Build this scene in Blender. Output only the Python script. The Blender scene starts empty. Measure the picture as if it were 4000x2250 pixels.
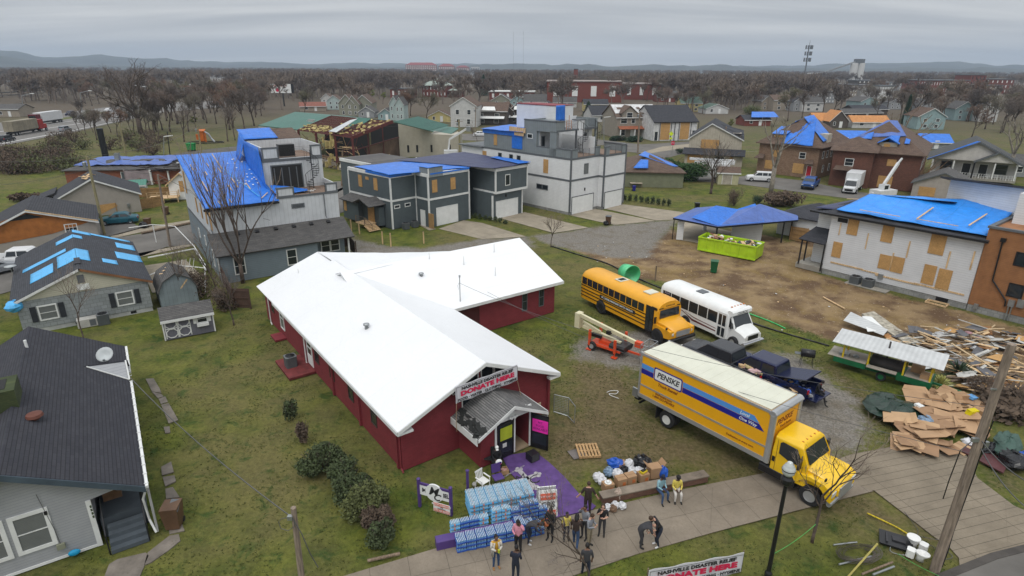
import bpy,bmesh,math,random
import numpy as np
from math import sin,cos
from mathutils import Vector as Vec,Matrix,noise as mnoise
Vector=Vec;R=math.radians;rnd=random.Random(7);PI=math.pi
scn=bpy.context.scene;COL=scn.collection
# ---------- camera ----------
H=19.0;PITCH=R(20.25);ROLL=R(0.3);FP=2331.0
cd=bpy.data.cameras.new('camera');cam=bpy.data.objects.new('camera',cd);COL.objects.link(cam);scn.camera=cam
cd.sensor_width=36;cd.lens=36*FP/4000;cd.clip_start=.1;cd.clip_end=60000
_f=Vec((0,cos(PITCH),-sin(PITCH)));_r=Vec((1,0,0));_u=Vec((0,sin(PITCH),cos(PITCH)))
_r2=cos(ROLL)*_r+sin(ROLL)*_u;_u2=cos(ROLL)*_u-sin(ROLL)*_r
mc=Matrix((_r2,_u2,-_f)).transposed().to_4x4();mc.translation=Vec((0,0,H));cam.matrix_world=mc
def at(px,py,z=0.0):
 d=_f*FP+_r2*(px-2000)-_u2*(py-1125);t=(z-H)/d.z
 return Vec((d.x*t,d.y*t,z))
def crop(ox,oy,w,W):
 s=w/W
 return lambda x,y,z=0.0:at(ox+x*s,oy+y*s,z)
K=crop(0,0,4000,2576)
c1=crop(0,600,1000,1932);c2=crop(900,550,1000,1932);c3=crop(1800,400,1000,1932);c4=crop(3000,600,1000,1932)
d1=crop(0,1300,1000,1525);d2=crop(1000,1300,1000,1525);d3=crop(1700,1350,1000,1610);d4=crop(2200,1000,1100,1771);d5=crop(3000,1150,1000,1932);d6=crop(2900,1650,1100,2576)
t1=crop(0,150,1000,2415);t2=crop(900,150,1000,2415);t3=crop(1800,150,1000,2415);t4=crop(2700,150,1300,2415)
# ---------- exposure, world, sun ----------
scn.view_settings.view_transform='Standard';scn.view_settings.look='None';scn.view_settings.gamma=1.0
scn.view_settings.exposure=0.0
SUN_EL=R(58);SUN_AZ=R(200)
w=bpy.data.worlds.new('World');scn.world=w;w.use_nodes=True
nt=w.node_tree;nt.nodes.clear();N=nt.nodes.new;L=nt.links.new
sky=N('ShaderNodeTexSky');sky.sky_type='NISHITA';sky.sun_disc=False;sky.sun_elevation=SUN_EL;sky.sun_rotation=SUN_AZ
tc=N('ShaderNodeTexCoord');sp=N('ShaderNodeSeparateXYZ');L(tc.outputs['Generated'],sp.inputs[0])
def wm(op,a,b=None,c=None):
 n=N('ShaderNodeMath');n.operation=op
 for i,x in enumerate((a,b,c)):
  if x is None:continue
  if isinstance(x,(int,float)):n.inputs[i].default_value=x
  else:L(x,n.inputs[i])
 return n.outputs[0]
zc=wm('MAXIMUM',sp.outputs[2],0.0);zz=wm('ADD',zc,0.09)
cx=wm('DIVIDE',sp.outputs[0],zz);cy=wm('DIVIDE',sp.outputs[1],zz)
cmb=N('ShaderNodeCombineXYZ');L(cx,cmb.inputs[0]);L(cy,cmb.inputs[1])
mp=N('ShaderNodeMapping');L(cmb.outputs[0],mp.inputs[0]);mp.inputs['Scale'].default_value=(.16,.62,1);mp.inputs['Rotation'].default_value=(0,0,R(-6))
nz=N('ShaderNodeTexNoise');L(mp.outputs[0],nz.inputs['Vector']);nz.inputs['Scale'].default_value=1.1;nz.inputs['Detail'].default_value=6;nz.inputs['Roughness'].default_value=.52;nz.inputs['Distortion'].default_value=.4
rp=N('ShaderNodeValToRGB');L(nz.outputs[0],rp.inputs[0]);e=rp.color_ramp.elements
e[0].position=.40;e[0].color=(.64,.68,.73,1);e[1].position=.62;e[1].color=(1.22,1.23,1.22,1)
hz=wm('POWER',wm('SUBTRACT',1.0,zc),9.0)
mh=N('ShaderNodeMix');mh.data_type='RGBA';L(wm('MULTIPLY',hz,.75),mh.inputs[0]);L(rp.outputs[0],mh.inputs[6]);mh.inputs[7].default_value=(.96,.98,1.01,1)
zen=wm('ADD',.62,wm('MULTIPLY',wm('POWER',zc,1.4),1.3))
vs=N('ShaderNodeVectorMath');vs.operation='SCALE';L(mh.outputs[2],vs.inputs[0]);L(zen,vs.inputs['Scale'])
b1=N('ShaderNodeBackground');L(sky.outputs[0],b1.inputs[0]);b1.inputs[1].default_value=.05
b2=N('ShaderNodeBackground');L(vs.outputs[0],b2.inputs[0]);b2.inputs[1].default_value=1.0
ms=N('ShaderNodeMixShader');ms.inputs[0].default_value=.94;L(b1.outputs[0],ms.inputs[1]);L(b2.outputs[0],ms.inputs[2])
wo=N('ShaderNodeOutputWorld');L(ms.outputs[0],wo.inputs[0])
sl=bpy.data.lights.new('sun','SUN');so=bpy.data.objects.new('sun',sl);COL.objects.link(so);sl.energy=1.15;sl.angle=R(22);sl.color=(1,.96,.9)
sd=Vec((sin(SUN_AZ)*cos(SUN_EL),cos(SUN_AZ)*cos(SUN_EL),sin(SUN_EL)))
so.rotation_euler=sd.to_track_quat('Z','Y').to_euler();so.location=(0,0,60)
# ---------- materials ----------
MATS={}
class NB:
 def __init__(s,name):
  s.m=bpy.data.materials.new(name);s.m.use_nodes=True;s.t=s.m.node_tree;s.t.nodes.clear()
  s.b=s.n('ShaderNodeBsdfPrincipled');o=s.n('ShaderNodeOutputMaterial');s.l(s.b.outputs[0],o.inputs[0]);s.out=o
  s.tc=s.n('ShaderNodeTexCoord');s.sp=s.n('ShaderNodeSeparateXYZ');s.l(s.tc.outputs['Object'],s.sp.inputs[0])
 def n(s,k):return s.t.nodes.new(k)
 def l(s,a,b):s.t.links.new(a,b)
 def math(s,op,a,b=None,c=None):
  n=s.n('ShaderNodeMath');n.operation=op
  for i,x in enumerate((a,b,c)):
   if x is None:continue
   if isinstance(x,(int,float)):n.inputs[i].default_value=x
   else:s.l(x,n.inputs[i])
  return n.outputs[0]
 def noise(s,scale,detail=3,rough=.55,vec=None,dist=0):
  n=s.n('ShaderNodeTexNoise');s.l(vec or s.tc.outputs['Object'],n.inputs['Vector']);n.inputs['Scale'].default_value=scale;n.inputs['Detail'].default_value=detail;n.inputs['Roughness'].default_value=rough;n.inputs['Distortion'].default_value=dist
  return n.outputs[0]
 def mapr(s,v,a,b,c,d):
  n=s.n('ShaderNodeMapRange');s.l(v,n.inputs[0])
  for i,x in enumerate((a,b,c,d)):n.inputs[i+1].default_value=x
  return n.outputs[0]
 def mix(s,f,a,b):
  n=s.n('ShaderNodeMix');n.data_type='RGBA'
  for i,x in ((0,f),(6,a),(7,b)):
   if isinstance(x,(int,float)):n.inputs[i].default_value=x
   elif isinstance(x,tuple):n.inputs[i].default_value=(*x[:3],1)
   else:s.l(x,n.inputs[i])
  return n.outputs[2]
 def wall(s,sc=(1,1,1)):
  nn=s.n('ShaderNodeSeparateXYZ');s.l(s.tc.outputs['Normal'],nn.inputs[0])
  g=s.math('GREATER_THAN',s.math('ABSOLUTE',nn.outputs[1]),s.math('ABSOLUTE',nn.outputs[0]))
  a=s.math('ADD',s.math('MULTIPLY',s.sp.outputs[0],g),s.math('MULTIPLY',s.sp.outputs[1],s.math('SUBTRACT',1.0,g)))
  return a,s.sp.outputs[2]
 def cxyz(s,x,y,z=0.0):
  n=s.n('ShaderNodeCombineXYZ')
  for i,v in enumerate((x,y,z)):
   if isinstance(v,(int,float)):n.inputs[i].default_value=v
   else:s.l(v,n.inputs[i])
  return n.outputs[0]
 def bump(s,h,st,d=.02):
  n=s.n('ShaderNodeBump');n.inputs['Strength'].default_value=st;n.inputs['Distance'].default_value=d;s.l(h,n.inputs['Height']);s.l(n.outputs[0],s.b.inputs['Normal'])
def M(name,col,rough=.7,pat=None,p=.15,dirt=.18,dscale=1.2,col2=None,metal=0,bump=.3,spec=.4,alpha=None):
 if name in MATS:return MATS[name]
 s=NB(name);s.b.inputs['Roughness'].default_value=rough;s.b.inputs['Metallic'].default_value=metal;s.b.inputs['Specular IOR Level'].default_value=spec
 base=col;h=None
 dk=tuple(c*.55 for c in col)
 if pat=='lap':
  fr=s.math('FRACT',s.math('DIVIDE',s.sp.outputs[2],p));ln=s.math('LESS_THAN',fr,.12);base=s.mix(s.math('MULTIPLY',ln,.55),col,dk);h=fr
 elif pat=='batten':
  a,b=s.wall();fr=s.math('FRACT',s.math('DIVIDE',a,p));ln=s.math('LESS_THAN',fr,.09);base=s.mix(s.math('MULTIPLY',ln,.5),col,dk);h=s.math('MULTIPLY',ln,1.0)
 elif pat in('brick','shingle','block'):
  a,b=s.wall();bt=s.n('ShaderNodeTexBrick');s.l(s.cxyz(a,b),bt.inputs['Vector']);bt.inputs['Scale'].default_value=1
  c2=col2 or tuple(c*.7 for c in col)
  bt.inputs['Color1'].default_value=(*col,1);bt.inputs['Color2'].default_value=(*c2,1)
  if pat=='brick':bt.inputs['Brick Width'].default_value=.24;bt.inputs['Row Height'].default_value=.085;bt.inputs['Mortar Size'].default_value=.008;mo=tuple(c*.72 for c in col)
  elif pat=='block':bt.inputs['Brick Width'].default_value=.42;bt.inputs['Row Height'].default_value=.3;bt.inputs['Mortar Size'].default_value=.016;mo=tuple(c*.6 for c in col)
  else:bt.inputs['Brick Width'].default_value=.5;bt.inputs['Row Height'].default_value=p;bt.inputs['Mortar Size'].default_value=.008;mo=tuple(c*.45 for c in col)
  bt.inputs['Mortar'].default_value=(*mo,1);base=bt.outputs[0];h=bt.outputs['Fac']
  h=s.math('SUBTRACT',1.0,h)
 elif pat=='osb':
  v=s.noise(9,4,.7,dist=1.5);v2=s.noise(42,2,.6)
  base=s.mix(s.mapr(v,.35,.65,0,1),tuple(c*.72 for c in col),tuple(min(1,c*1.2) for c in col));base=s.mix(s.mapr(v2,.4,.7,0,.5),base,tuple(c*.55 for c in col));h=v2
 elif pat=='memb':
  h=s.noise(.9,6,.7,dist=1.2);fr=s.math('FRACT',s.math('DIVIDE',s.math('ADD',s.sp.outputs[1],s.math('MULTIPLY',h,.25)),p));base=s.mix(s.math('MULTIPLY',s.math('LESS_THAN',fr,.012),.16),col,dk)
 elif pat=='tarp':
  a,b=s.wall();v=s.noise(1.3,5,.65,dist=.8);h=v
  fr=s.math('FRACT',s.math('DIVIDE',s.math('ADD',s.sp.outputs[0],s.math('MULTIPLY',v,.5)),p));base=s.mix(s.math('MULTIPLY',s.math('LESS_THAN',fr,.03),.35),col,dk)
 elif pat in('plank','corr'):
  a,b=s.wall();fr=s.math('FRACT',s.math('DIVIDE',a if p>0 else s.sp.outputs[2],abs(p)))
  if pat=='plank':ln=s.math('LESS_THAN',fr,.08);base=s.mix(ln,col,tuple(c*.4 for c in col));h=s.math('SUBTRACT',1.0,ln)
  else:h=s.math('SINE',s.math('MULTIPLY',fr,2*PI));base=s.mix(s.mapr(h,-1,1,.25,0),col,dk)
 elif pat=='grain':
  n=s.n('ShaderNodeMapping');s.l(s.tc.outputs['Object'],n.inputs[0]);n.inputs['Scale'].default_value=(1,1,.08)
  v=s.noise(14,4,.6,vec=n.outputs[0]);base=s.mix(s.mapr(v,.35,.65,0,1),tuple(c*.6 for c in col),tuple(min(1,c*1.25) for c in col));h=v
 if dirt:
  v=s.noise(dscale,5,.62);v=s.mapr(v,.3,.72,0,1)
  dc=tuple(c*(1-dirt*2.2) if dirt<.4 else c*.2 for c in (col2 or col)) if not isinstance(base,tuple) else tuple(c*(1-dirt*2) for c in col)
  if isinstance(base,tuple):base=s.mix(v,tuple(max(0,c) for c in dc),tuple(min(1,c*(1+dirt*.5)) for c in base))
  else:
   f=s.mapr(v,0,1,1-dirt,1+dirt*.5);vm=s.n('ShaderNodeVectorMath');vm.operation='SCALE';s.l(base,vm.inputs[0]);s.l(f,vm.inputs['Scale']);base=vm.outputs[0]
 if isinstance(base,tuple):s.b.inputs['Base Color'].default_value=(*base,1)
 else:s.l(base,s.b.inputs['Base Color'])
 if h is not None and bump:s.bump(h,bump,.14 if pat in('tarp','memb') else .02)
 if alpha is not None:s.b.inputs['Alpha'].default_value=alpha
 MATS[name]=s.m;return s.m
# ---------- mesh builder ----------
class MB:
 def __init__(s):s.v=[];s.f=[];s.mi=[];s.cur=0
 def add(s,vs,fs,mat=None):
  o=len(s.v)
  s.v+=[tuple(mat@Vec(v)) if mat else tuple(v) for v in vs];s.f+=[tuple(i+o for i in f) for f in fs];s.mi+=[s.cur]*len(fs);return s
 def box(s,x0,y0,z0,x1,y1,z1,mat=None):
  return s.add([(x0,y0,z0),(x1,y0,z0),(x1,y1,z0),(x0,y1,z0),(x0,y0,z1),(x1,y0,z1),(x1,y1,z1),(x0,y1,z1)],[(0,3,2,1),(4,5,6,7),(0,1,5,4),(1,2,6,5),(2,3,7,6),(3,0,4,7)],mat)
 def bx(s,c,d,rz=0,rx=0,ry=0):
  m=Matrix.Translation(c)@Matrix.Rotation(rz,4,'Z')@Matrix.Rotation(ry,4,'Y')@Matrix.Rotation(rx,4,'X')
  return s.box(-d[0]/2,-d[1]/2,-d[2]/2,d[0]/2,d[1]/2,d[2]/2,m)
 def rbx(s,x0,y0,z0,x1,y1,z1,b=.05,axis='x'):
  if axis=='x':p=[(y0+b,z0),(y1-b,z0),(y1,z0+b),(y1,z1-b),(y1-b,z1),(y0+b,z1),(y0,z1-b),(y0,z0+b)];return s.prof(p,x0,x1,'x')
  if axis=='z':p=[(x0+b,y0),(x1-b,y0),(x1,y0+b),(x1,y1-b),(x1-b,y1),(x0+b,y1),(x0,y1-b),(x0,y0+b)];return s.prof(p,z0,z1,'z')
  p=[(x0+b,z0),(x1-b,z0),(x1,z0+b),(x1,z1-b),(x1-b,z1),(x0+b,z1),(x0,z1-b),(x0,z0+b)];return s.prof(p,y0,y1,'y')
 def prof(s,p,a,b,axis):
  n=len(p)
  f={'x':lambda q,t:(t,q[0],q[1]),'y':lambda q,t:(q[0],t,q[1]),'z':lambda q,t:(q[0],q[1],t)}[axis]
  return s.add([f(q,a) for q in p]+[f(q,b) for q in p],[tuple(range(n-1,-1,-1)),tuple(range(n,2*n))]+[(i,(i+1)%n,n+(i+1)%n,n+i) for i in range(n)])
 def loft(s,rings,cap=True):
  n=len(rings[0]);vs=[p for r in rings for p in r];fs=[]
  for k in range(len(rings)-1):
   for i in range(n):fs.append((k*n+i,k*n+(i+1)%n,(k+1)*n+(i+1)%n,(k+1)*n+i))
  if cap:fs+=[tuple(range(n-1,-1,-1)),tuple((len(rings)-1)*n+i for i in range(n))]
  return s.add(vs,fs)
 def slab(s,pts,t):
  pts=[Vec(p) for p in pts];nrm=Vec((0,0,0));n=len(pts)
  for i in range(n):
   a,b=pts[i],pts[(i+1)%n];nrm+=a.cross(b)
  nrm.normalize()
  if nrm.z<0:pts.reverse();nrm=-nrm
  lo=[p-nrm*t for p in pts]
  return s.add(pts+lo,[tuple(range(n)),tuple(range(2*n-1,n-1,-1))]+[(i,n+i,n+(i+1)%n,(i+1)%n) for i in range(n)])
 def tube(s,p,q,r,r2=None,n=6,cap=True):
  p=Vec(p);q=Vec(q);r2=r if r2 is None else r2;d=(q-p)
  if d.length<1e-6:return s
  d.normalize();a=d.orthogonal().normalized();b=d.cross(a)
  ring=lambda c,rr:[tuple(c+(a*cos(2*PI*i/n)+b*sin(2*PI*i/n))*rr) for i in range(n)]
  return s.loft([ring(p,r),ring(q,r2)],cap)
 def path(s,pts,r,n=5):
  for i in range(len(pts)-1):s.tube(pts[i],pts[i+1],r,n=n)
  return s
 def lathe(s,prof,c=(0,0,0),n=12,ax='z',cap=True):
  c=Vec(c);f={'z':lambda r,h,a:(r*cos(a),r*sin(a),h),'y':lambda r,h,a:(r*cos(a),h,r*sin(a)),'x':lambda r,h,a:(h,r*cos(a),r*sin(a))}[ax]
  rings=[[tuple(c+Vec(f(max(r,.0005),h,2*PI*i/n))) for i in range(n)] for r,h in prof]
  return s.loft(rings,cap)
 def ell(s,c,r,n=10,m=7,rz=0,jit=0,seed=0):
  q=random.Random(seed);rings=[];c=Vec(c);mr=Matrix.Rotation(rz,3,'Z')
  for j in range(m+1):
   th=PI*j/m;rr=max(sin(th),.02)
   rings.append([tuple(c+mr@Vec((r[0]*rr*cos(2*PI*i/n),r[1]*rr*sin(2*PI*i/n),-r[2]*cos(th)))*(1+jit*(q.random()-.5))) for i in range(n)])
  return s.loft(rings)
 def build(s,name,mat,parent=None,smooth=False,label=None,bevel=0):
  me=bpy.data.meshes.new(name);me.from_pydata(s.v,[],s.f)
  mats=mat if isinstance(mat,(list,tuple)) else [mat]
  for m in mats:me.materials.append(m)
  if len(mats)>1:me.polygons.foreach_set('material_index',s.mi)
  if smooth:me.polygons.foreach_set('use_smooth',[True]*len(s.f))
  me.update();o=bpy.data.objects.new(name,me);COL.objects.link(o)
  bm=bmesh.new();bm.from_mesh(me);bmesh.ops.recalc_face_normals(bm,faces=bm.faces);bm.to_mesh(me);bm.free()
  if bevel:
   b=o.modifiers.new('bevel','BEVEL');b.width=bevel;b.segments=2;b.limit_method='ANGLE'
  if smooth=='a':
   me.polygons.foreach_set('use_smooth',[True]*len(s.f));me.set_sharp_from_angle(angle=R(38))
  if parent is not None:o.parent=parent
  if label:o['label']=label
  return o
def tag(o,label=None,cat=None,group=None,kind=None):
 if label:o['label']=label
 if cat:o['category']=cat
 if group:o['group']=group
 if kind:o['kind']=kind
 return o
def T(name,label,cat,loc=(0,0,0),rz=0,group=None):
 o=bpy.data.objects.new(name,None);COL.objects.link(o);o.location=loc;o.rotation_euler=(0,0,rz);o.empty_display_size=.3
 return tag(o,label,cat,group)
def dup(root,loc,rz=0,label=None,group=None,scale=None):
 def cp(o,par):
  c=o.copy();COL.objects.link(c)
  if par is not None:c.parent=par
  for ch in list(KIDS.get(o.name,())):cp(ch,c)
  return c
 if root.name not in KIDS:reg(root)
 c=cp(root,None);c.location=loc;c.rotation_euler=(0,0,rz)
 if scale:c.scale=(scale,)*3 if isinstance(scale,(int,float)) else scale
 if label:c['label']=label
 if group:c['group']=group
 return c
KIDS={}
def reg(root):
 def g(o):
  KIDS[o.name]=list(o.children)
  for c in o.children:g(c)
 g(root)
def text(s,size,mat,parent,loc,rot,name='lettering',depth=.004,align='CENTER',shear=0,bold=0,sx=1):
 cu=bpy.data.curves.new(name,'FONT');cu.body=s;cu.size=size;cu.align_x=align;cu.align_y='CENTER';cu.extrude=depth;cu.shear=shear;cu.offset=bold;cu.resolution_u=2
 o=bpy.data.objects.new('t',cu);COL.objects.link(o);dg=bpy.context.evaluated_depsgraph_get()
 me=bpy.data.meshes.new_from_object(o.evaluated_get(dg));bpy.data.objects.remove(o);me.name=name;me.materials.clear();me.materials.append(mat)
 o=bpy.data.objects.new(name,me);COL.objects.link(o);o.location=loc;o.rotation_euler=rot;o.scale=(sx,1,1)
 if parent is not None:o.parent=parent
 return o
# material palette
GLASS=M('glass_dark',(.02,.025,.03),.08,dirt=0,spec=.6)
GLASSB=M('glass_blinds',(.16,.17,.17),.25,'lap',.07,dirt=.1)
WHITE=M('white_paint',(.72,.73,.72),.5,dirt=.06)
TRIM=M('white_trim',(.68,.69,.68),.55,dirt=.08)
GREYT=M('grey_trim',(.11,.12,.13),.6,dirt=.08)
BLACK=M('black_paint',(.014,.014,.016),.35,dirt=.1)
RUB=M('black_rubber',(.018,.018,.02),.75,dirt=.1)
OSB=M('osb_board',(.50,.29,.11),.75,'osb')
PLY=M('fresh_lumber',(.62,.43,.24),.7,'grain')
WOOD=M('weathered_wood',(.20,.145,.10),.8,'grain')
FENCE=M('fence_wood',(.33,.20,.085),.8,'plank',.14,dirt=.3)
DFENCE=M('dark_fence_wood',(.085,.05,.036),.85,'plank',.14,dirt=.3)
TARP=M('blue_tarp',(.018,.155,.60),.38,'tarp',1.8,dirt=.2,bump=1)
TARPD=M('dusty_blue_tarp',(.07,.13,.38),.45,'tarp',1.8,dirt=.2,bump=.5)
TARPN=M('navy_tarp',(.028,.035,.095),.5,'tarp',1.8,dirt=.2,bump=.5)
TARPB=M('bright_blue_tarp',(.02,.25,.78),.35,'tarp',2.2,dirt=.16,bump=1)
TARPL=M('light_blue_tarp',(.08,.40,.75),.4,'tarp',1.0,dirt=.12,bump=.4)
SHD=M('dark_shingles',(.032,.034,.042),.9,'shingle',.07,col2=(.05,.05,.058),dirt=.15)
SHG=M('grey_shingles',(.075,.072,.072),.9,'shingle',.07,col2=(.11,.105,.1),dirt=.2)
SHB=M('brown_shingles',(.10,.065,.05),.9,'shingle',.08,col2=(.14,.095,.07),dirt=.2)
CONC=M('concrete',(.33,.31,.27),.85,dirt=.2,dscale=.7)
FOUND=M('foundation_block',(.30,.30,.29),.9,'block')
GALV=M('galvanised_steel',(.36,.38,.39),.4,dirt=.15,metal=.7)
CARD=M('cardboard',(.40,.25,.14),.85,dirt=.1)
DARKIN=M('dark_interior',(.02,.02,.02),.9,dirt=0)  # near-black standing in for the shade inside openings
# ---------- ground ----------
def P2(f,pts):return [tuple(f(*p))[:2] for p in pts]
GRAVEL=[P2(d4,[(100,520),(430,470),(640,440),(780,480),(900,540),(1100,590),(1300,610),(1460,620),(1640,740),(1830,880),(1930,1060),(1880,1190),(1640,1290),(1520,1240),(1380,1060),(900,840),(600,720),(300,690),(60,640)]),
 P2(c3,[(540,1000),(700,985),(960,945),(1160,925),(1470,895),(1640,880),(1600,930),(1500,1040),(1400,1170),(1150,1170),(900,1120),(740,1090),(640,1060)]),
 P2(c2,[(900,700),(950,740),(1150,790),(1450,810),(1850,745),(2250,720),(2300,800),(1500,900),(950,900),(880,800)]),
 P2(c3,[(1460,1090),(1420,1170),(1240,1160),(1180,1090)])]
DIRT=[P2(c3,[(1600,930),(1700,1040),(2000,1150),(2300,1080),(2700,1000),(2700,1400),(2050,1420),(1350,1330),(1150,1240),(800,1090),(900,1100),(1400,1100)]),
 P2(c4,[(-260,560),(100,640),(270,860),(740,1020),(1480,1190),(2200,1400),(2200,1900),(1100,1500),(470,1400),(0,1240),(-700,960),(-900,800)]),
 P2(d5,[(900,150),(1900,250),(2100,900),(1700,850),(1300,600),(1100,480),(500,260)])]
BROWN=[P2(d3,[(640,560),(900,300),(1250,420),(1600,700),(1560,880),(1000,800),(640,820),(560,760)]),
 P2(d4,[(0,650),(400,600),(650,1000),(1250,1340),(900,1380),(300,1250),(0,1200)]),
 P2(d6,[(700,760),(1200,630),(1500,850),(1730,1030),(1300,1000),(1000,830)]),P2(d5,[(380,480),(780,700),(1000,900),(900,1000),(500,800),(400,700)]),
 P2(d6,[(2200,500),(2700,760),(2700,600),(2400,350)]),P2(d4,[(1500,1240),(1771,1180),(1771,1290),(1600,1330)])]
def dist_poly(X,Y,poly):
 D=np.full(X.shape,1e9);ins=np.zeros(X.shape,bool);n=len(poly)
 for i in range(n):
  ax,ay=poly[i];bx,by=poly[(i+1)%n];dx,dy=bx-ax,by-ay;l2=dx*dx+dy*dy+1e-9
  t=np.clip(((X-ax)*dx+(Y-ay)*dy)/l2,0,1);D=np.minimum(D,np.hypot(X-ax-t*dx,Y-ay-t*dy))
  c=((ay>Y)!=(by>Y))&(X<(bx-ax)*(Y-ay)/(by-ay+1e-12)+ax);ins^=c
 return np.where(ins,D,-D)
def ground_grid():
 x0,x1,y0,y1,st=-75,105,9,150,.5
 xs=np.arange(x0,x1+.01,st);ys=np.arange(y0,y1+.01,st);X,Y=np.meshgrid(xs,ys);nx,ny=len(xs),len(ys)
 def wt(polys,soft):
  m=np.full(X.shape,-1e9)
  for p in polys:m=np.maximum(m,dist_poly(X,Y,p))
  return np.clip(.5+m/(2*soft),0,1)
 g,d,b=wt(GRAVEL,1.1),wt(DIRT,1.4),wt(BROWN,2.2)
 me=bpy.data.meshes.new('ground');Z=.03*np.sin(X*.35)*np.cos(Y*.31)-.05
 me.from_pydata(np.stack([X.ravel(),Y.ravel(),np.minimum(Z.ravel(),-.012)],1).tolist(),[],[(j*nx+i,j*nx+i+1,(j+1)*nx+i+1,(j+1)*nx+i) for j in range(ny-1) for i in range(nx-1)])
 for nm,a in (('gravel',g),('dirt',d),('bare',b)):
  at_=me.attributes.new(nm,'FLOAT','POINT');at_.data.foreach_set('value',a.ravel().astype(np.float32))
 me.polygons.foreach_set('use_smooth',[True]*len(me.polygons))
 return me
def ground_mat(far=False):
 s=NB('lawn_dirt_and_gravel' if not far else 'far_ground');s.b.inputs['Roughness'].default_value=.95;s.b.inputs['Specular IOR Level'].default_value=.15
 big=s.noise(.10,4,.6);mid=s.noise(.55,5,.62);fine=s.noise(5,4,.7);tiny=s.noise(38,3,.7)
 def k(v,a,b):return s.mapr(v,a,b,0,1)
 grass=s.mix(k(mid,.36,.60),(.050,.070,.011),(.110,.124,.021))
 grass=s.mix(s.math('MULTIPLY',k(big,.40,.60),.7),grass,(.135,.110,.05))
 dark=s.noise(.9,5,.7,dist=.6);grass=s.mix(s.math('MULTIPLY',k(dark,.53,.66),.75),grass,(.024,.056,.012))
 tuft=s.mapr(tiny,.25,.75,.55,1.5);vm=s.n('ShaderNodeVectorMath');vm.operation='SCALE';s.l(grass,vm.inputs[0]);s.l(s.math('MULTIPLY',tuft,s.mapr(fine,.3,.7,.75,1.25)),vm.inputs['Scale']);grass=vm.outputs[0]
 bare=s.mix(k(fine,.35,.65),(.085,.062,.034),(.165,.125,.070))
 far_=s.mapr(s.sp.outputs[1],95,280,0,1);brn=s.mix(k(fine,.3,.7),(.075,.062,.045),(.125,.10,.075))
 if not far:
  grass=s.mix(far_,grass,brn)
  def at_(n):
   a=s.n('ShaderNodeAttribute');a.attribute_name=n;return a.outputs['Fac']
  wob=s.math('MULTIPLY',s.math('SUBTRACT',s.noise(.7,5,.7),.5),1.5);wob2=s.math('MULTIPLY',s.math('SUBTRACT',fine,.5),1.3)
  wb=s.math('ADD',wob,wob2)
  def wgt(n,lo,hi,amp=1.0):return s.mapr(s.math('ADD',at_(n),s.math('MULTIPLY',wb,amp)),lo,hi,0,1)
  col=s.mix(s.math('MULTIPLY',wgt('bare',.20,.95),.88),grass,bare)
  straw=s.noise(.35,5,.6);dirt=s.mix(k(straw,.42,.58),(.115,.072,.042),(.25,.175,.095));dirt=s.mix(s.math('MULTIPLY',k(s.noise(.22,6,.65,dist=1.2),.50,.66),.65),dirt,(.24,.165,.062))
  dirt=s.mix(s.math('MULTIPLY',k(fine,.55,.75),.5),dirt,(.06,.042,.028));dirt=s.mix(k(s.noise(7,3,.6),.66,.70),dirt,(.46,.41,.34))
  col=s.mix(wgt('dirt',.40,.62,.6),col,dirt)
  vo=s.n('ShaderNodeTexVoronoi');s.l(s.tc.outputs['Object'],vo.inputs['Vector']);vo.inputs['Scale'].default_value=11
  gr=s.mix(vo.outputs['Color'],(.11,.10,.088),(.25,.23,.20));gr=s.mix(s.math('MULTIPLY',k(mid,.5,.68),.55),gr,(.12,.095,.06))
  col=s.mix(wgt('gravel',.30,.72,.75),col,gr)
 else:
  col=s.mix(far_,grass,brn)
 s.l(col,s.b.inputs['Base Color']);s.bump(s.math('ADD',tiny,fine),.6,.06)
 return s.m
gm=ground_grid();gm.materials.append(ground_mat());go=bpy.data.objects.new('ground',gm);COL.objects.link(go);tag(go,kind='structure')
def struct(name,mb,mat,z=0):
 o=mb.build(name,mat);return tag(o,kind='structure')
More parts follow.
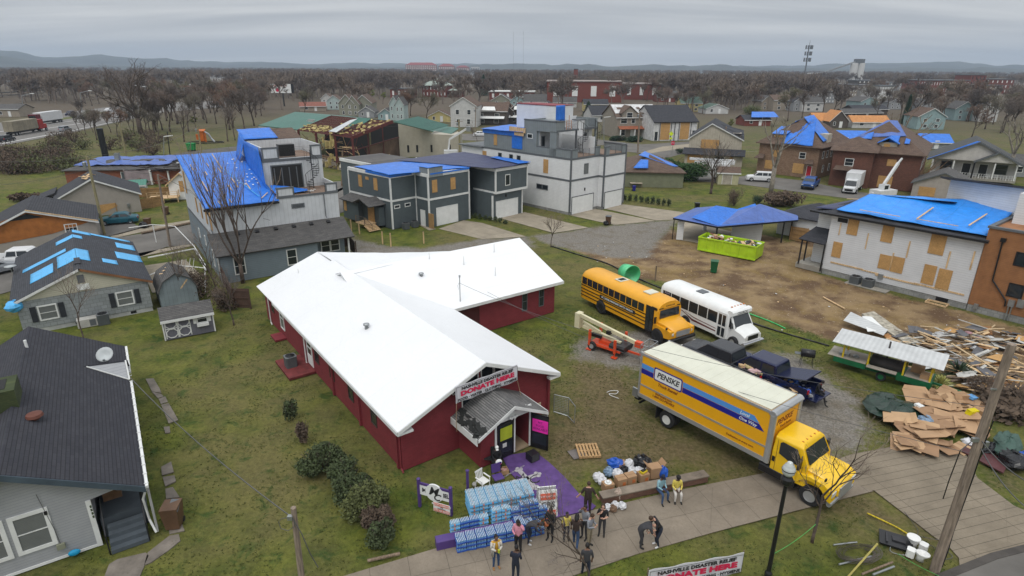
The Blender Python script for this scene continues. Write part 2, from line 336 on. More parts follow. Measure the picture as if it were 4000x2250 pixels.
# far ground: one sheet to the horizon around the near one
fg=MB();xs=[-15000,-75,105,15000];ys=[-3000,9,150,26000]
for i in range(3):
 for j in range(3):
  if i==1 and j==1:continue
  o=[(xs[i],ys[j],-.06),(xs[i+1],ys[j],-.06),(xs[i+1],ys[j+1],-.06),(xs[i],ys[j+1],-.06)];fg.add(o,[(0,1,2,3)])
struct('far_ground',fg,ground_mat(True))
def sheet(name,f,pts,mat,z=.006,t=.03):
 m=MB();m.slab([tuple(f(*p))[:2]+(z,) for p in pts],t);return struct(name,m,mat)
def conc_mat(name,col,a,px=2.2,py=1.5,line=.02):
 s=NB(name);s.b.inputs['Roughness'].default_value=.9;s.b.inputs['Specular IOR Level'].default_value=.2
 ca,sa=cos(a),sin(a)
 u=s.math('ADD',s.math('MULTIPLY',s.sp.outputs[0],ca),s.math('MULTIPLY',s.sp.outputs[1],sa));v=s.math('SUBTRACT',s.math('MULTIPLY',s.sp.outputs[1],ca),s.math('MULTIPLY',s.sp.outputs[0],sa))
 j=s.math('MAXIMUM',s.math('LESS_THAN',s.math('FRACT',s.math('DIVIDE',u,px)),line/px),s.math('LESS_THAN',s.math('FRACT',s.math('DIVIDE',v,py)),line/py))
 v1=s.noise(.5,5,.65);v2=s.noise(9,4,.7)
 c=s.mix(s.mapr(v1,.35,.65,0,1),tuple(x*.78 for x in col),tuple(x*1.1 for x in col));c=s.mix(s.mapr(v2,.45,.75,0,.35),c,tuple(x*.5 for x in col))
 cr=s.n('ShaderNodeTexVoronoi');cr.feature='DISTANCE_TO_EDGE';s.l(s.tc.outputs['Object'],cr.inputs['Vector']);cr.inputs['Scale'].default_value=.22
 c=s.mix(s.math('MULTIPLY',s.math('LESS_THAN',cr.outputs[0],.0025),.25),c,tuple(x*.4 for x in col))
 c=s.mix(s.math('MULTIPLY',j,.75),c,tuple(x*.3 for x in col));s.l(c,s.b.inputs['Base Color']);s.bump(v2,.2,.01);return s.m
CW=conc_mat('sidewalk_concrete',(.215,.18,.14),R(17),1.55,1.55);CA=conc_mat('ribbed_apron_concrete',(.215,.18,.135),R(15.5),3.4,.44,.028);CDR=conc_mat('driveway_concrete',(.30,.26,.20),R(36),2.9,2.9,.03)
ASPH=M('asphalt',(.105,.098,.09),.9,dirt=.25,dscale=.4);ASPH2=M('old_asphalt',(.14,.13,.118),.9,dirt=.18,dscale=.3)
sheet('sidewalk',K,[(780,1475),(1100,1379),(1300,1330),(1500,1282),(1700,1235),(1925,1190),(2020,1160),(2196,1236),(2010,1283),(1800,1338),(1600,1395),(1440,1449),(1380,1475)],CW,.02)
sheet('driveway_apron',d6,[(560,400),(780,370),(1000,290),(1440,210),(1830,270),(2050,300),(2150,510),(2480,760),(2700,860),(3000,950),(2900,1050),(2576,1130),(2400,1180),(1990,1340),(1980,1240),(1900,1150),(1730,1030),(1500,850),(1200,620),(980,660)],CA,.014)
sheet('lower_street',d6,[(1850,1400),(2300,1215),(2700,1110),(3400,930),(3600,1700),(1500,1700)],ASPH2,.012)
k=MB();p=[tuple(d6(*q)) for q in ((1800,1425),(2300,1225),(2760,1108),(3300,960))]
for a,b in zip(p,p[1:]):
 a=Vec(a);b=Vec(b);n=(b-a).normalized().cross(Vec((0,0,1)))*.16;k.slab([a-n+Vec((0,0,.03)),b-n+Vec((0,0,.03)),b+n+Vec((0,0,.03)),a+n+Vec((0,0,.03))],.1)
struct('street_kerb',k,M('dark_kerb',(.07,.062,.055),.9))
for nm,f,pts,mt in (
 ('driveway',c3,[(290,872),(480,828),(960,945),(700,985)],CDR),('driveway',c3,[(826,852),(1000,800),(1470,895),(1160,925)],CDR),('driveway',c3,[(1080,800),(1215,768),(1690,830),(1610,884),(1470,891)],CDR),
 ('driveway',c2,[(1572,664),(1760,600),(1900,620),(2230,722),(1900,742)],CDR),('front_walk',c2,[(1425,635),(1450,630),(1555,665),(1500,675)],CDR),
 ('side_street',c1,[(-260,960),(100,830),(600,700),(850,640),(1060,605),(1460,530),(1500,600),(1480,680),(1250,705),(1080,770),(600,900),(-260,1130)],ASPH2),
 ('street_pavement',c1,[(830,620),(1060,560),(1440,500),(1470,515),(1080,590),(850,640)],CDR),
 ('street_pavement',c1,[(1000,760),(1440,680),(1480,690),(1050,780)],CDR),
 ('parking_pad',c1,[(620,560),(700,545),(840,520),(960,510),(1080,560),(900,610),(790,630)],ASPH2),
 ('patio',c1,[(1060,850),(1400,800),(1500,900),(1560,1000),(1150,1050)],CDR),
 ('park_road',t1,[(1640,1090),(2000,1040),(2300,1010),(2700,1000),(2700,1100),(1700,1110)],ASPH),
 ('back_road',t2,[(830,1500),(980,1350),(1100,1345),(1090,1410),(960,1480)],ASPH2),
 ('back_lane',c2,[(780,380),(850,350),(900,450),(900,520),(790,560)],ASPH2),
 ('side_road',t3,[(2450,1000),(2200,1010),(2000,1030),(1750,1090),(1500,1060),(1380,1010),(900,980),(0,960),(-200,920),(0,900),(900,910),(1450,970),(1700,1000),(1900,990),(2300,960),(2500,940)],ASPH2),
 ('side_road',t3,[(1600,1140),(1700,1090),(1900,1040),(2200,1010),(2200,1060),(1900,1140),(1700,1190)],ASPH2),
 ('parking_lot',t4,[(-60,1000),(330,1005),(480,985),(620,1010),(830,1035),(1180,1110),(1340,1130),(1280,1180),(900,1130),(330,1055),(-60,1030)],ASPH2),
 ('road_pavement',t3,[(2450,1010),(2000,1050),(1750,1090),(1690,1080),(1900,1020),(2200,990),(2450,985)],CDR),
 ('carport_slab',c3,[(1640,1035),(1660,880),(1860,930),(2150,1000),(2150,1100),(1790,1060)],CDR),
 ):
 sheet(nm,f,pts,mt,.01 if nm!='side_road' else .008+rnd.random()*.003)
sheet('purple_walk',d3,[(425,712),(440,695),(625,665),(720,740),(815,830),(905,935),(1010,1010),(990,1032),(770,1080),(690,1100),(640,1010),(580,900),(480,810)],M('purple_paint_ground',(.105,.052,.20),.8,dirt=.22,dscale=2),.03,.05)
m=MB()
STN=M('path_stone',(.19,.165,.14),.9,dirt=.25)
for q in ([(868,275),(915,272),(950,330),(962,360),(905,350)],[(905,352),(960,365),(975,380),(940,390)],[(945,395),(985,380),(1000,412),(958,425)],[(960,430),(1005,420),(1062,520),(1005,540)],[(975,562),(1010,558),(1015,595),(985,600)],[(960,800),(1020,768),(1035,830),(965,850)],[(968,860),(1040,850),(1048,885),(985,915)],[(985,930),(1030,920),(1070,980),(990,990)],[(1005,1150),(1085,1140),(1100,1180),(1010,1200)],[(880,1310),(1010,1210),(1065,1200),(1075,1240),(1000,1300),(900,1370),(860,1385)],[(650,1380),(700,1350),(870,1310),(885,1330),(830,1460),(620,1460)]):
 m=MB();m.slab([tuple(d1(*p))[:2]+(.02,) for p in q],.05);tag(m.build('stepping_stone',STN),['worn grey flagstone in the path beside the dark roofed house','irregular stone slab of the path near the broken bin'][q[0][1]>700],'paving slab','stones of the garden path')
# ---------- motorway ----------
MW=M('motorway_surface',(.17,.16,.15),.9,dirt=.12,dscale=.05)
def band(name,f,far,near,mat,z=.03):
 m=MB();n=len(far)
 for i in range(n-1):
  m.slab([tuple(f(*far[i]))[:2]+(z,),tuple(f(*far[i+1]))[:2]+(z,),tuple(f(*near[i+1]))[:2]+(z,),tuple(f(*near[i]))[:2]+(z,)],.3)
 return struct(name,m,mat)
band('motorway',t1,[(-300,840),(0,795),(540,712),(1000,650),(1500,610),(2400,575)],[(-300,1085),(0,1015),(690,885),(1060,800),(1500,700),(2400,620)],MW)
band('median_grass',t1,[(300,790),(700,735),(1000,690)],[(300,812),(700,752),(1000,705)],M('median_green',(.10,.11,.03),.95,dirt=.2),.06)
band('lane_line',t1,[(-300,1060),(0,993),(690,868),(1060,790)],[(-300,1068),(0,998),(690,871),(1060,792)],M('lane_paint',(.6,.6,.58),.8),.06)
for yy in (880,915):
 band('lane_line',t1,[(-300,yy+70),(0,yy),(600,yy-90),(1000,yy-150)],[(-300,yy+74),(0,yy+3),(600,yy-88),(1000,yy-149)],M('lane_paint',(.6,.6,.58),.8),.06)
def barrier(f,pts,h,label,mat,wd=.35,cat='barrier',nm='concrete_barrier'):
 pp=[f(*p) for p in pts];o=T(nm,label,cat,tuple(pp[0]));o0=pp[0];m=MB();ps=MB()
 for a,b in zip(pp,pp[1:]):
  d=(b-a);n=d.normalized().cross(Vec((0,0,1)))*wd/2;a-=o0;b-=o0;a=a.copy();b=b.copy()
  m.loft([[tuple(a-n),tuple(a+n),tuple(a+n*.5+Vec((0,0,h))),tuple(a-n*.5+Vec((0,0,h)))],[tuple(b-n),tuple(b+n),tuple(b+n*.5+Vec((0,0,h))),tuple(b-n*.5+Vec((0,0,h)))]])
 m.build('barrier_wall',mat,o);return o
BAR=M('barrier_concrete',(.22,.20,.175),.9)
barrier(t1,[(-300,858),(0,838),(180,815),(560,790),(900,745),(1060,720)],.9,'low concrete barrier along the middle of the motorway',BAR)
barrier(t1,[(-300,1092),(0,1022),(350,955),(700,888),(760,872)],.55,'pale guard rail along the near edge of the motorway',BAR)
barrier(t1,[(-200,805),(0,792),(540,722),(1000,657),(1180,648)],.75,'dark barrier along the far edge of the motorway',M('dark_barrier',(.09,.085,.08),.9))
# ---------- hills ----------
HILL=M('wooded_hill',(.055,.062,.052),.95,dirt=.3,dscale=.004)
def hills(dist,pts,depth,seed):
 m=MB();n=170;xs=[p[0] for p in pts];ys=[p[1] for p in pts];rows=[];q=random.Random(seed)
 for j,(dd,hf) in enumerate(((-depth,0),(-depth*.55,.45),(-depth*.22,.85),(0,1),(depth*.5,.6),(depth,0))):
  row=[]
  for i in range(n):
   px=xs[0]+(xs[-1]-xs[0])*i/(n-1);py=float(np.interp(px,xs,ys));py-=7*min(1,abs(px-2000)/1500);py+=6*mnoise.noise(Vec((px*.014,seed,0)))+2.6*mnoise.noise(Vec((px*.05,seed,j)))
   d=_f*FP+_r2*(px-2000)-_u2*(py-1125);s=math.hypot(d.x,d.y);hh=H+d.z/s*dist
   hh=max(hh,4);wob=1+.3*mnoise.noise(Vec((px*.006,j*3.1,seed)))*(0 if j==3 else 1)
   row.append((d.x/s*(dist+dd),d.y/s*(dist+dd),hh*hf*wob-5*(hf==0)))
  rows.append(row)
 vs=[p for r in rows for p in r];fs=[(j*n+i,j*n+i+1,(j+1)*n+i+1,(j+1)*n+i) for j in range(len(rows)-1) for i in range(n-1)]
 m.add(vs,fs);o=m.build('hills',HILL,smooth=True);tag(o,kind='structure')
hills(5200,[(-400,215),(0,203),(60,205),(160,232),(280,228),(340,222),(400,222),(460,228),(560,236),(640,232),(680,238),(760,246),(900,246),(1000,246),(1250,255),(1300,250),(1400,246),(1460,252),(1500,248),(1600,250),(1700,250),(1800,250),(1950,250),(2100,254),(2200,262),(2500,262),(2700,262),(2900,262),(3100,262),(3300,255),(3500,252),(3700,248),(3750,250),(3900,262),(4400,258)],700,3)
hills(3800,[(-400,228),(0,225),(120,245),(300,262),(700,268),(1300,268),(1700,262),(1960,250),(2000,247),(2100,252),(2160,254),(2200,250),(2300,252),(2380,262),(2500,258),(2560,254),(2700,262),(2780,258),(2820,254),(2900,266),(3100,272),(3400,275),(3600,270),(3760,276),(3850,268),(4000,278),(4400,272)],600,8)
# ---------- haze ----------
hb=MB();hb.box(-7200,-250,-1.2,7200,7000,190);hm=bpy.data.materials.new('thin_haze');hm.use_nodes=True;ht=hm.node_tree;ht.nodes.clear()
pv=ht.nodes.new('ShaderNodeVolumePrincipled');pv.inputs['Color'].default_value=(.60,.73,.90,1);pv.inputs['Density'].default_value=.00016;pv.inputs['Anisotropy'].default_value=0
oo=ht.nodes.new('ShaderNodeOutputMaterial');ht.links.new(pv.outputs[0],oo.inputs['Volume']);tag(hb.build('haze',hm),kind='stuff')
scn.cycles.volume_bounces=0;scn.cycles.max_bounces=6;scn.cycles.transparent_max_bounces=12
# ---------- building kit ----------
# a wall line: origin (x,y) and direction; things sit on its right-hand (outer) side
def wl(x0,y0,x1,y1):
 d=Vec((x1-x0,y1-y0,0));l=d.length;d/=l;n=Vec((d.y,-d.x,0));return (Vec((x0,y0,0)),d,n,l)
def wbx(m,W,s0,s1,z0,z1,o0,o1):
 O,d,n,l=W;pts=[O+d*s0+n*o0,O+d*s1+n*o0,O+d*s1+n*o1,O+d*s0+n*o1]
 m.add([tuple(p+Vec((0,0,z0))) for p in pts]+[tuple(p+Vec((0,0,z1))) for p in pts],[(0,3,2,1),(4,5,6,7),(0,1,5,4),(1,2,6,5),(2,3,7,6),(3,0,4,7)]);return m
def window(t,W,s,z,w=.9,h=1.3,frame=TRIM,pane=GLASS,bars=1,label=None,fw=.09,vb=0):
 m=MB();wbx(m,W,s-w/2-fw,s+w/2+fw,z-fw,z,0,.05);wbx(m,W,s-w/2-fw,s+w/2+fw,z+h,z+h+fw,0,.05);wbx(m,W,s-w/2-fw,s-w/2,z,z+h,0,.047);wbx(m,W,s+w/2,s+w/2+fw,z,z+h,0,.047)
 for i in range(bars):zz=z+h*(i+1)/(bars+1);wbx(m,W,s-w/2,s+w/2,zz-.02,zz+.02,.02,.04)
 for i in range(vb):ss=s-w/2+w*(i+1)/(vb+1);wbx(m,W,ss-.018,ss+.018,z,z+h,.02,.038)
 f=m.build('window',frame,t,label=label);p=MB();wbx(p,W,s-w/2,s+w/2,z,z+h,.004,.018);p.build('pane',pane,f);return f
def board(t,W,s,z,w=.95,h=1.4,mat=OSB,name='boarded_window'):
 m=MB();wbx(m,W,s-w/2,s+w/2,z,z+h,.005,.05);return m.build(name,mat,t)
def door(t,W,s,z=.1,w=.9,h=2.05,mat=WHITE,frame=TRIM):
 m=MB();wbx(m,W,s-w/2-.08,s-w/2,z,z+h+.08,0,.05);wbx(m,W,s+w/2,s+w/2+.08,z,z+h+.08,0,.05);wbx(m,W,s-w/2,s+w/2,z+h,z+h+.08,0,.047);f=m.build('door_frame',frame,t)
 p=MB();wbx(p,W,s-w/2,s+w/2,z,z+h,.003,.03);wbx(p,W,s-w*.3,s+w*.3,z+h*.55,z+h*.9,.03,.036);p.build('door',mat,f);return f
def garage(t,W,s,w=2.6,h=2.15,frame=TRIM,mat=None):
 m=MB();wbx(m,W,s-w/2-.1,s-w/2,0,h+.1,0,.06);wbx(m,W,s+w/2,s+w/2+.1,0,h+.1,0,.06);wbx(m,W,s-w/2,s+w/2,h,h+.1,0,.058);f=m.build('garage_frame',frame,t)
 p=MB()
 for i in range(4):wbx(p,W,s-w/2,s+w/2,h*i/4+.01,h*(i+1)/4-.02,.004,.035)
 wbx(p,W,s-w/2,s+w/2,0,h,.002,.02);p.build('garage_door',mat or WHITE,f);return f
def trims(t,W,mat,cs=(),hs=(),z0=0,z1=3,wd=.14,name='trim'):
 m=MB()
 for s in cs:wbx(m,W,s-wd/2,s+wd/2,z0,z1,.004,.03)
 for z in hs:wbx(m,W,-.02,W[3]+.02,z,z+.2,.006,.036)
 return m.build(name,mat,t)
def gable(x0,x1,y0,y1,ze,zr,ax='x',ov=.3,og=.3,t=.12,off=0):
 m=MB()
 if ax=='x':
  ym=(y0+y1)/2+off;sl=(zr-ze)/(ym-y0);s2=(zr-ze)/(y1-ym)
  m.slab([(x0-og,y0-ov,ze-ov*sl),(x1+og,y0-ov,ze-ov*sl),(x1+og,ym,zr),(x0-og,ym,zr)],t);m.slab([(x0-og,y1+ov,ze-ov*s2),(x1+og,y1+ov,ze-ov*s2),(x1+og,ym,zr),(x0-og,ym,zr)],t)
 else:
  xm=(x0+x1)/2+off;sl=(zr-ze)/(xm-x0);s2=(zr-ze)/(x1-xm)
  m.slab([(x0-ov,y0-og,ze-ov*sl),(x0-ov,y1+og,ze-ov*sl),(xm,y1+og,zr),(xm,y0-og,zr)],t);m.slab([(x1+ov,y0-og,ze-ov*s2),(x1+ov,y1+og,ze-ov*s2),(xm,y1+og,zr),(xm,y0-og,zr)],t)
 return m
def gwall(m,x0,x1,y0,y1,ze,zr,ax='x',z0=0,t=.06,off=0):
 if ax=='x':ym=(y0+y1)/2+off;m.prof([(y0,z0),(y1,z0),(y1,ze-t-.03),(ym,zr-t-.1),(y0,ze-t-.03)],x0,x1,'x')
 else:xm=(x0+x1)/2+off;m.prof([(x0,z0),(x1,z0),(x1,ze-t-.03),(xm,zr-t-.1),(x0,ze-t-.03)],y0,y1,'y')
 return m
def hip(x0,x1,y0,y1,ze,zr,ov=.4,rl=None):
 m=MB();X0,X1,Y0,Y1=x0-ov,x1+ov,y0-ov,y1+ov;W_=X1-X0;D=Y1-Y0
 if W_>=D:i=(D/2) if rl is None else (W_-rl)/2;a=(X0+i,(Y0+Y1)/2,zr);b=(X1-i,(Y0+Y1)/2,zr)
 else:i=(W_/2) if rl is None else (D-rl)/2;a=((X0+X1)/2,Y0+i,zr);b=((X0+X1)/2,Y1-i,zr)
 p=[(X0,Y0,ze),(X1,Y0,ze),(X1,Y1,ze),(X0,Y1,ze)];u=[(X0,Y0,ze-.14),(X1,Y0,ze-.14),(X1,Y1,ze-.14),(X0,Y1,ze-.14)]
 v=p+u+[a,b]
 if W_>=D:f=[(0,1,9,8),(1,2,9),(2,3,8,9),(3,0,8)]
 else:f=[(0,1,8),(1,2,9,8),(2,3,9),(3,0,8,9)]
 m.add(v,f+[(0,4,5,1),(1,5,6,2),(2,6,7,3),(3,7,4,0),(7,6,5,4)]);return m
def sag(pts4,nu,nv,amp,seed=0,lift=.04,t=.02,freq=.6):
 m=MB();A,B,C,D=[Vec(p) for p in pts4];nrm=(B-A).cross(D-A).normalized()
 if nrm.z<0:nrm=-nrm
 g=[]
 for j in range(nv+1):
  for i in range(nu+1):
   a=i/nu;b=j/nv;p=(A*(1-a)+B*a)*(1-b)+(D*(1-a)+C*a)*b
   k=mnoise.noise(Vec((p.x*freq,p.y*freq,p.z*freq+seed)))+.5*mnoise.noise(Vec((p.x*freq*3.1,p.y*freq*3.1,seed+p.z*2)))
   g.append(p+nrm*(lift+amp*(k*.5+.5)))
 n=len(g);fs=[(j*(nu+1)+i,j*(nu+1)+i+1,(j+1)*(nu+1)+i+1,(j+1)*(nu+1)+i) for j in range(nv) for i in range(nu)]
 m.add([tuple(p) for p in g],fs);m.add([tuple(p-nrm*t) for p in g],[f[::-1] for f in fs])
 b=[i for i in range(nu+1)]+[j*(nu+1)+nu for j in range(1,nv+1)]+[nv*(nu+1)+i for i in range(nu-1,-1,-1)]+[j*(nu+1) for j in range(nv-1,0,-1)]
 m.f+=[(b[i],b[(i+1)%len(b)],b[(i+1)%len(b)]+n,b[i]+n) for i in range(len(b))];m.mi+=[0]*len(b)
 return m
def downpipe(t,x,y,z0,z1,mat=TRIM,r=.045):
 m=MB();m.path([(x,y,z1),(x,y,z0+.15),(x,y-.25,z0)],r,6);return m.build('downpipe',mat,t)
# ---------- the church ----------
BRK=M('red_painted_brick',(.22,.030,.040),.65,'brick',col2=(.185,.026,.034),dirt=.16,bump=.5)
WTARP=M('white_roof_membrane',(.72,.73,.745),.4,'memb',3.1,dirt=.03,dscale=.35,bump=.35)
A36=R(36.4)
ch=T('church','long single storey red painted brick church under a white sheeted roof','church',tuple(d2(875,823)),A36)
NW,NL,ZE,ZR=9.3,23.9,2.95,4.95;WV0,WV1,WU=11.35,22.75,19.9;ZW=5.05
m=MB();gwall(m,0,NW,0,20,ZE,ZR,'y');gwall(m,.01,NW-.01,19.9,NL,ZE-.08,ZR-.32,'y');gwall(m,NW-.5,WU-.3,WV0+.2,WV1-.2,ZE,ZW,'x')
# the porch building
PU0,PU1,PV,PZ,PR=3.3,6.85,-2.1,2.3,3.2
gwall(m,PU0,4.25,PV,0,PZ,2.5,'y');gwall(m,6.4,PU1,PV,0,PZ,2.5,'y');m.box(4.2,PV+.02,2.3,6.45,-.01,2.42)
m.box(NW-.02,-.14,0,NW+.12,.3,2.5);m.build('wall',BRK,ch)
for v in (0.35,5.1,9.2,14.5):m=MB();m.box(-.12,v-.09,0,-.002,v+.09,2.7);m.build('pilaster',BRK,ch)
m=MB();m.box(-.8,19,0,-.002,20.3,.14);m.build('door_step',BRK,ch)
fr=[]
m=gable(0,NW,0,20.0,ZE,ZR,'y',ov=.42,og=.62,t=.16);m.build('nave_roof',WTARP,ch)
m=gable(0,NW,20.5,NL-.1,ZE-.06,ZR-.28,'y',ov=.42,og=.5,t=.16);m.build('back_roof',WTARP,ch)
m=gable(NW/2-.3,WU-.3,WV0+.2,WV1-.2,ZE,ZW,'x',ov=.5,og=.5,t=.16);m.build('wing_roof',WTARP,ch)
# sheeting bridging the valleys
def bridge(a,b,c,n=14,drop=.35):
 mm=MB();A,B,C_=map(Vector,(a,b,c));vs=[];fs=[]
 for i in range(n+1):
  for j in range(n+1):
   s=i/n;q=j/n;p=A*(1-s)+(B*(1-q)+C_*q)*s;p=p+Vec((0,0,-drop*4*q*(1-q)*s+.03*mnoise.noise(p*1.3)));vs.append(tuple(p))
 for i in range(n):
  for j in range(n):o=i*(n+1)+j;fs.append((o,o+1,o+n+2,o+n+1))
 return mm.add(vs,fs)
mm=bridge((NW/2,16.6,ZR-.02),(13.2,17.12,ZW-.04),(NW/2,NL+.3,ZR-.26),drop=.10)
for b in range(14):
 a0=mm.v[14*15+b];a1=mm.v[14*15+b+1];mm.add([a0,a1,(a1[0]+.8,a1[1]+1.2,a1[2]-1.1),(a0[0]+.8,a0[1]+1.2,a0[2]-1.1)],[(0,1,2,3)])
mm.build('valley_sheet',WTARP,ch,smooth=True)
m=MB()
sl=(ZR-ZE)/(NW/2)
for x0,x1 in ((-.42,NW/2),(NW+.42,NW/2)):
 z0=ZE-.42*sl
 m.add([(x0,-.66,z0-.22),(x1,-.66,ZR-.22),(x1,-.66,ZR-.02),(x0,-.66,z0-.02),(x0,-.625,z0-.22),(x1,-.625,ZR-.22),(x1,-.625,ZR-.02),(x0,-.625,z0-.02)],[(0,1,2,3),(7,6,5,4),(0,4,5,1),(1,5,6,2),(2,6,7,3),(3,7,4,0)])
m.box(-.46,-.6,2.55,-.425,20,2.75);m.box(NW+.425,-.6,2.55,NW+.46,WV0-.3,2.75);m.box(NW+.4,WV0-.36,2.55,WU+.2,WV0-.325,2.78)
m.box(-.42,-.62,2.5,.42,-.3,2.62);m.box(NW-.3,-.62,2.5,NW+.42,-.3,2.62);m.build('fascia',TRIM,ch)
Wf=wl(0,0,NW,0);Wl=wl(0,NL,0,0);Wi=wl(NW,WV0+.2,WU-.3,WV0+.2)
BRF=M('brown_window_frame',(.06,.04,.03),.6)
for v in (3.2,6.35,9.35,12.05):window(ch,Wl,NL-v,1.05,.62,1.25,BRF,GLASS,1,fw=.06,label='dark narrow window in the long side wall')
window(ch,Wl,NL-19.5,.75,.8,1.6,TRIM,GLASSB,1);window(ch,Wl,NL-21.8,1.3,.5,1.0,BRF,GLASS,1,fw=.05)
m=MB();wbx(m,Wl,NL-13.95,NL-13.85,.25,2.4,0,.05);wbx(m,Wl,NL-13.05,NL-12.95,.25,2.4,0,.05);wbx(m,Wl,NL-13.85,NL-13.05,2.3,2.4,0,.048);wbx(m,Wl,NL-13.85,NL-13.05,.25,1.0,0,.048);wbx(m,Wl,NL-13.85,NL-13.05,1.5,1.58,0,.048);sd_=m.build('storm_door',TRIM,ch,label='white framed glass side door');p=MB();wbx(p,Wl,NL-13.85,NL-13.05,1.0,2.3,.004,.02);p.build('pane',GLASS,sd_)
for s in (7.2,8.9):window(ch,Wi,s,.9,.42,1.5,GREYT,GLASS,1,fw=.05)
m=MB();wbx(m,Wi,.4,2.8,.15,2.5,.003,.012);m.build('recess',DARKIN,ch);m=MB();wbx(m,Wi,1.1,2.9,.2,2.35,.015,.05);m.build('side_door',M('dark_red_door',(.07,.012,.014),.6),ch)  # thin near-black panel on the brick paints the shade of the recess
m=MB();m.box(NW+.05,WV0-1.4,0,NW+3.2,WV0+.19,.14);m.build('step_slab',M('red_painted_slab',(.17,.03,.03),.8,dirt=.25,dscale=2),ch)
for v in (.35,14.5,22.9):downpipe(ch,-.06 if v<1 else -.1,v-.3,0.02,2.6,TRIM if v>1 else BRK)
# gable windows above the banner
m=MB();g=MB()
for s0,s1,zb,za,zc_ in ((3.0,3.7,3.35,3.85,4.15),(3.78,4.55,3.35,4.15,4.5),(4.75,5.5,3.35,4.5,4.15),(5.58,6.3,3.35,4.15,3.8),(3.55,4.6,1.4,3.25,3.25),(4.7,5.9,1.4,3.25,3.25)):
 g.add([(s0,-.012,zb),(s1,-.012,zb),(s1,-.012,zc_),(s0,-.012,za)],[(0,1,2,3)])
 for a,b in (((s0,zb),(s1,zb)),((s1,zb),(s1,zc_)),((s1,zc_),(s0,za)),((s0,za),(s0,zb))):m.tube((a[0],-.03,a[1]),(b[0],-.03,b[1]),.035,n=4)
f=m.build('gable_window',TRIM,ch);g.build('pane',GLASS,f)
# porch roof, broken at the left
ps=(PR-PZ)/((PU1-PU0)/2)
m=MB();um=(PU0+PU1)/2
m.slab([(PU0-.42,PV-.45,PZ-.42*ps),(PU0-.42,0,PZ-.42*ps),(um,0,PR),(um,PV-.45,PR)],.08);m.slab([(PU1+.42,PV-.45,PZ-.42*ps),(PU1+.42,0,PZ-.42*ps),(um,0,PR),(um,PV-.45,PR)],.08)
m.build('porch_roof',M('porch_shingles',(.13,.13,.13),.9,'shingle',.055,col2=(.20,.195,.19),dirt=.25),ch)
m=MB();q=random.Random(3)
for i in range(26):
 u=PU0-.42+q.random()*.5*(1+.0*i);v=PV-.3+q.random()*2.2;m.bx((u+.1,v,PZ-.42*ps+(u-PU0+.42)*ps+.07),(.25+q.random()*.2,.18+q.random()*.2,.03),q.random()*3,q.random()*.4-.2,-math.atan(ps)+q.random()*.3)
m.build('torn_shingles',M('torn_felt',(.02,.021,.02),.9),ch)
m=MB()
for x0,x1 in ((PU0-.42,um),(PU1+.42,um)):
 z0=PZ-.42*ps-.02;y=PV-.48
 m.add([(x0,y,z0-.17),(x1,y,PR-.19),(x1,y,PR-.01),(x0,y,z0),(x0,y+.03,z0-.17),(x1,y+.03,PR-.19),(x1,y+.03,PR-.01),(x0,y+.03,z0)],[(0,1,2,3),(7,6,5,4),(0,4,5,1),(1,5,6,2),(2,6,7,3),(3,7,4,0)])
m.box(PU0-.46,PV-.4,PZ-.62,PU0-.425,0,PZ-.42*ps);m.box(PU1+.425,PV-.4,PZ-.62,PU1+.46,0,PZ-.42*ps);m.box(4.2,PV-.04,2.2,6.45,PV+.01,2.62);m.box(4.15,PV-.04,.1,4.27,PV+.01,2.2);m.box(6.35,PV-.04,.1,6.45,PV+.01,2.2);m.box(5.35,PV-.04,.1,5.43,PV+.01,2.2)
m.build('porch_trim',TRIM,ch)
m=MB();g=MB()
for i,(s0,s1) in enumerate(((4.35,4.8),(4.85,5.25),(5.3,5.7),(5.75,6.1))):
 f=lambda s:PR-.3-abs(s-um)*ps;g.add([(s0,PV-.005,2.64),(s1,PV-.005,2.64),(s1,PV-.005,max(2.66,f(s1))),(s0,PV-.005,max(2.66,f(s0)))],[(0,1,2,3)])
 for s in (s0,s1):m.box(s-.02,PV-.05,2.62,s+.02,PV-.01,max(2.7,f(s)))
f=m.build('transom',TRIM,ch);g.build('pane',GLASS,f)
m=MB();m.box(4.25,PV+.02,.02,6.4,-.02,.1);m.build('porch_floor',M('tan_floor',(.35,.27,.18),.7),ch)
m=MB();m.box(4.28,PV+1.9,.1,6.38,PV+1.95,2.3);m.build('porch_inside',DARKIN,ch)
# closed left leaf with yellow sheet, right leaf standing open with pink sheet
def leaf(x,y,rz,lab):
 t=MB()
 for a,b,c,d in ((0,.1,.08,2.15),(.9,1.0,.08,2.15),(0,1,.08,.35),(0,1,2.05,2.15),(0,1,1.0,1.08)):t.box(a,-.02,c,b,.02,d)
 o=t.build('glass_door',BLACK,ch,label=lab);o.location=(x,y,0);o.rotation_euler=(0,0,rz);p=MB();p.box(.1,-.006,.35,.9,.006,2.05);p.build('pane',GLASS,o);return o
l1=leaf(4.3,PV-.05,0,'black framed glass door leaf with a lime paper sheet');l2=leaf(6.42,PV-.08,R(-62),'black framed door leaf standing open with a pink poster')
m=MB();m.box(.14,-.045,1.15,.88,-.036,1.9);m.build('lime_paper',M('lime_paper',(.42,.48,.03),.8),l1);m=MB();m.box(.3,-.03,.7,.55,-.026,.95);m.build('notice',M('white_paper',(.6,.6,.6),.8),l1)
m=MB();m.box(.1,-.04,1.1,.98,-.03,1.85);pk=m.build('pink_poster',M('pink_paper',(.85,.03,.42),.8),l2)
INK=M('black_ink',(.02,.02,.02),.8,dirt=0);RED=M('crimson_ink',(.55,.015,.07),.7,dirt=0);REDB=M('red_orange_ink',(.62,.10,.05),.7,dirt=0)
text('PET\nFOOD\nAVAILABLE',.19,M('purple_ink',(.18,.01,.15),.8),pk,(.54,-.045,1.48),(R(90),0,0),sx=.85)
m=MB();
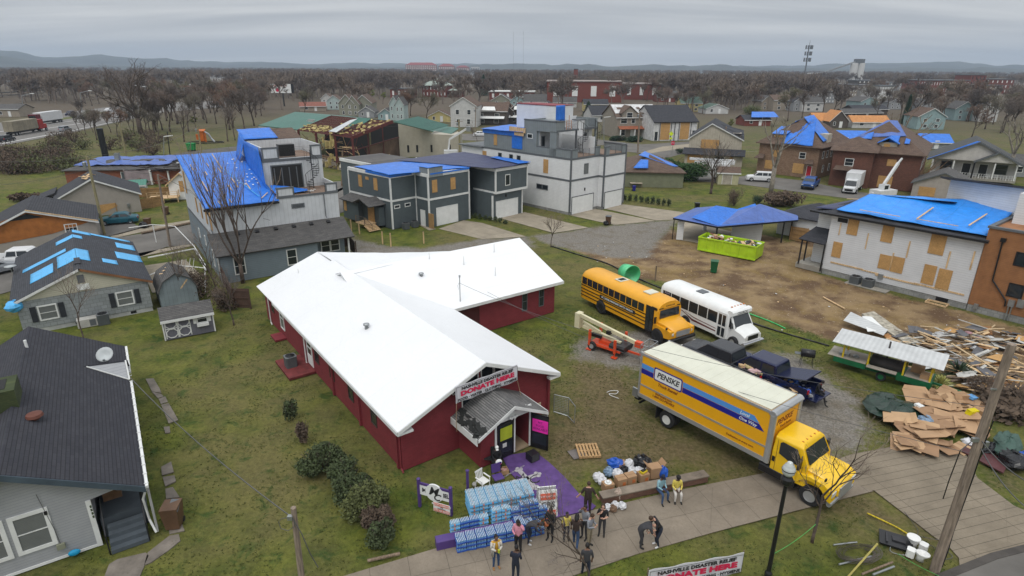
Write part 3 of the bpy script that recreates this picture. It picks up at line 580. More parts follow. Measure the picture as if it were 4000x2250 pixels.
for i in range(5):m.ell((5.05+.1*i,PV-.12,2.32-.05*(i%2)),(.09,.05,.08),6,4)
m.build('white_bow',WHITE,ch)
m=MB();m.box(8.15,-.03,.35,8.85,-.004,.85);m.build('vent_panel',M('cream_panel',(.55,.45,.33),.7),ch)
# roof vents
def vent(u,v,z,r=.14,h=.3,lab='small white roof vent',cap=True,mat=None):
 m=MB();m.lathe([(r*.6,z-.4),(r*.6,z+h*.6)]+([(r,z+h*.6),(r,z+h*.85),(r*.4,z+h)] if cap else [(r*.6,z+h)]),(u,v,0),8);m.build('roof_vent',mat or GALV,ch,True,label=lab)
vent(2.3,9.0,4.0,.2,.3);vent(9.3,15.0,4.25,.2,.28)
for u,v,z in ((13.2,15.2,4.6),(16.6,15.9,4.9),(14.9,13.3,3.9),(10.9,16.6,4.95),(2.4,22.4,3.7)):vent(u,v,z,.045,.45,'thin white vent pipe',False,TRIM)
an=T('antenna_mast','thin dark service mast standing on the white roof edge of the church','mast',(0,0,0));am=ch.matrix_basis
pt=Matrix.Translation(ch.location)@Matrix.Rotation(A36,4,'Z')
def CH(u,v,z=0):return pt@Vec((u,v,z))
an.location=CH(10.6,11.6,3.0);m=MB();m.tube((0,0,0),(0,0,1.9),.035,n=6);m.tube((0,0,1.85),(0,0,2.0),.07,n=6);m.path([(0,0,1.5),(-.15,.05,1.2),(-.1,0,.9)],.015,4);m.build('mast_pole',GALV,an)
# ---------- banners ----------
VIN=M('banner_vinyl',(.62,.62,.66),.6,dirt=.05)
def banner(name,lab,w,h,loc,rz,tilt=0):
 t=T(name,lab,'banner',loc,rz);m=MB();n=16
 for i in range(n):
  a=-w/2+w*i/n;b=-w/2+w*(i+1)/n;ya=.03*sin(i*1.3);yb=.03*sin((i+1)*1.3);m.add([(a,ya,0),(b,yb,0),(b,yb,h),(a,ya,h),(a,ya+.01,0),(b,yb+.01,0),(b,yb+.01,h),(a,ya+.01,h)],[(0,1,2,3),(7,6,5,4),(3,2,6,7),(0,4,5,1)])
 c=m.build('cloth',VIN,t)
 m=MB()
 for a,b,cc,d in ((-w/2+.04,w/2-.04,h-.06,h-.045),(-w/2+.04,w/2-.04,.045,.06),(-w/2+.04,-w/2+.055,.045,h-.045),(w/2-.055,w/2-.04,.045,h-.045)):m.box(a,-.042,cc,b,-.036,d)
 m.build('border',INK,t)
 text('NASHVILLE DISASTER RELIEF',h*.235,INK,t,(0,-.045,h*.79),(R(90),0,0),bold=.009,sx=w/(h*.235*14.2)*.93)
 text('DONATE HERE',h*.36,RED,t,(0,-.045,h*.49),(R(90),0,0),bold=.02,sx=w/(h*.36*6.9)*.88)
 text('FOOD · WATER · CLOTHING · HYGIENE',h*.2,INK,t,(0,-.045,h*.17),(R(90),0,0),bold=.007,sx=w/(h*.2*17.6)*.93)
 return t
b1_=banner('donation_banner','white DONATE HERE banner hung across the church gable above the porch',3.85,.95,tuple(CH(4.7,-.72,3.27)),A36)
b1_.rotation_euler=(0,R(-1),A36)
m=MB();m.path([(-1.9,0,0),(-1.92,.1,-1.2),(-1.9,.1,-1.7)],.015,4);m.path([(1.9,0,0),(2.1,.1,-.6),(2.2,.1,-1.1)],.015,4);m.build('tie_rope',M('tan_rope',(.45,.32,.2),.9),b1_)
# ---------- vehicles ----------
YEL=M('bus_yellow',(.70,.33,.010),.35,dirt=.05,spec=.5);PYEL=M('truck_yellow',(.74,.36,.006),.4,dirt=.03,spec=.5);BYEL=M('bright_yellow_paint',(.78,.48,.01),.25,dirt=.04,spec=.6)
CREAM=M('cream_roof',(.60,.60,.50),.6,dirt=.05);SIL=M('silver_trim',(.42,.43,.44),.35,dirt=.08,metal=.5);CHR=M('chrome',(.5,.5,.52),.2,dirt=.05,metal=.9)
NAVY=M('navy_stripe',(.012,.015,.22),.45,dirt=0);SKYB=M('sky_stripe',(.08,.26,.62),.45,dirt=0);LAMP=M('lamp_lens',(.55,.55,.52),.15,dirt=0);TAIL=M('tail_lamp',(.35,.01,.01),.2,dirt=0);AMB=M('amber_lamp',(.5,.14,.01),.3,dirt=0)
WRIM=M('white_rim',(.6,.6,.58),.4,dirt=.15)
def wheel(t,x,y,r=.5,w=.28,rim=WRIM,hub=.55,side=-1,z=None):
 z=r if z is None else z;m=MB();m.lathe([(r*hub,-w/2),(r*.92,-w/2),(r,-w/2+.04),(r,w/2-.04),(r*.92,w/2),(r*hub,w/2)],(0,0,0),20,'y',False);ty=m.build('wheel',RUB,t,'a');ty.location=(x,y,z)
 m=MB();e=side*w/2;m.lathe([(0.05,e*.55),(r*.22,e*.6),(r*.25,e*.95),(r*.3,e*.5),(r*.42,e*.35),(r*hub*.98,e*.85),(r*hub*1.02,e*1.01),(r*hub*1.02,e*.9)],(0,0,0),16,'y');ri=m.build('rim',rim,ty,'a');return ty
def part(t,name,mat,fn,smooth=False,bevel=0,label=None):
 m=MB();fn(m);return m.build(name,mat,t,smooth,label,bevel)
def poly(m,pts,t=.01,ax='y',y=0,s=1):
 return m.prof(pts,y,y+s*t,'y')
# --- the box truck
O=d4(640,1080);tk=T('box_truck','yellow rental box truck with cream roof and blue stripes, parked across the lawn','truck',tuple(O),R(-51.6))
BX0,BX1,BY0,BY1,BZ0,BZ1=-2.05,5.95,-.03,2.45,1.15,3.95
part(tk,'cargo_box',PYEL,lambda m:m.box(BX0,BY0,BZ0,BX1,BY1,BZ1-.06))
part(tk,'box_roof',CREAM,lambda m:(m.box(BX0+.05,BY0+.1,BZ1-.05,BX1-.25,BY1-.1,BZ1+.005),[m.box(BX0+.6+i*.6,BY0+.12,BZ1,BX0+.62+i*.6,BY1-.12,BZ1+.012) for i in range(12)]))
def rails(m):
 for y in (BY0-.03,BY1-.01):
  m.box(BX0,y,BZ1-.16,BX1,y+.05,BZ1-.02);m.box(BX0,y,BZ0-.02,BX1,y+.05,BZ0+.22);m.box(BX0,y+.01,BZ0+.75,BX1,y+.045,BZ0+.85)
 m.box(BX0-.04,BY0-.02,BZ0,BX0+.1,BY0+.1,BZ1);m.box(BX0-.04,BY1-.1,BZ0,BX0+.1,BY1+.02,BZ1)
part(tk,'box_rail',SIL,rails)
part(tk,'front_cap',SIL,lambda m:(m.rbx(BX1-.28,BY0-.05,BZ1-.3,BX1+.14,BY1+.05,BZ1+.03,.13,'y'),m.rbx(BX1-.2,BY0-.06,BZ0-.03,BX1+.1,BY0+.16,BZ1-.2,.06,'z'),m.rbx(BX1-.2,BY1-.16,BZ0-.03,BX1+.1,BY1+.06,BZ1-.2,.06,'z')),False,.03)
yb=BY0-.004
part(tk,'stripe',SKYB,lambda m:poly(m,[(BX0+.1,3.0),(BX0+.95,3.0),(BX0+.95,3.3),(BX0+.1,3.3)],.004,y=yb,s=-1),label='light blue stripe');part(tk,'stripe',SKYB,lambda m:poly(m,[(BX0+2.9,3.0),(BX0+7.35,3.0),(BX0+7.05,3.3),(BX0+2.9,3.3)],.004,y=yb,s=-1),label='light blue stripe')
part(tk,'stripe',NAVY,lambda m:poly(m,[(BX0+.1,2.68),(BX0+.95,2.68),(BX0+.95,2.98),(BX0+.1,2.98)],.004,y=yb,s=-1),label='navy stripe');part(tk,'stripe',NAVY,lambda m:poly(m,[(BX0+2.9,2.68),(BX0+7.65,2.68),(BX0+7.35,2.98),(BX0+2.9,2.98)],.004,y=yb,s=-1),label='navy stripe')
part(tk,'logo_panel',NAVY,lambda m:m.prof([(BX0+.98,2.72),(BX0+1.05,2.62),(BX0+2.8,2.62),(BX0+2.87,2.72),(BX0+2.87,3.34),(BX0+2.8,3.42),(BX0+1.05,3.42),(BX0+.98,3.34)],yb-.006,yb,'y'))
part(tk,'logo_panel',WHITE,lambda m:m.prof([(BX0+1.05,2.76),(BX0+1.1,2.7),(BX0+2.75,2.7),(BX0+2.8,2.76),(BX0+2.8,3.28),(BX0+2.75,3.34),(BX0+1.1,3.34),(BX0+1.05,3.28)],yb-.012,yb-.004,'y'))
FR=(R(90),0,0)
text('PENSKE',.46,INK,tk,(BX0+1.92,yb-.016,3.02),FR,shear=.25,bold=.012,sx=.92)
text('Truck Rental',.25,M('brown_ink',(.20,.05,.01),.7,dirt=0),tk,(BX0+1.95,yb-.008,2.44),FR,shear=.25,bold=.006)
text('GoPenske.com\n1-800-GO-PENSKE',.19,MATS['brown_ink'],tk,(BX0+1.75,yb-.008,1.72),FR,shear=.2,bold=.004)
text('Local',.24,WHITE,tk,(BX0+6.55,yb-.008,3.14),FR,shear=.2,bold=.004);text('One Way',.24,WHITE,tk,(BX0+6.75,yb-.008,2.83),FR,shear=.2,bold=.004)
text('Dedication at every turn.',.15,MATS['brown_ink'],tk,(BX0+6.5,yb-.008,1.62),FR,shear=.2,bold=.003)
text('PENSKE',.42,MATS['brown_ink'],tk,(BX1+.006,1.05,3.2),(R(90),0,R(90)),shear=.25,bold=.01);text('Truck Rental',.2,MATS['brown_ink'],tk,(BX1+.006,1.2,2.88),(R(90),0,R(90)),shear=.2)
# cab: bonnet truck
CX=BX1+.12
def cab(m):
 y0,y1=.08,2.34
 m.loft([[(x,y0+i,z) for x,z,i in r]+[(x,y1-i,z) for x,z,i in r[::-1]] for r in ([(CX,.75,0),(CX,1.9,0),(CX,2.62,.12),(CX,2.78,.35)],[(CX+1.15,.75,0),(CX+1.15,1.9,0),(CX+1.15,2.62,.12),(CX+1.15,2.8,.35)],[(CX+1.75,.8,0),(CX+1.75,1.88,.02),(CX+1.35,2.62,.14),(CX+1.25,2.76,.35)])])
part(tk,'cab',BYEL,cab,False,.05)
def hood(m):
 y0,y1=.1,2.32
 rg=[]
 for x,zt,i,zb in ((CX+1.5,1.92,.1,1.0),(CX+2.1,1.85,.18,1.0),(CX+2.75,1.66,.3,1.0),(CX+3.05,1.40,.42,.9)):rg.append([(x,y0+i,zb),(x,y0+i,zt-.22),(x,y0+i+.28,zt),(x,1.21,zt+.05),(x,y1-i-.28,zt),(x,y1-i,zt-.22),(x,y1-i,zb)])
 m.loft(rg)
part(tk,'bonnet',BYEL,hood,'a')
def fend(m):
 for y0,y1 in ((-.02,.5),(1.92,2.44)):
  p=[(CX+1.35,1.02)]+[(CX+2.05+.72*cos(a),.5+.72*sin(a)+.12) for a in np.linspace(PI*.86,PI*.08,9)]+[(CX+2.98,.72),(CX+2.98,1.28),(CX+2.6,1.52),(CX+1.9,1.56),(CX+1.35,1.45)]
  m.prof(p,y0,y1,'y')
part(tk,'wing',BYEL,fend,False,.03)
WS=[(CX+1.70,.28,1.92),(CX+1.70,2.14,1.92),(CX+1.37,2.06,2.58),(CX+1.37,.36,2.58)]
part(tk,'windscreen',GLASS,lambda m:m.slab([(x+.035,y,z) for x,y,z in WS],.02))
part(tk,'side_window',GLASS,lambda m:m.prof([(CX+.35,1.92),(CX+.35,2.5),(CX+.45,2.58),(CX+1.15,2.55),(CX+1.45,2.0),(CX+1.4,1.78),(CX+.9,1.74)],.05,.075,'y'))
part(tk,'door_line',M('dark_yellow_seam',(.25,.13,.01),.5),lambda m:(m.box(CX+.22,.068,.95,CX+.24,.078,2.6),m.box(CX+1.5,.068,.95,CX+1.52,.078,1.8)))
part(tk,'vent_hatch',BLACK,lambda m:m.box(CX+.06,.062,1.35,CX+.2,.08,1.62))
part(tk,'visor_lamp',AMB,lambda m:[m.ell((CX+1.15,.5+i*.36,2.8),(.06,.04,.03),6,4) for i in range(5)])
part(tk,'grille',SIL,lambda m:(m.box(CX+3.04,.6,.85,CX+3.09,1.82,1.32),m.rbx(CX+2.8,.1,.45,CX+3.0,2.32,.7,.06,'y')))
part(tk,'headlight',LAMP,lambda m:m.rbx(CX+2.9,.04,1.0,CX+3.01,.42,1.25,.03,'y'));part(tk,'headlight',LAMP,lambda m:m.rbx(CX+2.9,2.0,1.0,CX+3.01,2.38,1.25,.03,'y'))
part(tk,'mirror',BLACK,lambda m:(m.box(CX+1.4,-.28,1.75,CX+1.5,-.02,2.25),m.tube((CX+1.45,.0,2.2),(CX+1.4,.12,2.3),.025),m.ell((CX+2.6,.05,1.75),(.05,.12,.1),6,5)));part(tk,'mirror',BLACK,lambda m:(m.box(CX+1.4,2.44,1.75,CX+1.5,2.7,2.25),m.tube((CX+1.45,2.3,2.3),(CX+1.4,2.5,2.2),.025)))
part(tk,'chassis',BLACK,lambda m:(m.box(BX0+.1,.7,.72,CX+2.6,.9,1.12),m.box(BX0+.1,1.5,.72,CX+2.6,1.7,1.12),m.rbx(CX-.5,.05,.45,CX+1.3,.55,.95,.08,'x'),m.rbx(CX+.1,1.9,.45,CX+1.3,2.35,.95,.08,'x'),m.box(BX0-.35,.1,.75,BX0,2.3,.85),m.box(BX0-.1,.2,.5,BX0,2.2,.6)))
part(tk,'liftgate',GALV,lambda m:(m.box(BX0-.16,.05,.9,BX0-.05,2.35,1.5),m.box(BX0-.45,-.02,.95,BX0-.1,.08,1.5)))
wheel(tk,0,.18,.5,.3);wheel(tk,0,.52,.5,.28);wheel(tk,0,2.2,.5,.5,side=1);wheel(tk,CX+2.05,.2,.5,.3,SIL);wheel(tk,CX+2.05,2.2,.5,.3,SIL,side=1)
part(tk,'mudflap',RUB,lambda m:m.box(-.75,.03,.25,-.72,.65,1.0))
# --- the school bus
O=d4(235,360);bs=T('school_bus','yellow school bus with black rails standing beside the white minibus','bus',tuple(O),R(-58.5))
def body(m):
 pr=[(0.0,.55),(0,2.35),(.12,2.68),(.4,2.9),(.8,3.0),(1.22,3.03),(1.64,3.0),(2.04,2.9),(2.32,2.68),(2.44,2.35),(2.44,.55)]
 rg=[]
 for x,s,dz in ((-2.85,.90,-.12),(-2.7,.97,-.04),(-2.4,1,0),(5.9,1,0),(6.3,.97,-.06)):rg.append([(x,1.22+(y-1.22)*s,z+dz*(z>2)) for y,z in pr])
 m.loft(rg)
part(bs,'body',YEL,body,'a')
part(bs,'rub_rail',BLACK,lambda m:[m.box(-2.7,y,z,5.1,y+.04,z+.07) for y in (-.03,2.43) for z in (.85,1.15,1.42,1.72)]+[m.box(-2.7,-.03,1.72,5.1,.01,1.78)])
def bwin(x0,x1,z0=1.9,z1=2.45):
 for y in (-.012,2.432):
  f=part(bs,'window',BLACK,lambda m:m.box(x0-.03,y,z0-.03,x1+.03,y+.02,z1+.03));part2=MB();part2.box(x0,y-.006 if y<0 else y+.006,z0,x1,y+.01 if y<0 else y+.026,z1);part2.build('pane',GLASS,f)
for i in range(11):bwin(-2.55+i*.685,-2.0+i*.685)
part(bs,'door',BLACK,lambda m:m.box(5.12,-.02,.5,5.95,.02,2.55));
part(bs,'door_pane',GLASS,lambda m:[m.box(a,-.035,c,b,-.018,d) for a,b in ((5.2,5.5),(5.58,5.87)) for c,d in ((.65,1.45),(1.55,2.45))])
part(bs,'name_panel',INK,lambda m:m.box(-.2,-.04,1.32,4.0,-.028,1.62));text('MT. CARMEL MISSIONARY BAPTIST CHURCH',.2,WHITE,bs,(1.9,-.044,1.47),FR,bold=.004,sx=.93)
def bh(m):
 rg=[]
 for x,zt,i in ((6.1,1.75,.1),(6.9,1.7,.16),(7.6,1.5,.3),(7.78,1.3,.36)):rg.append([(x,i,.75),(x,i,zt-.2),(x,i+.25,zt),(x,1.22,zt+.04),(x,2.19-i,zt),(x,2.44-i,zt-.2),(x,2.44-i,.75)])
 m.loft(rg)
part(bs,'bonnet',YEL,bh,'a')
part(bs,'wing',YEL,lambda m:[m.prof([(5.95,.9)]+[(6.5+.62*cos(a),.5+.62*sin(a)) for a in np.linspace(PI*.9,PI*.05,8)]+[(7.7,.7),(7.7,1.25),(7.2,1.3),(6.0,1.35)],y0,y0+.45,'y') for y0 in (-.02,2.01)])
part(bs,'windscreen',GLASS,lambda m:m.slab([(6.36,.22,1.78),(6.36,2.22,1.78),(6.29,2.16,2.5),(6.29,.28,2.5)],.03))
part(bs,'visor',BLACK,lambda m:(m.box(5.9,.15,2.5,6.33,2.29,2.56),m.box(5.7,-.01,2.4,6.2,.03,2.6)))
part(bs,'grille',SIL,lambda m:m.box(7.76,.55,.8,7.81,1.89,1.22));part(bs,'bumper',BLACK,lambda m:m.rbx(7.6,.0,.45,7.9,2.44,.72,.06,'y'))
part(bs,'headlight',LAMP,lambda m:m.lathe([(.13,0),(.12,.05),(.02,.07)],(7.68,.3,1.0),10,'x'));part(bs,'headlight',LAMP,lambda m:m.lathe([(.13,0),(.12,.05),(.02,.07)],(7.68,2.14,1.0),10,'x'))
part(bs,'mirror',BLACK,lambda m:(m.box(6.3,-.32,1.5,6.36,-.12,2.0),m.tube((6.25,0,1.9),(6.33,-.2,1.95),.02)));part(bs,'mirror',BLACK,lambda m:(m.ell((7.4,-.1,1.45),(.08,.1,.1),7,5),m.tube((7.2,.2,1.4),(7.4,-.1,1.45),.02)))
part(bs,'roof_hatch',CREAM,lambda m:(m.box(.6,.75,3.0,1.35,1.65,3.06),));part(bs,'roof_hatch',CREAM,lambda m:m.box(3.9,.75,3.0,4.65,1.65,3.08));part(bs,'hatch_opening',DARKIN,lambda m:m.box(.75,.9,3.05,1.2,1.5,3.075));part(bs,'marker_lamp',AMB,lambda m:[m.box(6.05,.6+i*.3,2.86,6.2,.68+i*.3,2.92) for i in range(5)])
part(bs,'destination_panel',YEL,lambda m:m.prof([(6.05,2.52),(6.34,2.52),(6.3,2.8),(6.1,2.85)],.55,1.9,'y'));text('SCHOOL BUS',.15,INK,bs,(6.335,1.22,2.66),(R(86),0,R(90)))
part(bs,'chassis',BLACK,lambda m:m.box(-2.5,.7,.4,7.3,1.7,.7))
part(bs,'wheel_arch',DARKIN,lambda m:(m.lathe([(.6,-.008),(.6,.02)],(0,0,.55),18,'y'),m.lathe([(.6,-.03),(.6,.02)],(6.5,0,.5),18,'y')));wheel(bs,0,.08,.52,.3,BLACK);wheel(bs,0,2.25,.5,.28,BLACK,side=1);wheel(bs,6.5,.06,.52,.3,BLACK);wheel(bs,6.5,2.25,.5,.28,BLACK,side=1)
# --- the white minibus
O=d4(765,440);wb=T('minibus','white church minibus with dark windows and maroon swoosh behind the school bus','bus',tuple(O),R(-58.5))
def body(m):
 pr=[(0.0,.4),(0,2.2),(.1,2.5),(.35,2.7),(.8,2.76),(1.15,2.77),(1.5,2.76),(1.95,2.7),(2.2,2.5),(2.3,2.2),(2.3,.4)]
 m.loft([[(x,1.15+(y-1.15)*s,z+dz*(z>2)) for y,z in pr] for x,s,dz in ((-2.95,.93,-.1),(-2.8,.99,-.02),(-2.5,1,0),(3.3,1,0),(3.75,.98,.0),(3.95,.92,-.12))])
part(wb,'body',WHITE,body,'a')
part(wb,'window_band',GLASS,lambda m:[m.box(-2.6+i*.93,-.012,1.35,-1.74+i*.93,.012,2.2) for i in range(6)])
part(wb,'window_band',GLASS,lambda m:[m.box(-2.6+i*.93,2.288,1.35,-1.74+i*.93,2.312,2.2) for i in range(6)])
text('Blessed\nHope\nPentecostal',.24,M('pale_lilac_ink',(.4,.35,.45),.6,dirt=0),wb,(-2.15,-.018,1.85),FR,sx=.75,shear=.2)
d_=part(wb,'door',TRIM,lambda m:(m.box(3.02,-.03,.35,3.78,.0,2.35),));
m=MB();[m.box(a,-.04,c,b,-.028,d) for a,b in ((3.08,3.36),(3.44,3.72)) for c,d in ((.5,1.2),(1.35,2.2))];m.build('door_pane',GLASS,d_)
def swoosh(m):
 m.prof([(-.7,1.2),(-.4,1.2),(.6,.7),(2.9,.66),(2.9,.75),(.65,.85)],-.012,0,'y');m.prof([(-.2,1.2),(-.05,1.2),(.75,.98),(2.9,.9),(2.9,.94),(.8,1.04)],-.012,0,'y');m.prof([(-2.7,1.05),(-.6,1.05),(-.6,1.09),(-2.7,1.09)],-.012,0,'y')
part(wb,'swoosh',M('maroon_stripe',(.13,.03,.035),.5,dirt=0),swoosh)
def wh(m):
 rg=[]
 for x,zt,i in ((3.7,1.55,.12),(4.3,1.5,.14),(4.95,1.32,.2),(5.3,1.12,.26)):rg.append([(x,i,.4),(x,i,zt-.15),(x,i+.2,zt),(x,1.15,zt+.05),(x,2.1-i,zt),(x,2.3-i,zt-.15),(x,2.3-i,.4)])
 m.loft(rg)
part(wb,'bonnet',WHITE,wh,'a')
def cabw(m):m.loft([[(3.6,.12,1.3),(3.6,2.18,1.3),(3.6,2.1,2.3),(3.6,.2,2.3)],[(4.45,.14,1.35),(4.45,2.16,1.35),(3.98,2.06,2.22),(3.98,.24,2.22)]])
part(wb,'cab',WHITE,cabw);part(wb,'windscreen',GLASS,lambda m:m.slab([(4.46,.26,1.4),(4.46,2.04,1.4),(4.02,1.96,2.18),(4.02,.34,2.18)],.02));part(wb,'side_window',GLASS,lambda m:m.prof([(3.85,1.4),(4.32,1.4),(3.98,2.1),(3.85,2.1)],.1,.15,'y'))
part(wb,'cap',WHITE,lambda m:m.rbx(3.7,.1,2.2,4.15,2.2,2.62,.1,'y'));text('CHURCH',.26,INK,wb,(4.16,1.15,2.4),(R(90),0,R(90)))
part(wb,'grille',BLACK,lambda m:m.box(5.28,.6,.72,5.33,1.7,1.05));part(wb,'bumper',CHR,lambda m:m.rbx(5.2,.08,.38,5.48,2.22,.6,.05,'y'))
for y in (.3,1.7):part(wb,'headlight',LAMP,lambda m:m.box(5.25,y,.78,5.32,y+.28,.98))
part(wb,'roof_hatch',GREYT,lambda m:m.box(.0,.8,2.76,.7,1.5,2.82));part(wb,'marker_lamp',AMB,lambda m:[m.box(3.6,.5+i*.32,2.74,3.7,.6+i*.32,2.8) for i in range(5)])
part(wb,'mirror',BLACK,lambda m:m.box(4.2,-.12,1.4,4.28,.08,1.8))
wheel(wb,0,.07,.42,.25,SIL);wheel(wb,0,2.15,.4,.25,SIL,side=1);wheel(wb,4.5,.07,.42,.25,SIL);wheel(wb,4.5,2.1,.4,.25,SIL,side=1);wheel(wb,-1.3,.07,.42,.25,SIL)
part(wb,'wheel_arch',BLACK,lambda m:(m.lathe([(.48,-.01),(.48,.02)],(0,0,.42),16,'y'),m.lathe([(.48,-.01),(.48,.02)],(-1.3,0,.42),16,'y')))
# --- generic cars and pickups (x forward, y across from 0 to width)
def carbody(m,L_,Wd,prof_,cab_,z0=.28):
 n=[]
 for x,zt,i in prof_:n.append([(x,i,z0),(x,i-.0,zt-.22),(x,i+.06,zt-.05),(x,i+.16,zt),(x,Wd-i-.16,zt),(x,Wd-i-.06,zt-.05),(x,Wd-i,zt-.22),(x,Wd-i,z0)])
 m.loft(n)
def cabin(m,x0,x1,x2,x3,zb,zr,Wd,i=.07,j=.22):
 m.loft([[(x0,i,zb),(x3,i,zb),(x3,Wd-i,zb),(x0,Wd-i,zb)],[(x1,j,zr-.05),(x2,j,zr-.05),(x2,Wd-j,zr-.05),(x1,Wd-j,zr-.05)],[(x1+.12,j+.1,zr),(x2-.1,j+.1,zr),(x2-.1,Wd-j-.1,zr),(x1+.12,Wd-j-.1,zr)]])
def glasses(t,x0,x1,x2,x3,zb,zr,Wd,i=.07,j=.22,pill=()):
 def side(m):
  for y0,y1 in ((i,j),(Wd-i,Wd-j)):
   s=-1 if y0<1 else 1;f=lambda x,k:(x,y0+(y1-y0)*k+s*.012,zb+(zr-.05-zb)*k)
   a=lambda k:x0+(x1-x0)*k+.1;b=lambda k:x3+(x2-x3)*k-.12
   k0,k1=.12,.86;xs=[a(k1)]+list(pill)+[b(k1)]
   for q in range(len(xs)-1):
    p0=(a(k0) if q==0 else xs[q]+.05);p1=(b(k0) if q==len(xs)-2 else xs[q+1]-.05)
    m.add([f(p0,k0),f(p1,k0),f(xs[q+1]-.05,k1),f(xs[q]+.05,k1)],[(0,1,2,3)])
 part(t,'side_window',GLASS,side)
 part(t,'windscreen',GLASS,lambda m:m.add([(x3+(x2-x3)*.1+.012,i+.12,zb+.08),(x3+(x2-x3)*.1+.012,Wd-i-.12,zb+.08),(x2+(x3-x2)*.12+.012,Wd-j-.06,zr-.14),(x2+(x3-x2)*.12+.012,j+.06,zr-.14)],[(0,1,2,3)]))
 part(t,'rear_window',GLASS,lambda m:m.add([(x0+(x1-x0)*.15-.012,i+.15,zb+.1),(x0+(x1-x0)*.15-.012,Wd-i-.15,zb+.1),(x1+(x0-x1)*.15-.012,Wd-j-.1,zr-.15),(x1+(x0-x1)*.15-.012,j+.1,zr-.15)],[(0,3,2,1)]))
def lights(t,xf,xr,Wd,z=.75):
 for y in (.1,Wd-.4):part(t,'headlight',LAMP,lambda m:m.box(xf-.04,y,z-.08,xf+.02,y+.3,z+.08));part(t,'tail_light',TAIL,lambda m:m.box(xr-.02,y+.05,z-.02,xr+.03,y+.25,z+.22))
 part(t,'grille',BLACK,lambda m:m.box(xf-.02,.5,z-.3,xf+.015,Wd-.5,z+.08))
def car(name,lab,loc,rz,mat,kind='sedan',group=None,rim=SIL,cat='car'):
 t=T(name,lab,cat,loc,rz,group);Wd=1.8
 if kind=='sedan':part(t,'body',mat,lambda m:(carbody(m,4.6,Wd,[(-2.3,.75,.14),(-2.1,.92,.04),(-1.5,.97,0),(1.1,.95,0),(2.0,.8,.05),(2.3,.6,.2)],0),cabin(m,-1.6,-1.05,.25,1.0,.93,1.42,Wd)));glasses(t,-1.6,-1.05,.25,1.0,.93,1.42,Wd,pill=(-.35,));lights(t,2.28,-2.3,Wd,.66);r=.32;wx=(-1.4,1.4)
 elif kind=='suv':part(t,'body',mat,lambda m:(carbody(m,4.7,Wd,[(-2.35,.95,.1),(-2.2,1.08,.02),(1.1,1.08,0),(2.1,.98,.05),(2.35,.75,.15)],0,.35),cabin(m,-2.3,-2.05,.5,1.15,1.06,1.75,Wd)));glasses(t,-2.3,-2.05,.5,1.15,1.06,1.75,Wd,pill=(-1.2,-.3));lights(t,2.33,-2.35,Wd,.8);r=.38;wx=(-1.45,1.45)
 wheel(t,wx[0],.1,r,.2,rim);wheel(t,wx[0],Wd-.1,r,.2,rim,side=1);wheel(t,wx[1],.1,r,.2,rim);wheel(t,wx[1],Wd-.1,r,.2,rim,side=1);return t
def pickup(name,lab,loc,rz,mat,group=None,rim=SIL,flip=True):
 loc=Vec(loc)-Vec((-sin(rz),cos(rz),0))*(2.0 if flip else 0);t=T(name,lab,'pickup truck',tuple(loc),rz,group);Wd=2.0
 def b(m):
  carbody(m,0,Wd,[(.78,1.22,0),(3.3,1.22,0),(3.9,1.2,0),(4.6,1.12,.05),(4.82,.85,.15)],0,.42);cabin(m,.8,.95,2.75,3.45,1.2,1.88,Wd)
  m.box(-1.2,0,.42,.8,.09,1.22);m.box(-1.2,Wd-.09,.42,.8,Wd,1.22);m.box(-1.2,.09,.5,.8,Wd-.09,.66);m.box(.74,.09,.6,.8,Wd-.09,1.22)
 part(t,'body',mat,b,False,.03);glasses(t,.8,.95,2.75,3.45,1.2,1.88,Wd,pill=(1.85,))
 lights(t,4.8,-1.2,Wd,.88);part(t,'bumper',BLACK,lambda m:(m.rbx(4.72,.1,.42,4.95,1.9,.66,.05,'y'),m.rbx(-1.42,.1,.45,-1.22,1.9,.65,.05,'y')))
 part(t,'mirror',BLACK,lambda m:m.box(2.95,-.22,1.25,3.08,-.02,1.45))
 for x in (0,3.75):
  wheel(t,x,.12,.42,.27,rim);wheel(t,x,Wd-.12,.42,.27,rim,side=1)
  part(t,'wheel_arch',BLACK,lambda m:(m.lathe([(.5,-.008),(.5,.05)],(x,0,.46),16,'y'),m.lathe([(.5,-.05),(.5,.008)],(x,Wd,.46),16,'y')))
 return t
DBLUE=M('dark_blue_metallic',(.008,.013,.055),.22,dirt=.06,metal=.3,spec=.7);BLKM=M('black_metallic',(.022,.024,.03),.25,dirt=.08,metal=.2,spec=.6)
bp=pickup('pickup_truck','dark blue pickup with its rear cover raised and tailgate down',tuple(d4(1390,905)),R(-52+180),DBLUE,rim=BLACK)
part(bp,'tailgate',DBLUE,lambda m:m.bx((-1.5,1,.62),(.62,1.8,.07)));part(bp,'bed_cover',DBLUE,lambda m:m.bx((-.1,1.0,1.52),(1.9,1.9,.06),0,0,R(15)))
part(bp,'door_badge',AMB,lambda m:m.box(1.7,2.002,.95,2.35,2.012,1.06))
q=random.Random(5)
def junk(t,n,x0,x1,y0,y1,z,mats,s=(.1,.3),nm='load'):
 for k_,mt in enumerate(mats):
  m=MB()
  for i in range(n):m.bx((q.uniform(x0,x1),q.uniform(y0,y1),z+q.uniform(0,.18)),(q.uniform(*s),q.uniform(*s),q.uniform(.03,.18)),q.random()*3,q.uniform(-.3,.3),q.uniform(-.3,.3))
  m.build(nm,mt,t)
dark=M('dark_clutter',(.05,.05,.055),.7);blu=M('blue_plastic',(.02,.1,.45),.4)
junk(bp,7,-1.4,.4,.3,1.7,.72,[dark,M('grey_clutter',(.3,.3,.31),.7),blu],(.1,.28),'tools')
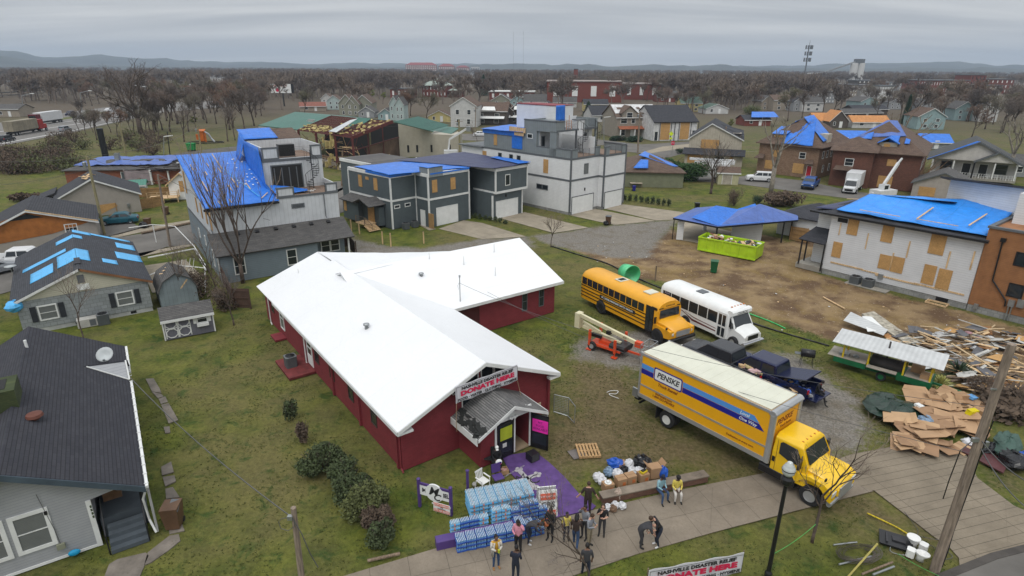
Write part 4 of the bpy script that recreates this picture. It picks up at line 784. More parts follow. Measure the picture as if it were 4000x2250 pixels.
kp=pickup('pickup_truck','black pickup loaded with insulation and paper beside the yellow truck',tuple(d4(1105,815)),R(-52+180),BLKM,rim=BLACK)
junk(kp,5,-.9,.4,.3,1.7,1.05,[M('yellow_insulation',(.50,.42,.22),.9),M('pink_papers',(.6,.4,.4),.8),PLY],(.25,.75));part(kp,'trailer_deck',DARKIN,lambda m:m.box(-3.4,.1,.5,-1.25,1.9,.62));junk(kp,6,-3.2,-1.4,.3,1.7,.72,[PLY,dark,blu],(.2,.5))
wheel(kp,-2.3,.0,.3,.2,GALV)
# --- towable boom lift
O=d4(180,590);bl=T('boom_lift','cream and orange towable boom lift standing on the gravel','boom lift',tuple(O),R(-40));LC=M('lift_cream',(.62,.57,.38),.45,dirt=.1);LO=M('lift_orange',(.62,.07,.02),.45,dirt=.08)
def beam(m,a,b,w=.16,h=.2):
 a=Vec(a);b=Vec(b);d=b-a;m.bx(tuple((a+b)/2),(d.length,w,h),math.atan2(d.y,d.x),0,-math.asin(d.z/d.length))
part(bl,'chassis',LO,lambda m:(m.box(-.3,.1,.35,2.2,1.4,.5),m.box(.3,.4,.5,1.2,1.1,.75)));part(bl,'drawbar',LO,lambda m:beam(m,(2.1,.75,.42),(5.0,.75,.45),.12,.12));wheel(bl,0,0,.33,.22,SIL);wheel(bl,0,1.5,.33,.22,SIL,side=1)
for a,b in (((-.2,-.05,.0),(-.2,-.05,1.55)),((1.9,-.1,0),(1.9,-.1,1.35)),((-.3,1.6,0),(-.3,1.6,1.5)),((1.8,1.6,0),(1.8,1.6,1.4))):part(bl,'outrigger',LO,lambda m:(m.box(a[0]-.08,a[1]-.07,.35,b[0]+.08,b[1]+.07,b[2]),m.box(a[0]-.2,a[1]-.15,0,a[0]+.2,a[1]+.15,.06),m.tube((a[0],a[1],.03),(a[0],a[1],.4),.05)))
part(bl,'battery_cover',BLACK,lambda m:m.rbx(1.3,.1,.45,2.5,1.4,.85,.12,'x'));part(bl,'lower_boom',LC,lambda m:(beam(m,(-1.3,.75,1.25),(1.9,.75,.85),.22,.22),beam(m,(-1.35,.75,1.6),(.2,.75,1.2),.16,.14)))
part(bl,'upper_boom',LC,lambda m:(beam(m,(-1.6,.6,2.15),(3.2,.6,1.3),.2,.26),m.box(-1.85,.4,1.1,-1.45,.95,2.25)));part(bl,'boom_head',LO,lambda m:m.box(3.1,.45,1.05,3.6,.8,1.45));part(bl,'control_box',BLACK,lambda m:(m.box(.9,.3,1.4,1.2,.6,1.65),m.box(-.3,.3,.9,.5,.5,1.15)))
part(bl,'basket',GALV,lambda m:([m.tube((3.7+x,y+.2,.5),(3.7+x,y+.2,1.5),.025,n=5) for x in (0,.65) for y in (0,1.2)],[m.path([(3.7,.2,z),(4.35,.2,z),(4.35,1.4,z),(3.7,1.4,z),(3.7,.2,z)],.025,5) for z in (.5,1.0,1.5)],m.box(3.7,.2,.48,4.35,1.4,.5)))
text('JLG',.18,INK,bl,(2.3,.49,1.47),(R(90),R(10),0))
# ---------- people ----------
SK={'dark':M('skin_dark',(.085,.042,.025),.6,dirt=0),'brown':M('skin_brown',(.17,.085,.05),.6,dirt=0),'pale':M('skin_pale',(.50,.29,.21),.6,dirt=0)}
EYE=M('eye',(.02,.015,.015),.3,dirt=0);LIP=M('lip',(.25,.07,.06),.6,dirt=0)
def cloth(n,c):return M(n,c,.9,dirt=.12,dscale=9)
def person(label,loc,rz,pose,skin,top,bottom,shoe,sleeve='long',hair=None,hs='short',ht_=1.72,build_=1.0,shorts=False,hat=None):
 k=ht_/1.72;J={'pel':(0,0,.95),'wst':(0,.0,1.12),'chs':(0,.01,1.32),'nck':(0,.0,1.47),'hdb':(0,.02,1.53),
       'lsh':(-.17,0,1.42),'rsh':(.17,0,1.42),'lel':(-.23,-.02,1.14),'rel':(.23,-.02,1.14),'lwr':(-.22,.08,.90),'rwr':(.22,.08,.90),'lhd':(-.22,.10,.83),'rhd':(.22,.10,.83),
       'lhp':(-.09,0,.93),'rhp':(.09,0,.93),'lkn':(-.10,.02,.50),'rkn':(.10,.02,.50),'lan':(-.11,-.02,.09),'ran':(.11,-.02,.09),'lto':(-.13,.14,.035),'rto':(.13,.14,.035),'hed':(0,.03,1.62)}
 J.update(pose);names=[n for n in J if n not in('hed','face')];b=build_
 rad={'pel':.15*b,'wst':.135*b,'chs':.15*b,'nck':.058,'hdb':.06,'lsh':.07*b,'rsh':.07*b,'lel':.046*b,'rel':.046*b,'lwr':.032,'rwr':.032,'lhd':.034,'rhd':.034,'lhp':.095*b,'rhp':.095*b,'lkn':.062*b,'rkn':.062*b,'lan':.042,'ran':.042,'lto':.04,'rto':.04}
 E_=[('pel','wst'),('wst','chs'),('chs','nck'),('nck','hdb'),('chs','lsh'),('chs','rsh'),('lsh','lel'),('rsh','rel'),('lel','lwr'),('rel','rwr'),('lwr','lhd'),('rwr','rhd'),('pel','lhp'),('pel','rhp'),('lhp','lkn'),('rhp','rkn'),('lkn','lan'),('rkn','ran'),('lan','lto'),('ran','rto')]
 me=bpy.data.meshes.new('p');me.from_pydata([tuple(c*k for c in J[n]) for n in names],[(names.index(a),names.index(c)) for a,c in E_],[])
 o=bpy.data.objects.new('p',me);COL.objects.link(o);sm=o.modifiers.new('s','SKIN');sm.use_smooth_shade=True
 for i,n in enumerate(names):
  v=me.skin_vertices[0].data[i];r=rad[n]*k;v.radius=(r,r*(.72 if n in('pel','wst','chs') else 1));v.use_root=(n=='pel')
 ss=o.modifiers.new('u','SUBSURF');ss.levels=1;ss.render_levels=1
 ev=bpy.data.meshes.new_from_object(o.evaluated_get(bpy.context.evaluated_depsgraph_get()));bpy.data.objects.remove(o);bpy.data.meshes.remove(me)
 vs=[v.co.copy() for v in ev.vertices];fs=[tuple(p.vertices) for p in ev.polygons];bpy.data.meshes.remove(ev)
 lt=2 if not shorts else 0
 seg=[('pel','wst',1),('wst','chs',1),('chs','nck',1),('nck','hdb',0),('chs','lsh',1),('chs','rsh',1),('lsh','lel',1),('rsh','rel',1)]
 seg+=[(a,c,1 if sleeve=='long' else 0) for a,c in(('lel','lwr'),('rel','rwr'))]+[('lwr','lhd',0),('rwr','rhd',0),('pel','lhp',2),('pel','rhp',2),('lhp','lkn',2),('rhp','rkn',2),('lkn','lan',lt),('rkn','ran',lt),('lan','lto',3),('ran','rto',3)]
 S=[(Vec(J[a])*k,Vec(J[c])*k,m) for a,c,m in seg]
 B=MB();B.v=[tuple(v) for v in vs];B.f=fs
 for f in fs:
  c=sum((vs[i] for i in f),Vec())/len(f);best=9;bm_=1
  for a,d,m in S:
   e=d-a;t=max(0,min(1,(c-a).dot(e)/e.length_squared));q=(c-(a+e*t)).length
   if q<best:best=q;bm_=m
  B.mi.append(bm_)
 hc=Vec(J['hed'])*k;nb=Vec(J['hdb'])*k;up=(hc-nb).normalized() if (hc-nb).length>.01 else Vec((0,0,1))
 hf=pose.get('face',None);fw=Vec(hf) if hf else Vec((0,1,0));fw=(fw-up*fw.dot(up)).normalized();rt=fw.cross(up)
 MH=Matrix((rt,fw,up)).transposed().to_4x4();MH.translation=hc
 def hell(c,r,mt,n=10,m_=7,jit=0):
  B.cur=mt;t_=MB();t_.ell(c,r,n,m_,jit=jit);B.add([tuple(MH@Vec(v)) for v in t_.v],t_.f)
 hell((0,0,.03),(.076*k,.095*k,.118*k),0);hell((0,.035,-.045),(.052*k,.055*k,.05*k),0,8,5)
 hell((0,.103*k,.01),(.014,.022,.028),0,6,4);hell((.076*k,0,.015),(.01,.02,.03),0,6,4);hell((-.076*k,0,.015),(.01,.02,.03),0,6,4)
 for s in(-1,1):hell((s*.03*k,.088*k,.04),(.012,.008,.008),4,6,4)
 hell((0,.092*k,-.035),(.024,.008,.007),5,6,4)
 B.cur=0
 for w_,h_ in(('lwr','lhd'),('rwr','rhd')):
  a=Vec(J[w_])*k;c=Vec(J[h_])*k;d=(c-a).normalized();sdv=d.cross(Vec((0,1,0)));sdv=sdv.normalized() if sdv.length>.1 else Vec((1,0,0));nn=d.cross(sdv)
  for i,(off,ln) in enumerate(((-.027,.065),(-.009,.078),(.009,.073),(.026,.058))):
   p=c+sdv*off;p2=p+d*ln*.6+nn*.006;B.tube(p,p2,.0095,.009,5);B.tube(p2,p2+d*ln*.4+nn*.02,.009,.006,5)
  sg=-1 if w_[0]=='l' else 1;p=a+(c-a)*.5-sdv*.03*sg;p2=p-sdv*.022*sg+d*.03;B.tube(p,p2,.012,.010,5);B.tube(p2,p2+d*.03+nn*.01,.010,.007,5)
 root=B.build('person',[SK[skin],top,bottom,shoe,EYE,LIP],None,True);root.location=loc;root.rotation_euler=(0,0,rz);tag(root,label,'person')
 if hair is not None or hat is not None:
  h=MB()
  def hh(c,r,n=10,m_=7,j=.12):t_=MB();t_.ell(c,r,n,m_,jit=j,seed=int(loc[0]*10));h.add([tuple(MH@Vec(v)) for v in t_.v],t_.f)
  if hair is not None:
   hh((0,-.022,.062),(.088*k,.098*k,.105*k))
   if hs=='long':hh((0,-.07,-.03),(.085*k,.045*k,.15*k));hh((-.07,-.02,-.02),(.03,.05,.12));hh((.07,-.02,-.02),(.03,.05,.12))
   if hs=='afro':hh((0,-.02,.07),(.115*k,.12*k,.125*k),j=.2)
   if hs=='bun':hh((0,-.12,.06),(.04,.04,.04))
   h.build('hair',hair,root,True)
  if hat is not None:
   h=MB();t_=MB();t_.lathe([(.095*k,.05),(.098*k,.10),(.07*k,.16),(.01,.17)],(0,-.005,0),10);t_.slab([(-.07,.07,.065),(.07,.07,.065),(.06,.17,.05),(-.06,.17,.05)],.012);h.add([tuple(MH@Vec(v)) for v in t_.v],t_.f);h.build('cap',hat,root,True)
 return root
HB=M('hair_black',(.012,.010,.010),.7,dirt=0);HBR=M('hair_brown',(.045,.025,.014),.7,dirt=0)
JEAN=cloth('blue_jeans',(.035,.07,.15));DKJ=cloth('dark_jeans',(.02,.026,.045));BLK=cloth('black_cloth',(.015,.015,.017));CHAR=cloth('charcoal_cloth',(.045,.045,.05));GRY=cloth('grey_cloth',(.22,.23,.26));KHA=cloth('khaki_cloth',(.24,.20,.14));OFFW=cloth('offwhite_cloth',(.55,.52,.48));PNK=cloth('pink_cloth',(.62,.26,.34));DBR=cloth('brown_cloth',(.04,.026,.022));YLW=cloth('yellow_cloth',(.62,.50,.10));NVY=cloth('navy_cloth',(.018,.022,.04));TAN=cloth('tan_boot',(.33,.16,.05));PLD=M('blue_plaid',(.25,.42,.48),.9,'plank',.07,dirt=.1);WSH=cloth('white_shoe',(.6,.6,.6));BSH=cloth('black_shoe',(.02,.02,.02));MST=cloth('mustard_cloth',(.55,.30,.03))
def face_to(dx,dy):return math.atan2(-dx,dy)
FOLD={'lel':(-.24,.06,1.16),'rel':(.24,.06,1.16),'lwr':(-.08,.24,1.16),'rwr':(.06,.24,1.12),'lhd':(-.01,.26,1.17),'rhd':(0,.27,1.13)}
PHONE={'lel':(-.22,.04,1.16),'lwr':(-.08,.26,1.22),'lhd':(-.03,.30,1.26),'rel':(.22,.04,1.16),'rwr':(.08,.26,1.2),'rhd':(.04,.31,1.25),'hed':(0,.07,1.60)}
STEP={'lkn':(-.10,.16,.51),'lan':(-.11,.22,.10),'lto':(-.12,.38,.04),'rkn':(.10,-.02,.50),'ran':(.11,-.24,.14),'rto':(.12,-.1,.05)}
BEND={'pel':(0,-.1,.93),'wst':(0,.04,1.08),'chs':(0,.24,1.16),'nck':(0,.38,1.19),'hdb':(0,.43,1.18),'hed':(0,.51,1.16),'lsh':(-.17,.30,1.16),'rsh':(.17,.30,1.16),'lel':(-.2,.38,.92),'rel':(.2,.38,.92),'lwr':(-.1,.50,.74),'rwr':(.1,.50,.74),'lhd':(-.06,.54,.68),'rhd':(.06,.54,.68),'lhp':(-.09,-.08,.92),'rhp':(.09,-.08,.92),'lkn':(-.11,.08,.5),'rkn':(.11,.02,.5),'face':(0,.5,-.8)}
SIT={'pel':(0,0,.52),'wst':(0,.02,.70),'chs':(0,.06,.88),'nck':(0,.08,1.03),'hdb':(0,.10,1.09),'hed':(0,.13,1.18),'lsh':(-.17,.06,.98),'rsh':(.17,.06,.98),'lel':(-.22,.10,.72),'rel':(.22,.10,.72),'lwr':(-.12,.32,.66),'rwr':(.12,.32,.66),'lhd':(-.08,.38,.64),'rhd':(.08,.38,.64),'lhp':(-.1,.02,.50),'rhp':(.1,.02,.50),'lkn':(-.14,.44,.50),'rkn':(.14,.44,.50),'lan':(-.14,.44,.09),'ran':(.14,.44,.09),'lto':(-.16,.6,.04),'rto':(.16,.6,.04)}
def up(d,**k):e=dict(d);e.update(k);return e
FC=face_to(0,-1)
pw=person('woman in white cardigan, mustard top and tan boots holding a yellow can',d3(383,1400),face_to(.35,-1),FOLD,'brown',MST,JEAN,TAN,'long',HB,'bun',1.66)
m=MB()
for s in(-1,1):
 m.tube((s*.165,0,1.38),(s*.225,.06,1.13),.062,.052,8);m.tube((s*.225,.06,1.13),(s*.08,.23,1.12),.05,.04,8);m.loft([[(s*.06,.115,1.36),(s*.19,.02,1.38),(s*.16,-.115,1.38),(0,-.125,1.38)],[(s*.10,.12,1.1),(s*.19,.02,1.1),(s*.16,-.12,1.1),(0,-.13,1.1)],[(s*.14,.13,.72),(s*.21,.02,.70),(s*.18,-.13,.70),(0,-.15,.70)]])
m.build('cardigan',OFFW,pw,True)
m=MB();m.lathe([(.05,0),(.05,.13),(.03,.15)],(-.02,.32,1.10),8);o=m.build('yellow_can',M('can_yellow',(.55,.6,.03),.4));o.location=d3(383,1400);o.rotation_euler=(0,0,face_to(.35,-1));tag(o,'yellow can held by the woman in the white cardigan','can')
person('woman in pink hooded jacket and black leggings scratching her head',d3(522,1300),face_to(-.4,-1),up(FOLD,lel=(-.28,.1,1.34),lwr=(-.12,.12,1.56),lhd=(-.08,.1,1.62),hed=(0,.05,1.61)),'dark',PNK,BLK,BSH,'long',HB,'long',1.68,1.2)
person('person in navy top and jeans looking at a phone below the pink jacket',d3(505,1480),face_to(.3,.9),PHONE,'dark',NVY,DKJ,BSH,'long',HB,'short',1.68,1.05)
person('person in dark grey clothes bending over a bicycle beside the water stacks',d3(588,1245),face_to(.8,-.1),up(BEND,),'dark',CHAR,DKJ,WSH,'long',HB,'short',1.66)
person('person in black hooded coat standing behind the basketball',d3(722,1225),face_to(-.5,-.8),up(FOLD),'dark',BLK,BLK,BSH,'long',HB,'short',1.7,1.12)
person('child in yellow and navy top with dark trousers standing on the pavement',d3(822,1225),face_to(.2,-1),{},'dark',YLW,NVY,BSH,'short',HB,'short',1.45)
person('person in dark top and blue jeans walking with long dark hair',d3(880,1272),face_to(.3,.9),up(STEP,**PHONE),'brown',DBR,JEAN,BSH,'long',HB,'long',1.68,1.1)
person('man in grey shirt holding his arm up behind the crowd on the purple walk edge',d3(935,1215),face_to(-.6,-.6),up(FOLD,rel=(.26,.12,1.36),rwr=(.12,.14,1.55),rhd=(.08,.12,1.6)),'brown',GRY,CHAR,BSH,'long',HB,'short',1.74)
person('man in pale grey shirt and khaki trousers looking down at his hands',d3(965,1265),face_to(.7,-.5),PHONE,'pale',GRY,KHA,BSH,'long',HBR,'short',1.74)
person('young woman in black shirt and leggings holding a cup near the kerb',d3(1045,1195),face_to(-.3,-1),up(FOLD,rwr=(.05,.2,1.4),rhd=(.03,.19,1.45)),'pale',BLK,CHAR,BSH,'short',HBR,'long',1.66)
person('man in brown polo shirt standing on the purple walk with arms spread',d3(955,1065),face_to(.1,1),{'lel':(-.3,0,1.16),'rel':(.3,0,1.16),'lwr':(-.42,.06,.96),'rwr':(.4,.06,.95),'lhd':(-.46,.08,.90),'rhd':(.44,.08,.89)},'pale',DBR,DBR,BSH,'short',HBR,'short',1.76,1.1)
person('man in dark grey shirt walking at the bottom edge behind the bare sapling',d3(945,1470),face_to(0,1),STEP,'brown',CHAR,DKJ,BSH,'short',HB,'short',1.74)
person('man in charcoal shirt bent low reaching to the hands of the man facing him',d3(1290,1268),face_to(1,-.1),BEND,'pale',CHAR,CHAR,BSH,'short',HBR,'short',1.78,1.08)
person('tall man in black shirt and jeans leaning over the hands of the bent man',d3(1392,1262),face_to(-1,-.25),up(BEND,chs=(0,.12,1.28),nck=(0,.22,1.40),hdb=(0,.27,1.42),hed=(0,.34,1.46),lsh=(-.17,.14,1.36),rsh=(.17,.14,1.36),lel=(-.22,.22,1.08),rel=(.22,.22,1.08),lwr=(-.1,.4,.9),rwr=(.1,.4,.9),lhd=(-.07,.46,.85),rhd=(.07,.46,.85),pel=(0,-.03,.94)),'pale',BLK,DKJ,WSH,'short',HBR,'short',1.8)
person('man in blue checked shirt and jeans sitting on the low wall',d3(1405,952),face_to(.5,-.9),up(SIT,rkn=(.2,.46,.52),ran=(.26,.5,.09),rto=(.3,.66,.04)),'dark',PLD,JEAN,BSH,'long',None,'short',1.74,1.05,hat=NVY)
person('woman in yellow top, black cardigan and white trousers sitting on the low wall',d3(1510,952),face_to(.0,-1),SIT,'dark',YLW,OFFW,BSH,'long',HB,'afro',1.68,1.1)
person('man in black with a white cap sitting on a chair by the church door',d3(385,762),face_to(.2,-1),SIT,'dark',BLK,BLK,BSH,'long',None,'short',1.74,1.1,hat=WHITE)
person('person in black perched on the lowered tailgate of the blue pickup',d4(1580,920),face_to(.75,-.6),up(SIT,pel=(0,0,.78),wst=(0,.0,.95),chs=(0,.04,1.13),nck=(0,.1,1.28),hdb=(0,.14,1.33),hed=(0,.2,1.41),lsh=(-.17,.06,1.23),rsh=(.17,.06,1.23),lel=(-.22,.14,.98),rel=(.22,.14,.98),lwr=(-.12,.34,.92),rwr=(.12,.34,.92),lhd=(-.06,.4,.92),rhd=(.06,.4,.92),lhp=(-.1,.02,.76),rhp=(.1,.02,.76),lkn=(-.14,.42,.68),rkn=(.14,.44,.66),lan=(-.12,.5,.25),ran=(.16,.62,.1),lto=(-.12,.66,.2),rto=(.18,.78,.05)),'dark',BLK,BLK,BSH,'long',HB,'short',1.74)
# ---------- bottled water ----------
BOT=M('water_bottle_plastic',(.30,.52,.66),.15,dirt=.12,dscale=6,spec=.8);BOTD=M('deep_blue_bottles',(.14,.30,.55),.15,dirt=.15,dscale=6,spec=.8);CAP=M('white_bottle_cap',(.72,.76,.8),.4,dirt=0);LBL=M('sky_label',(.10,.40,.72),.4,dirt=0);LBLD=M('navy_label',(.02,.07,.36),.4,dirt=0);LBO=M('orange_label',(.62,.20,.10),.4,dirt=0)
def case(bm_,lm,om):
 m=MB();b=MB();c=MB()
 for i in range(6):
  for j in range(4):
   x=(i-2.5)*.066;y=(j-1.5)*.066;m.lathe([(.029,0),(.032,.02),(.03,.09),(.032,.13),(.022,.165),(.012,.185)],(x,y,0),6);c.lathe([(.015,.185),(.015,.205)],(x,y,0),6)
 b.box(-.205,-.137,.045,.205,.137,.10)
 t=m.build('water_case',bm_,None,True);c.build('bottle_caps',CAP,t);b.build('wrap_label',lm,t)
 if om:q=MB();q.box(-.06,-.139,.03,.0,.139,.13);q.build('wrap_label',om,t,label='orange patch of the wrap')
 return t
cA=case(BOT,LBL,LBO);cB=case(BOTD,LBLD,None)
A17=R(17);o_=d3(240,1085);WX=Vec((cos(A17),sin(A17),0));WY=Vec((-WX.y,WX.x,0))
def put(src,first,p,rz,lab,grp):
 if first:src.location=p;src.rotation_euler=(0,0,rz);src['label']=lab;src['category']='water case';src['group']=grp;return
 dup(src,p,rz,lab,grp)
fa=fb=True;q=random.Random(11)
rows_=[(0,6)]
LT='light blue case of bottled water on the tall shrink wrapped stack behind'
ORD=['first','second','third','fourth','fifth','sixth','seventh','eighth','ninth']
for L_ in range(4):
 for i in range(7):
  for j in range(4):
   if L_<3 and j>0 and 0<i<6:continue
   lb=(f'pale blue water case, {ORD[i]} from left, row {ORD[j]}, top of tall stack' if L_==3 else f'pale blue water case, {ORD[i]} from left, {ORD[L_]} layer, front of tall stack' if j==0 else 'pale blue water case in the end wall of the tall stack')
   put(cA,fa,o_+WX*(.05+i*.43+.01*q.random())+WY*(j*.29)+Vec((0,0,.02+L_*.208)),A17+q.uniform(-.03,.03),lb,'cases of the tall wrapped water stack');fa=False
o2=d3(165,1290)
for i in range(9):
 hmax=[3,3,3,3,3,3,4,3,2][i]
 for L_ in range(hmax):
  for j in range(2):
   if j and L_<hmax-1:continue
   put(cB,fb,o2+WX*(i*.43)+WY*(.28*j)+Vec((0,0,.01+L_*.208)),A17+q.uniform(-.12,.12),f'deep blue water case by the pavement, {ORD[i]} column from left, {ORD[L_]} layer'+(', back row' if j else ''),'deep blue water cases in front');fb=False
o3=d3(130,1215)
for i in range(4):
 for L_ in range(4):dup(cA if i%3==0 else cB,o3+WX*(i*.42)+WY*.12+Vec((0,0,.04+L_*.208)),A17+q.uniform(-.1,.1),'water case in the short stack above the purple bench','water cases above the bench')
o4=d3(385,1150)
for i in range(6):
 for L_ in range([5,5,4,5,5,3][i]):dup(cA if i<2 else cB,o4+WX*(i*.43)+WY*.05+Vec((0,0,.04+L_*.208)),A17+q.uniform(-.1,.1),'water case leaning on the tall wrapped stack from the front','water cases against the tall stack')
# ---------- foreground props ----------
PUR=M('purple_paint',(.085,.045,.20),.55,dirt=.15)
def GP(f,x,y):return Vec(f(x,y))
def simple(name,lab,cat,loc,rz,parts,group=None):
 t=T(name,lab,cat,tuple(loc),rz,group)
 for n_,mt,fn,*r in parts:part(t,n_,mt,fn,*r)
 return t
# walk emblem
em=T('walk_emblem','white cross with black script letters painted on the purple walk','painted emblem',tuple(d3(575,835,.045)),R(30));WP=M('worn_white_paint',(.42,.40,.42),.8,dirt=.25,dscale=5)
def trefoil(m):
 for a in range(4):
  c=cos(a*PI/2);s_=sin(a*PI/2);m.bx((c*.3,s_*.36,0),(.75 if c*c>.5 else .26,.26 if c*c>.5 else .9,.008));
  for b,dd in ((-.12,.0),(.12,.0),(0,.12)):m.lathe([(.11,-.003),(.11,.006)],(c*(.62+dd*1)-s_*b,s_*(.76+dd)+c*b,0),10)
part(em,'cross',WP,trefoil);text('M',.75,INK,em,(-.34,.12,.012),(0,0,0),shear=.35,bold=-.01);text('C',.85,INK,em,(.2,-.28,.012),(0,0,0),shear=.3,bold=-.01);text('MT. CARMEL M.B. CHURCH',.13,WP,em,(-.35,.75,.008),(0,0,R(12)))
# sign on purple posts
a=d2(977,1033);b=d2(1164,1088);dv=(b-a);ang=math.atan2(dv.y,dv.x);Ls=dv.length
sg=T('church_sign','white MT CARMEL sign board with round monogram between purple posts','sign',tuple(a),ang)
for x in (0,Ls):part(sg,'post',PUR,lambda m:(m.box(x-.06,-.06,0,x+.06,.06,1.5),m.lathe([(.09,1.5),(.09,1.54),(.02,1.6)],(x,0,0),8)))
part(sg,'rail',PUR,lambda m:m.box(.06,-.03,1.25,Ls-.06,.03,1.37));part(sg,'board',WHITE,lambda m:(m.box(.06,-.02,.72,Ls-.06,.02,1.25),m.lathe([(.46,-.04),(.46,.03)],(Ls*.5,0,1.0),24,'y')))
text('MT',.3,INK,sg,(.38,-.03,1.0),FR,bold=.008);text('ARMEL',.3,INK,sg,(Ls-.42,-.03,1.0),FR,bold=.008,sx=.75);text('M',.62,INK,sg,(Ls*.5-.06,-.05,1.08),FR,shear=.3,bold=.008);text('C',.52,INK,sg,(Ls*.5+.1,-.05,.8),FR,shear=.3,bold=.008)
rs=T('yard_sign','small white and orange ROOF DAMAGE yard sign below the church sign','sign',tuple(d2(1108,1085)),ang);part(rs,'board',WHITE,lambda m:m.box(-.42,-.01,.12,.42,.01,.62));part(rs,'band',REDB,lambda m:(m.box(-.4,-.016,.44,.4,-.01,.6),m.box(-.4,-.016,.14,.4,-.01,.28)));text('ROOF DAMAGE?',.13,WHITE,rs,(0,-.02,.52),FR,bold=.003);text('CRS\nROOFING',.09,INK,rs,(0,-.018,.36),FR);text('770 709 ROOF',.12,WHITE,rs,(0,-.02,.21),FR,bold=.003);part(rs,'leg',GALV,lambda m:(m.tube((-.3,0,0),(-.3,0,.2),.01),m.tube((.3,0,0),(.3,0,.2),.01)))
simple('purple_post','lone chipped purple post beside the white chair','post',d2(1262,953),0,[('shaft',PUR,lambda m:m.box(-.06,-.06,0,.06,.06,1.25)),('cap',PUR,lambda m:m.lathe([(.09,1.25),(.09,1.29),(.02,1.35)],(0,0,0),8))])
af=T('folding_sign','white folding A-frame sign with orange panels and CRS lettering at the purple walk','sign',tuple(d3(700,1040)),R(8))
part(af,'sign_face',WHITE,lambda m:m.bx((0,-.26,.62),(.85,.04,1.3),0,R(-14)));part(af,'sign_face',WHITE,lambda m:m.bx((0,.3,.62),(.85,.04,1.3),0,R(14)))
RX=(R(90-14),0,0);
part(af,'orange_panel',REDB,lambda m:(m.bx((0,-.22,.98),(.7,.012,.3),0,R(-14)),m.bx((0,-.375,.22),(.7,.012,.25),0,R(-14))))
text('CRS',.36,GREYT,af,(0,-.31,.6),RX,bold=.012);text('ROOF DAMAGE?',.12,WHITE,af,(0,-.235,1.0),RX);text('WE CAN HELP',.11,WHITE,af,(0,-.40,.22),RX)
# chairs
CW_=M('white_plastic',(.72,.72,.70),.4,dirt=.06)
ch_=T('garden_chair','white plastic garden chair on the grass beside the purple post','chair',tuple(d3(300,895)),face_to(.7,-.7)+0)
part(ch_,'seat',CW_,lambda m:m.rbx(-.24,-.24,.4,.24,.24,.44,.015,'x'));part(ch_,'backrest',CW_,lambda m:([m.bx((x,-.26,.64),(.05,.02,.42),0,R(10)) for x in (-.18,-.09,0,.09,.18)],m.bx((0,-.3,.86),(.46,.03,.08),0,R(10))))
for x,y in((-.22,-.24),(.22,-.24),(-.22,.23),(.22,.23)):part(ch_,'leg',CW_,lambda m:m.tube((x*.95,y*.95,.41),(x*1.15,y*1.1,0),.03,.022,6))
for x in(-.26,.26):part(ch_,'armrest',CW_,lambda m:(m.bx((x,0,.62),(.06,.46,.03)),m.tube((x,.2,.62),(x*.95,.22,.4),.025)))
def mchair(lab,loc,rz,mat,arms=False):
 t=T('metal_chair',lab,'chair',tuple(loc),rz);part(t,'seat',mat,lambda m:m.rbx(-.25,-.24,.42,.25,.24,.5,.03,'x'));part(t,'backrest',mat,lambda m:m.bx((0,-.27,.8),(.46,.05,.45),0,R(8)))
 for x in(-.24,.24):part(t,'side_frame',BLACK,lambda m:m.path([(x,.25,0),(x,.2,.44),(x,-.2,.44),(x,-.32,0)],.014,5));part(t,'back_post',BLACK,lambda m:m.tube((x,-.22,.44),(x,-.32,1.05),.014,n=5))
 return t
mchair('black padded chair under the seated man at the church door',d3(385,762),face_to(.2,-1),BLK);mchair('empty black armchair left of the seated man by the porch wall',d3(335,745),face_to(.9,-.2),BLK);mchair('purple padded chair standing empty beside the white plastic chair',d3(395,875),face_to(.4,-.9),PUR)
simple('football','dirty white ball lying on the grass beside the white chair','ball',d3(247,885),0,[('ball_skin',M('worn_white_leather',(.55,.54,.5),.6,dirt=.3,dscale=12),lambda m:m.ell((0,0,.12),(.12,.12,.12),14,10),True)])
simple('basketball','orange basketball held at hip height beside the person in black','ball',Vec(d3(695,1225))+Vec((0,-.1,.85)),0,[('ball_skin',M('orange_leather',(.42,.13,.05),.6,dirt=.2),lambda m:m.ell((0,0,.12),(.12,.12,.12),14,10),True)])
simple('speaker_box','square black speaker box beside the open door on the purple walk','speaker',d3(612,715,.04),R(36),[('cabinet',BLACK,lambda m:m.box(-.27,-.25,0,.27,.25,.42),False,.02),('grille',M('speaker_grille',(.05,.05,.05),.9),lambda m:m.box(-.22,-.262,.04,.22,-.25,.38))])
simple('snack_box','open cardboard box of packets at the seated man feet','box',d3(430,800,.04),R(20),[('box_sides',CARD,lambda m:(m.box(-.22,-.18,0,-.2,.18,.24),m.box(.2,-.18,0,.22,.18,.24),m.box(-.2,-.18,0,.2,-.16,.24),m.box(-.2,.16,0,.2,.18,.24),m.box(-.2,-.16,0,.2,.16,.02))),('packets',M('mixed_packets',(.45,.25,.22),.6,dirt=.3,dscale=20),lambda m:[m.bx((q.uniform(-.13,.13),q.uniform(-.1,.1),.2),(.14,.1,.05),q.random()*3,q.random(),0) for _ in range(9)])])
simple('snack_bag','white bag with red and blue print on the lap of the seated man','bag',Vec(d3(395,775))+Vec((.05,-.42,.62)),R(20),[('bag_body',WHITE,lambda m:m.ell((0,0,.1),(.18,.1,.16),10,6,jit=.1)),('print',NAVY,lambda m:m.box(-.1,-.11,.08,.1,-.09,.16)),('print',RED,lambda m:m.box(-.1,-.11,.03,.1,-.09,.07))])
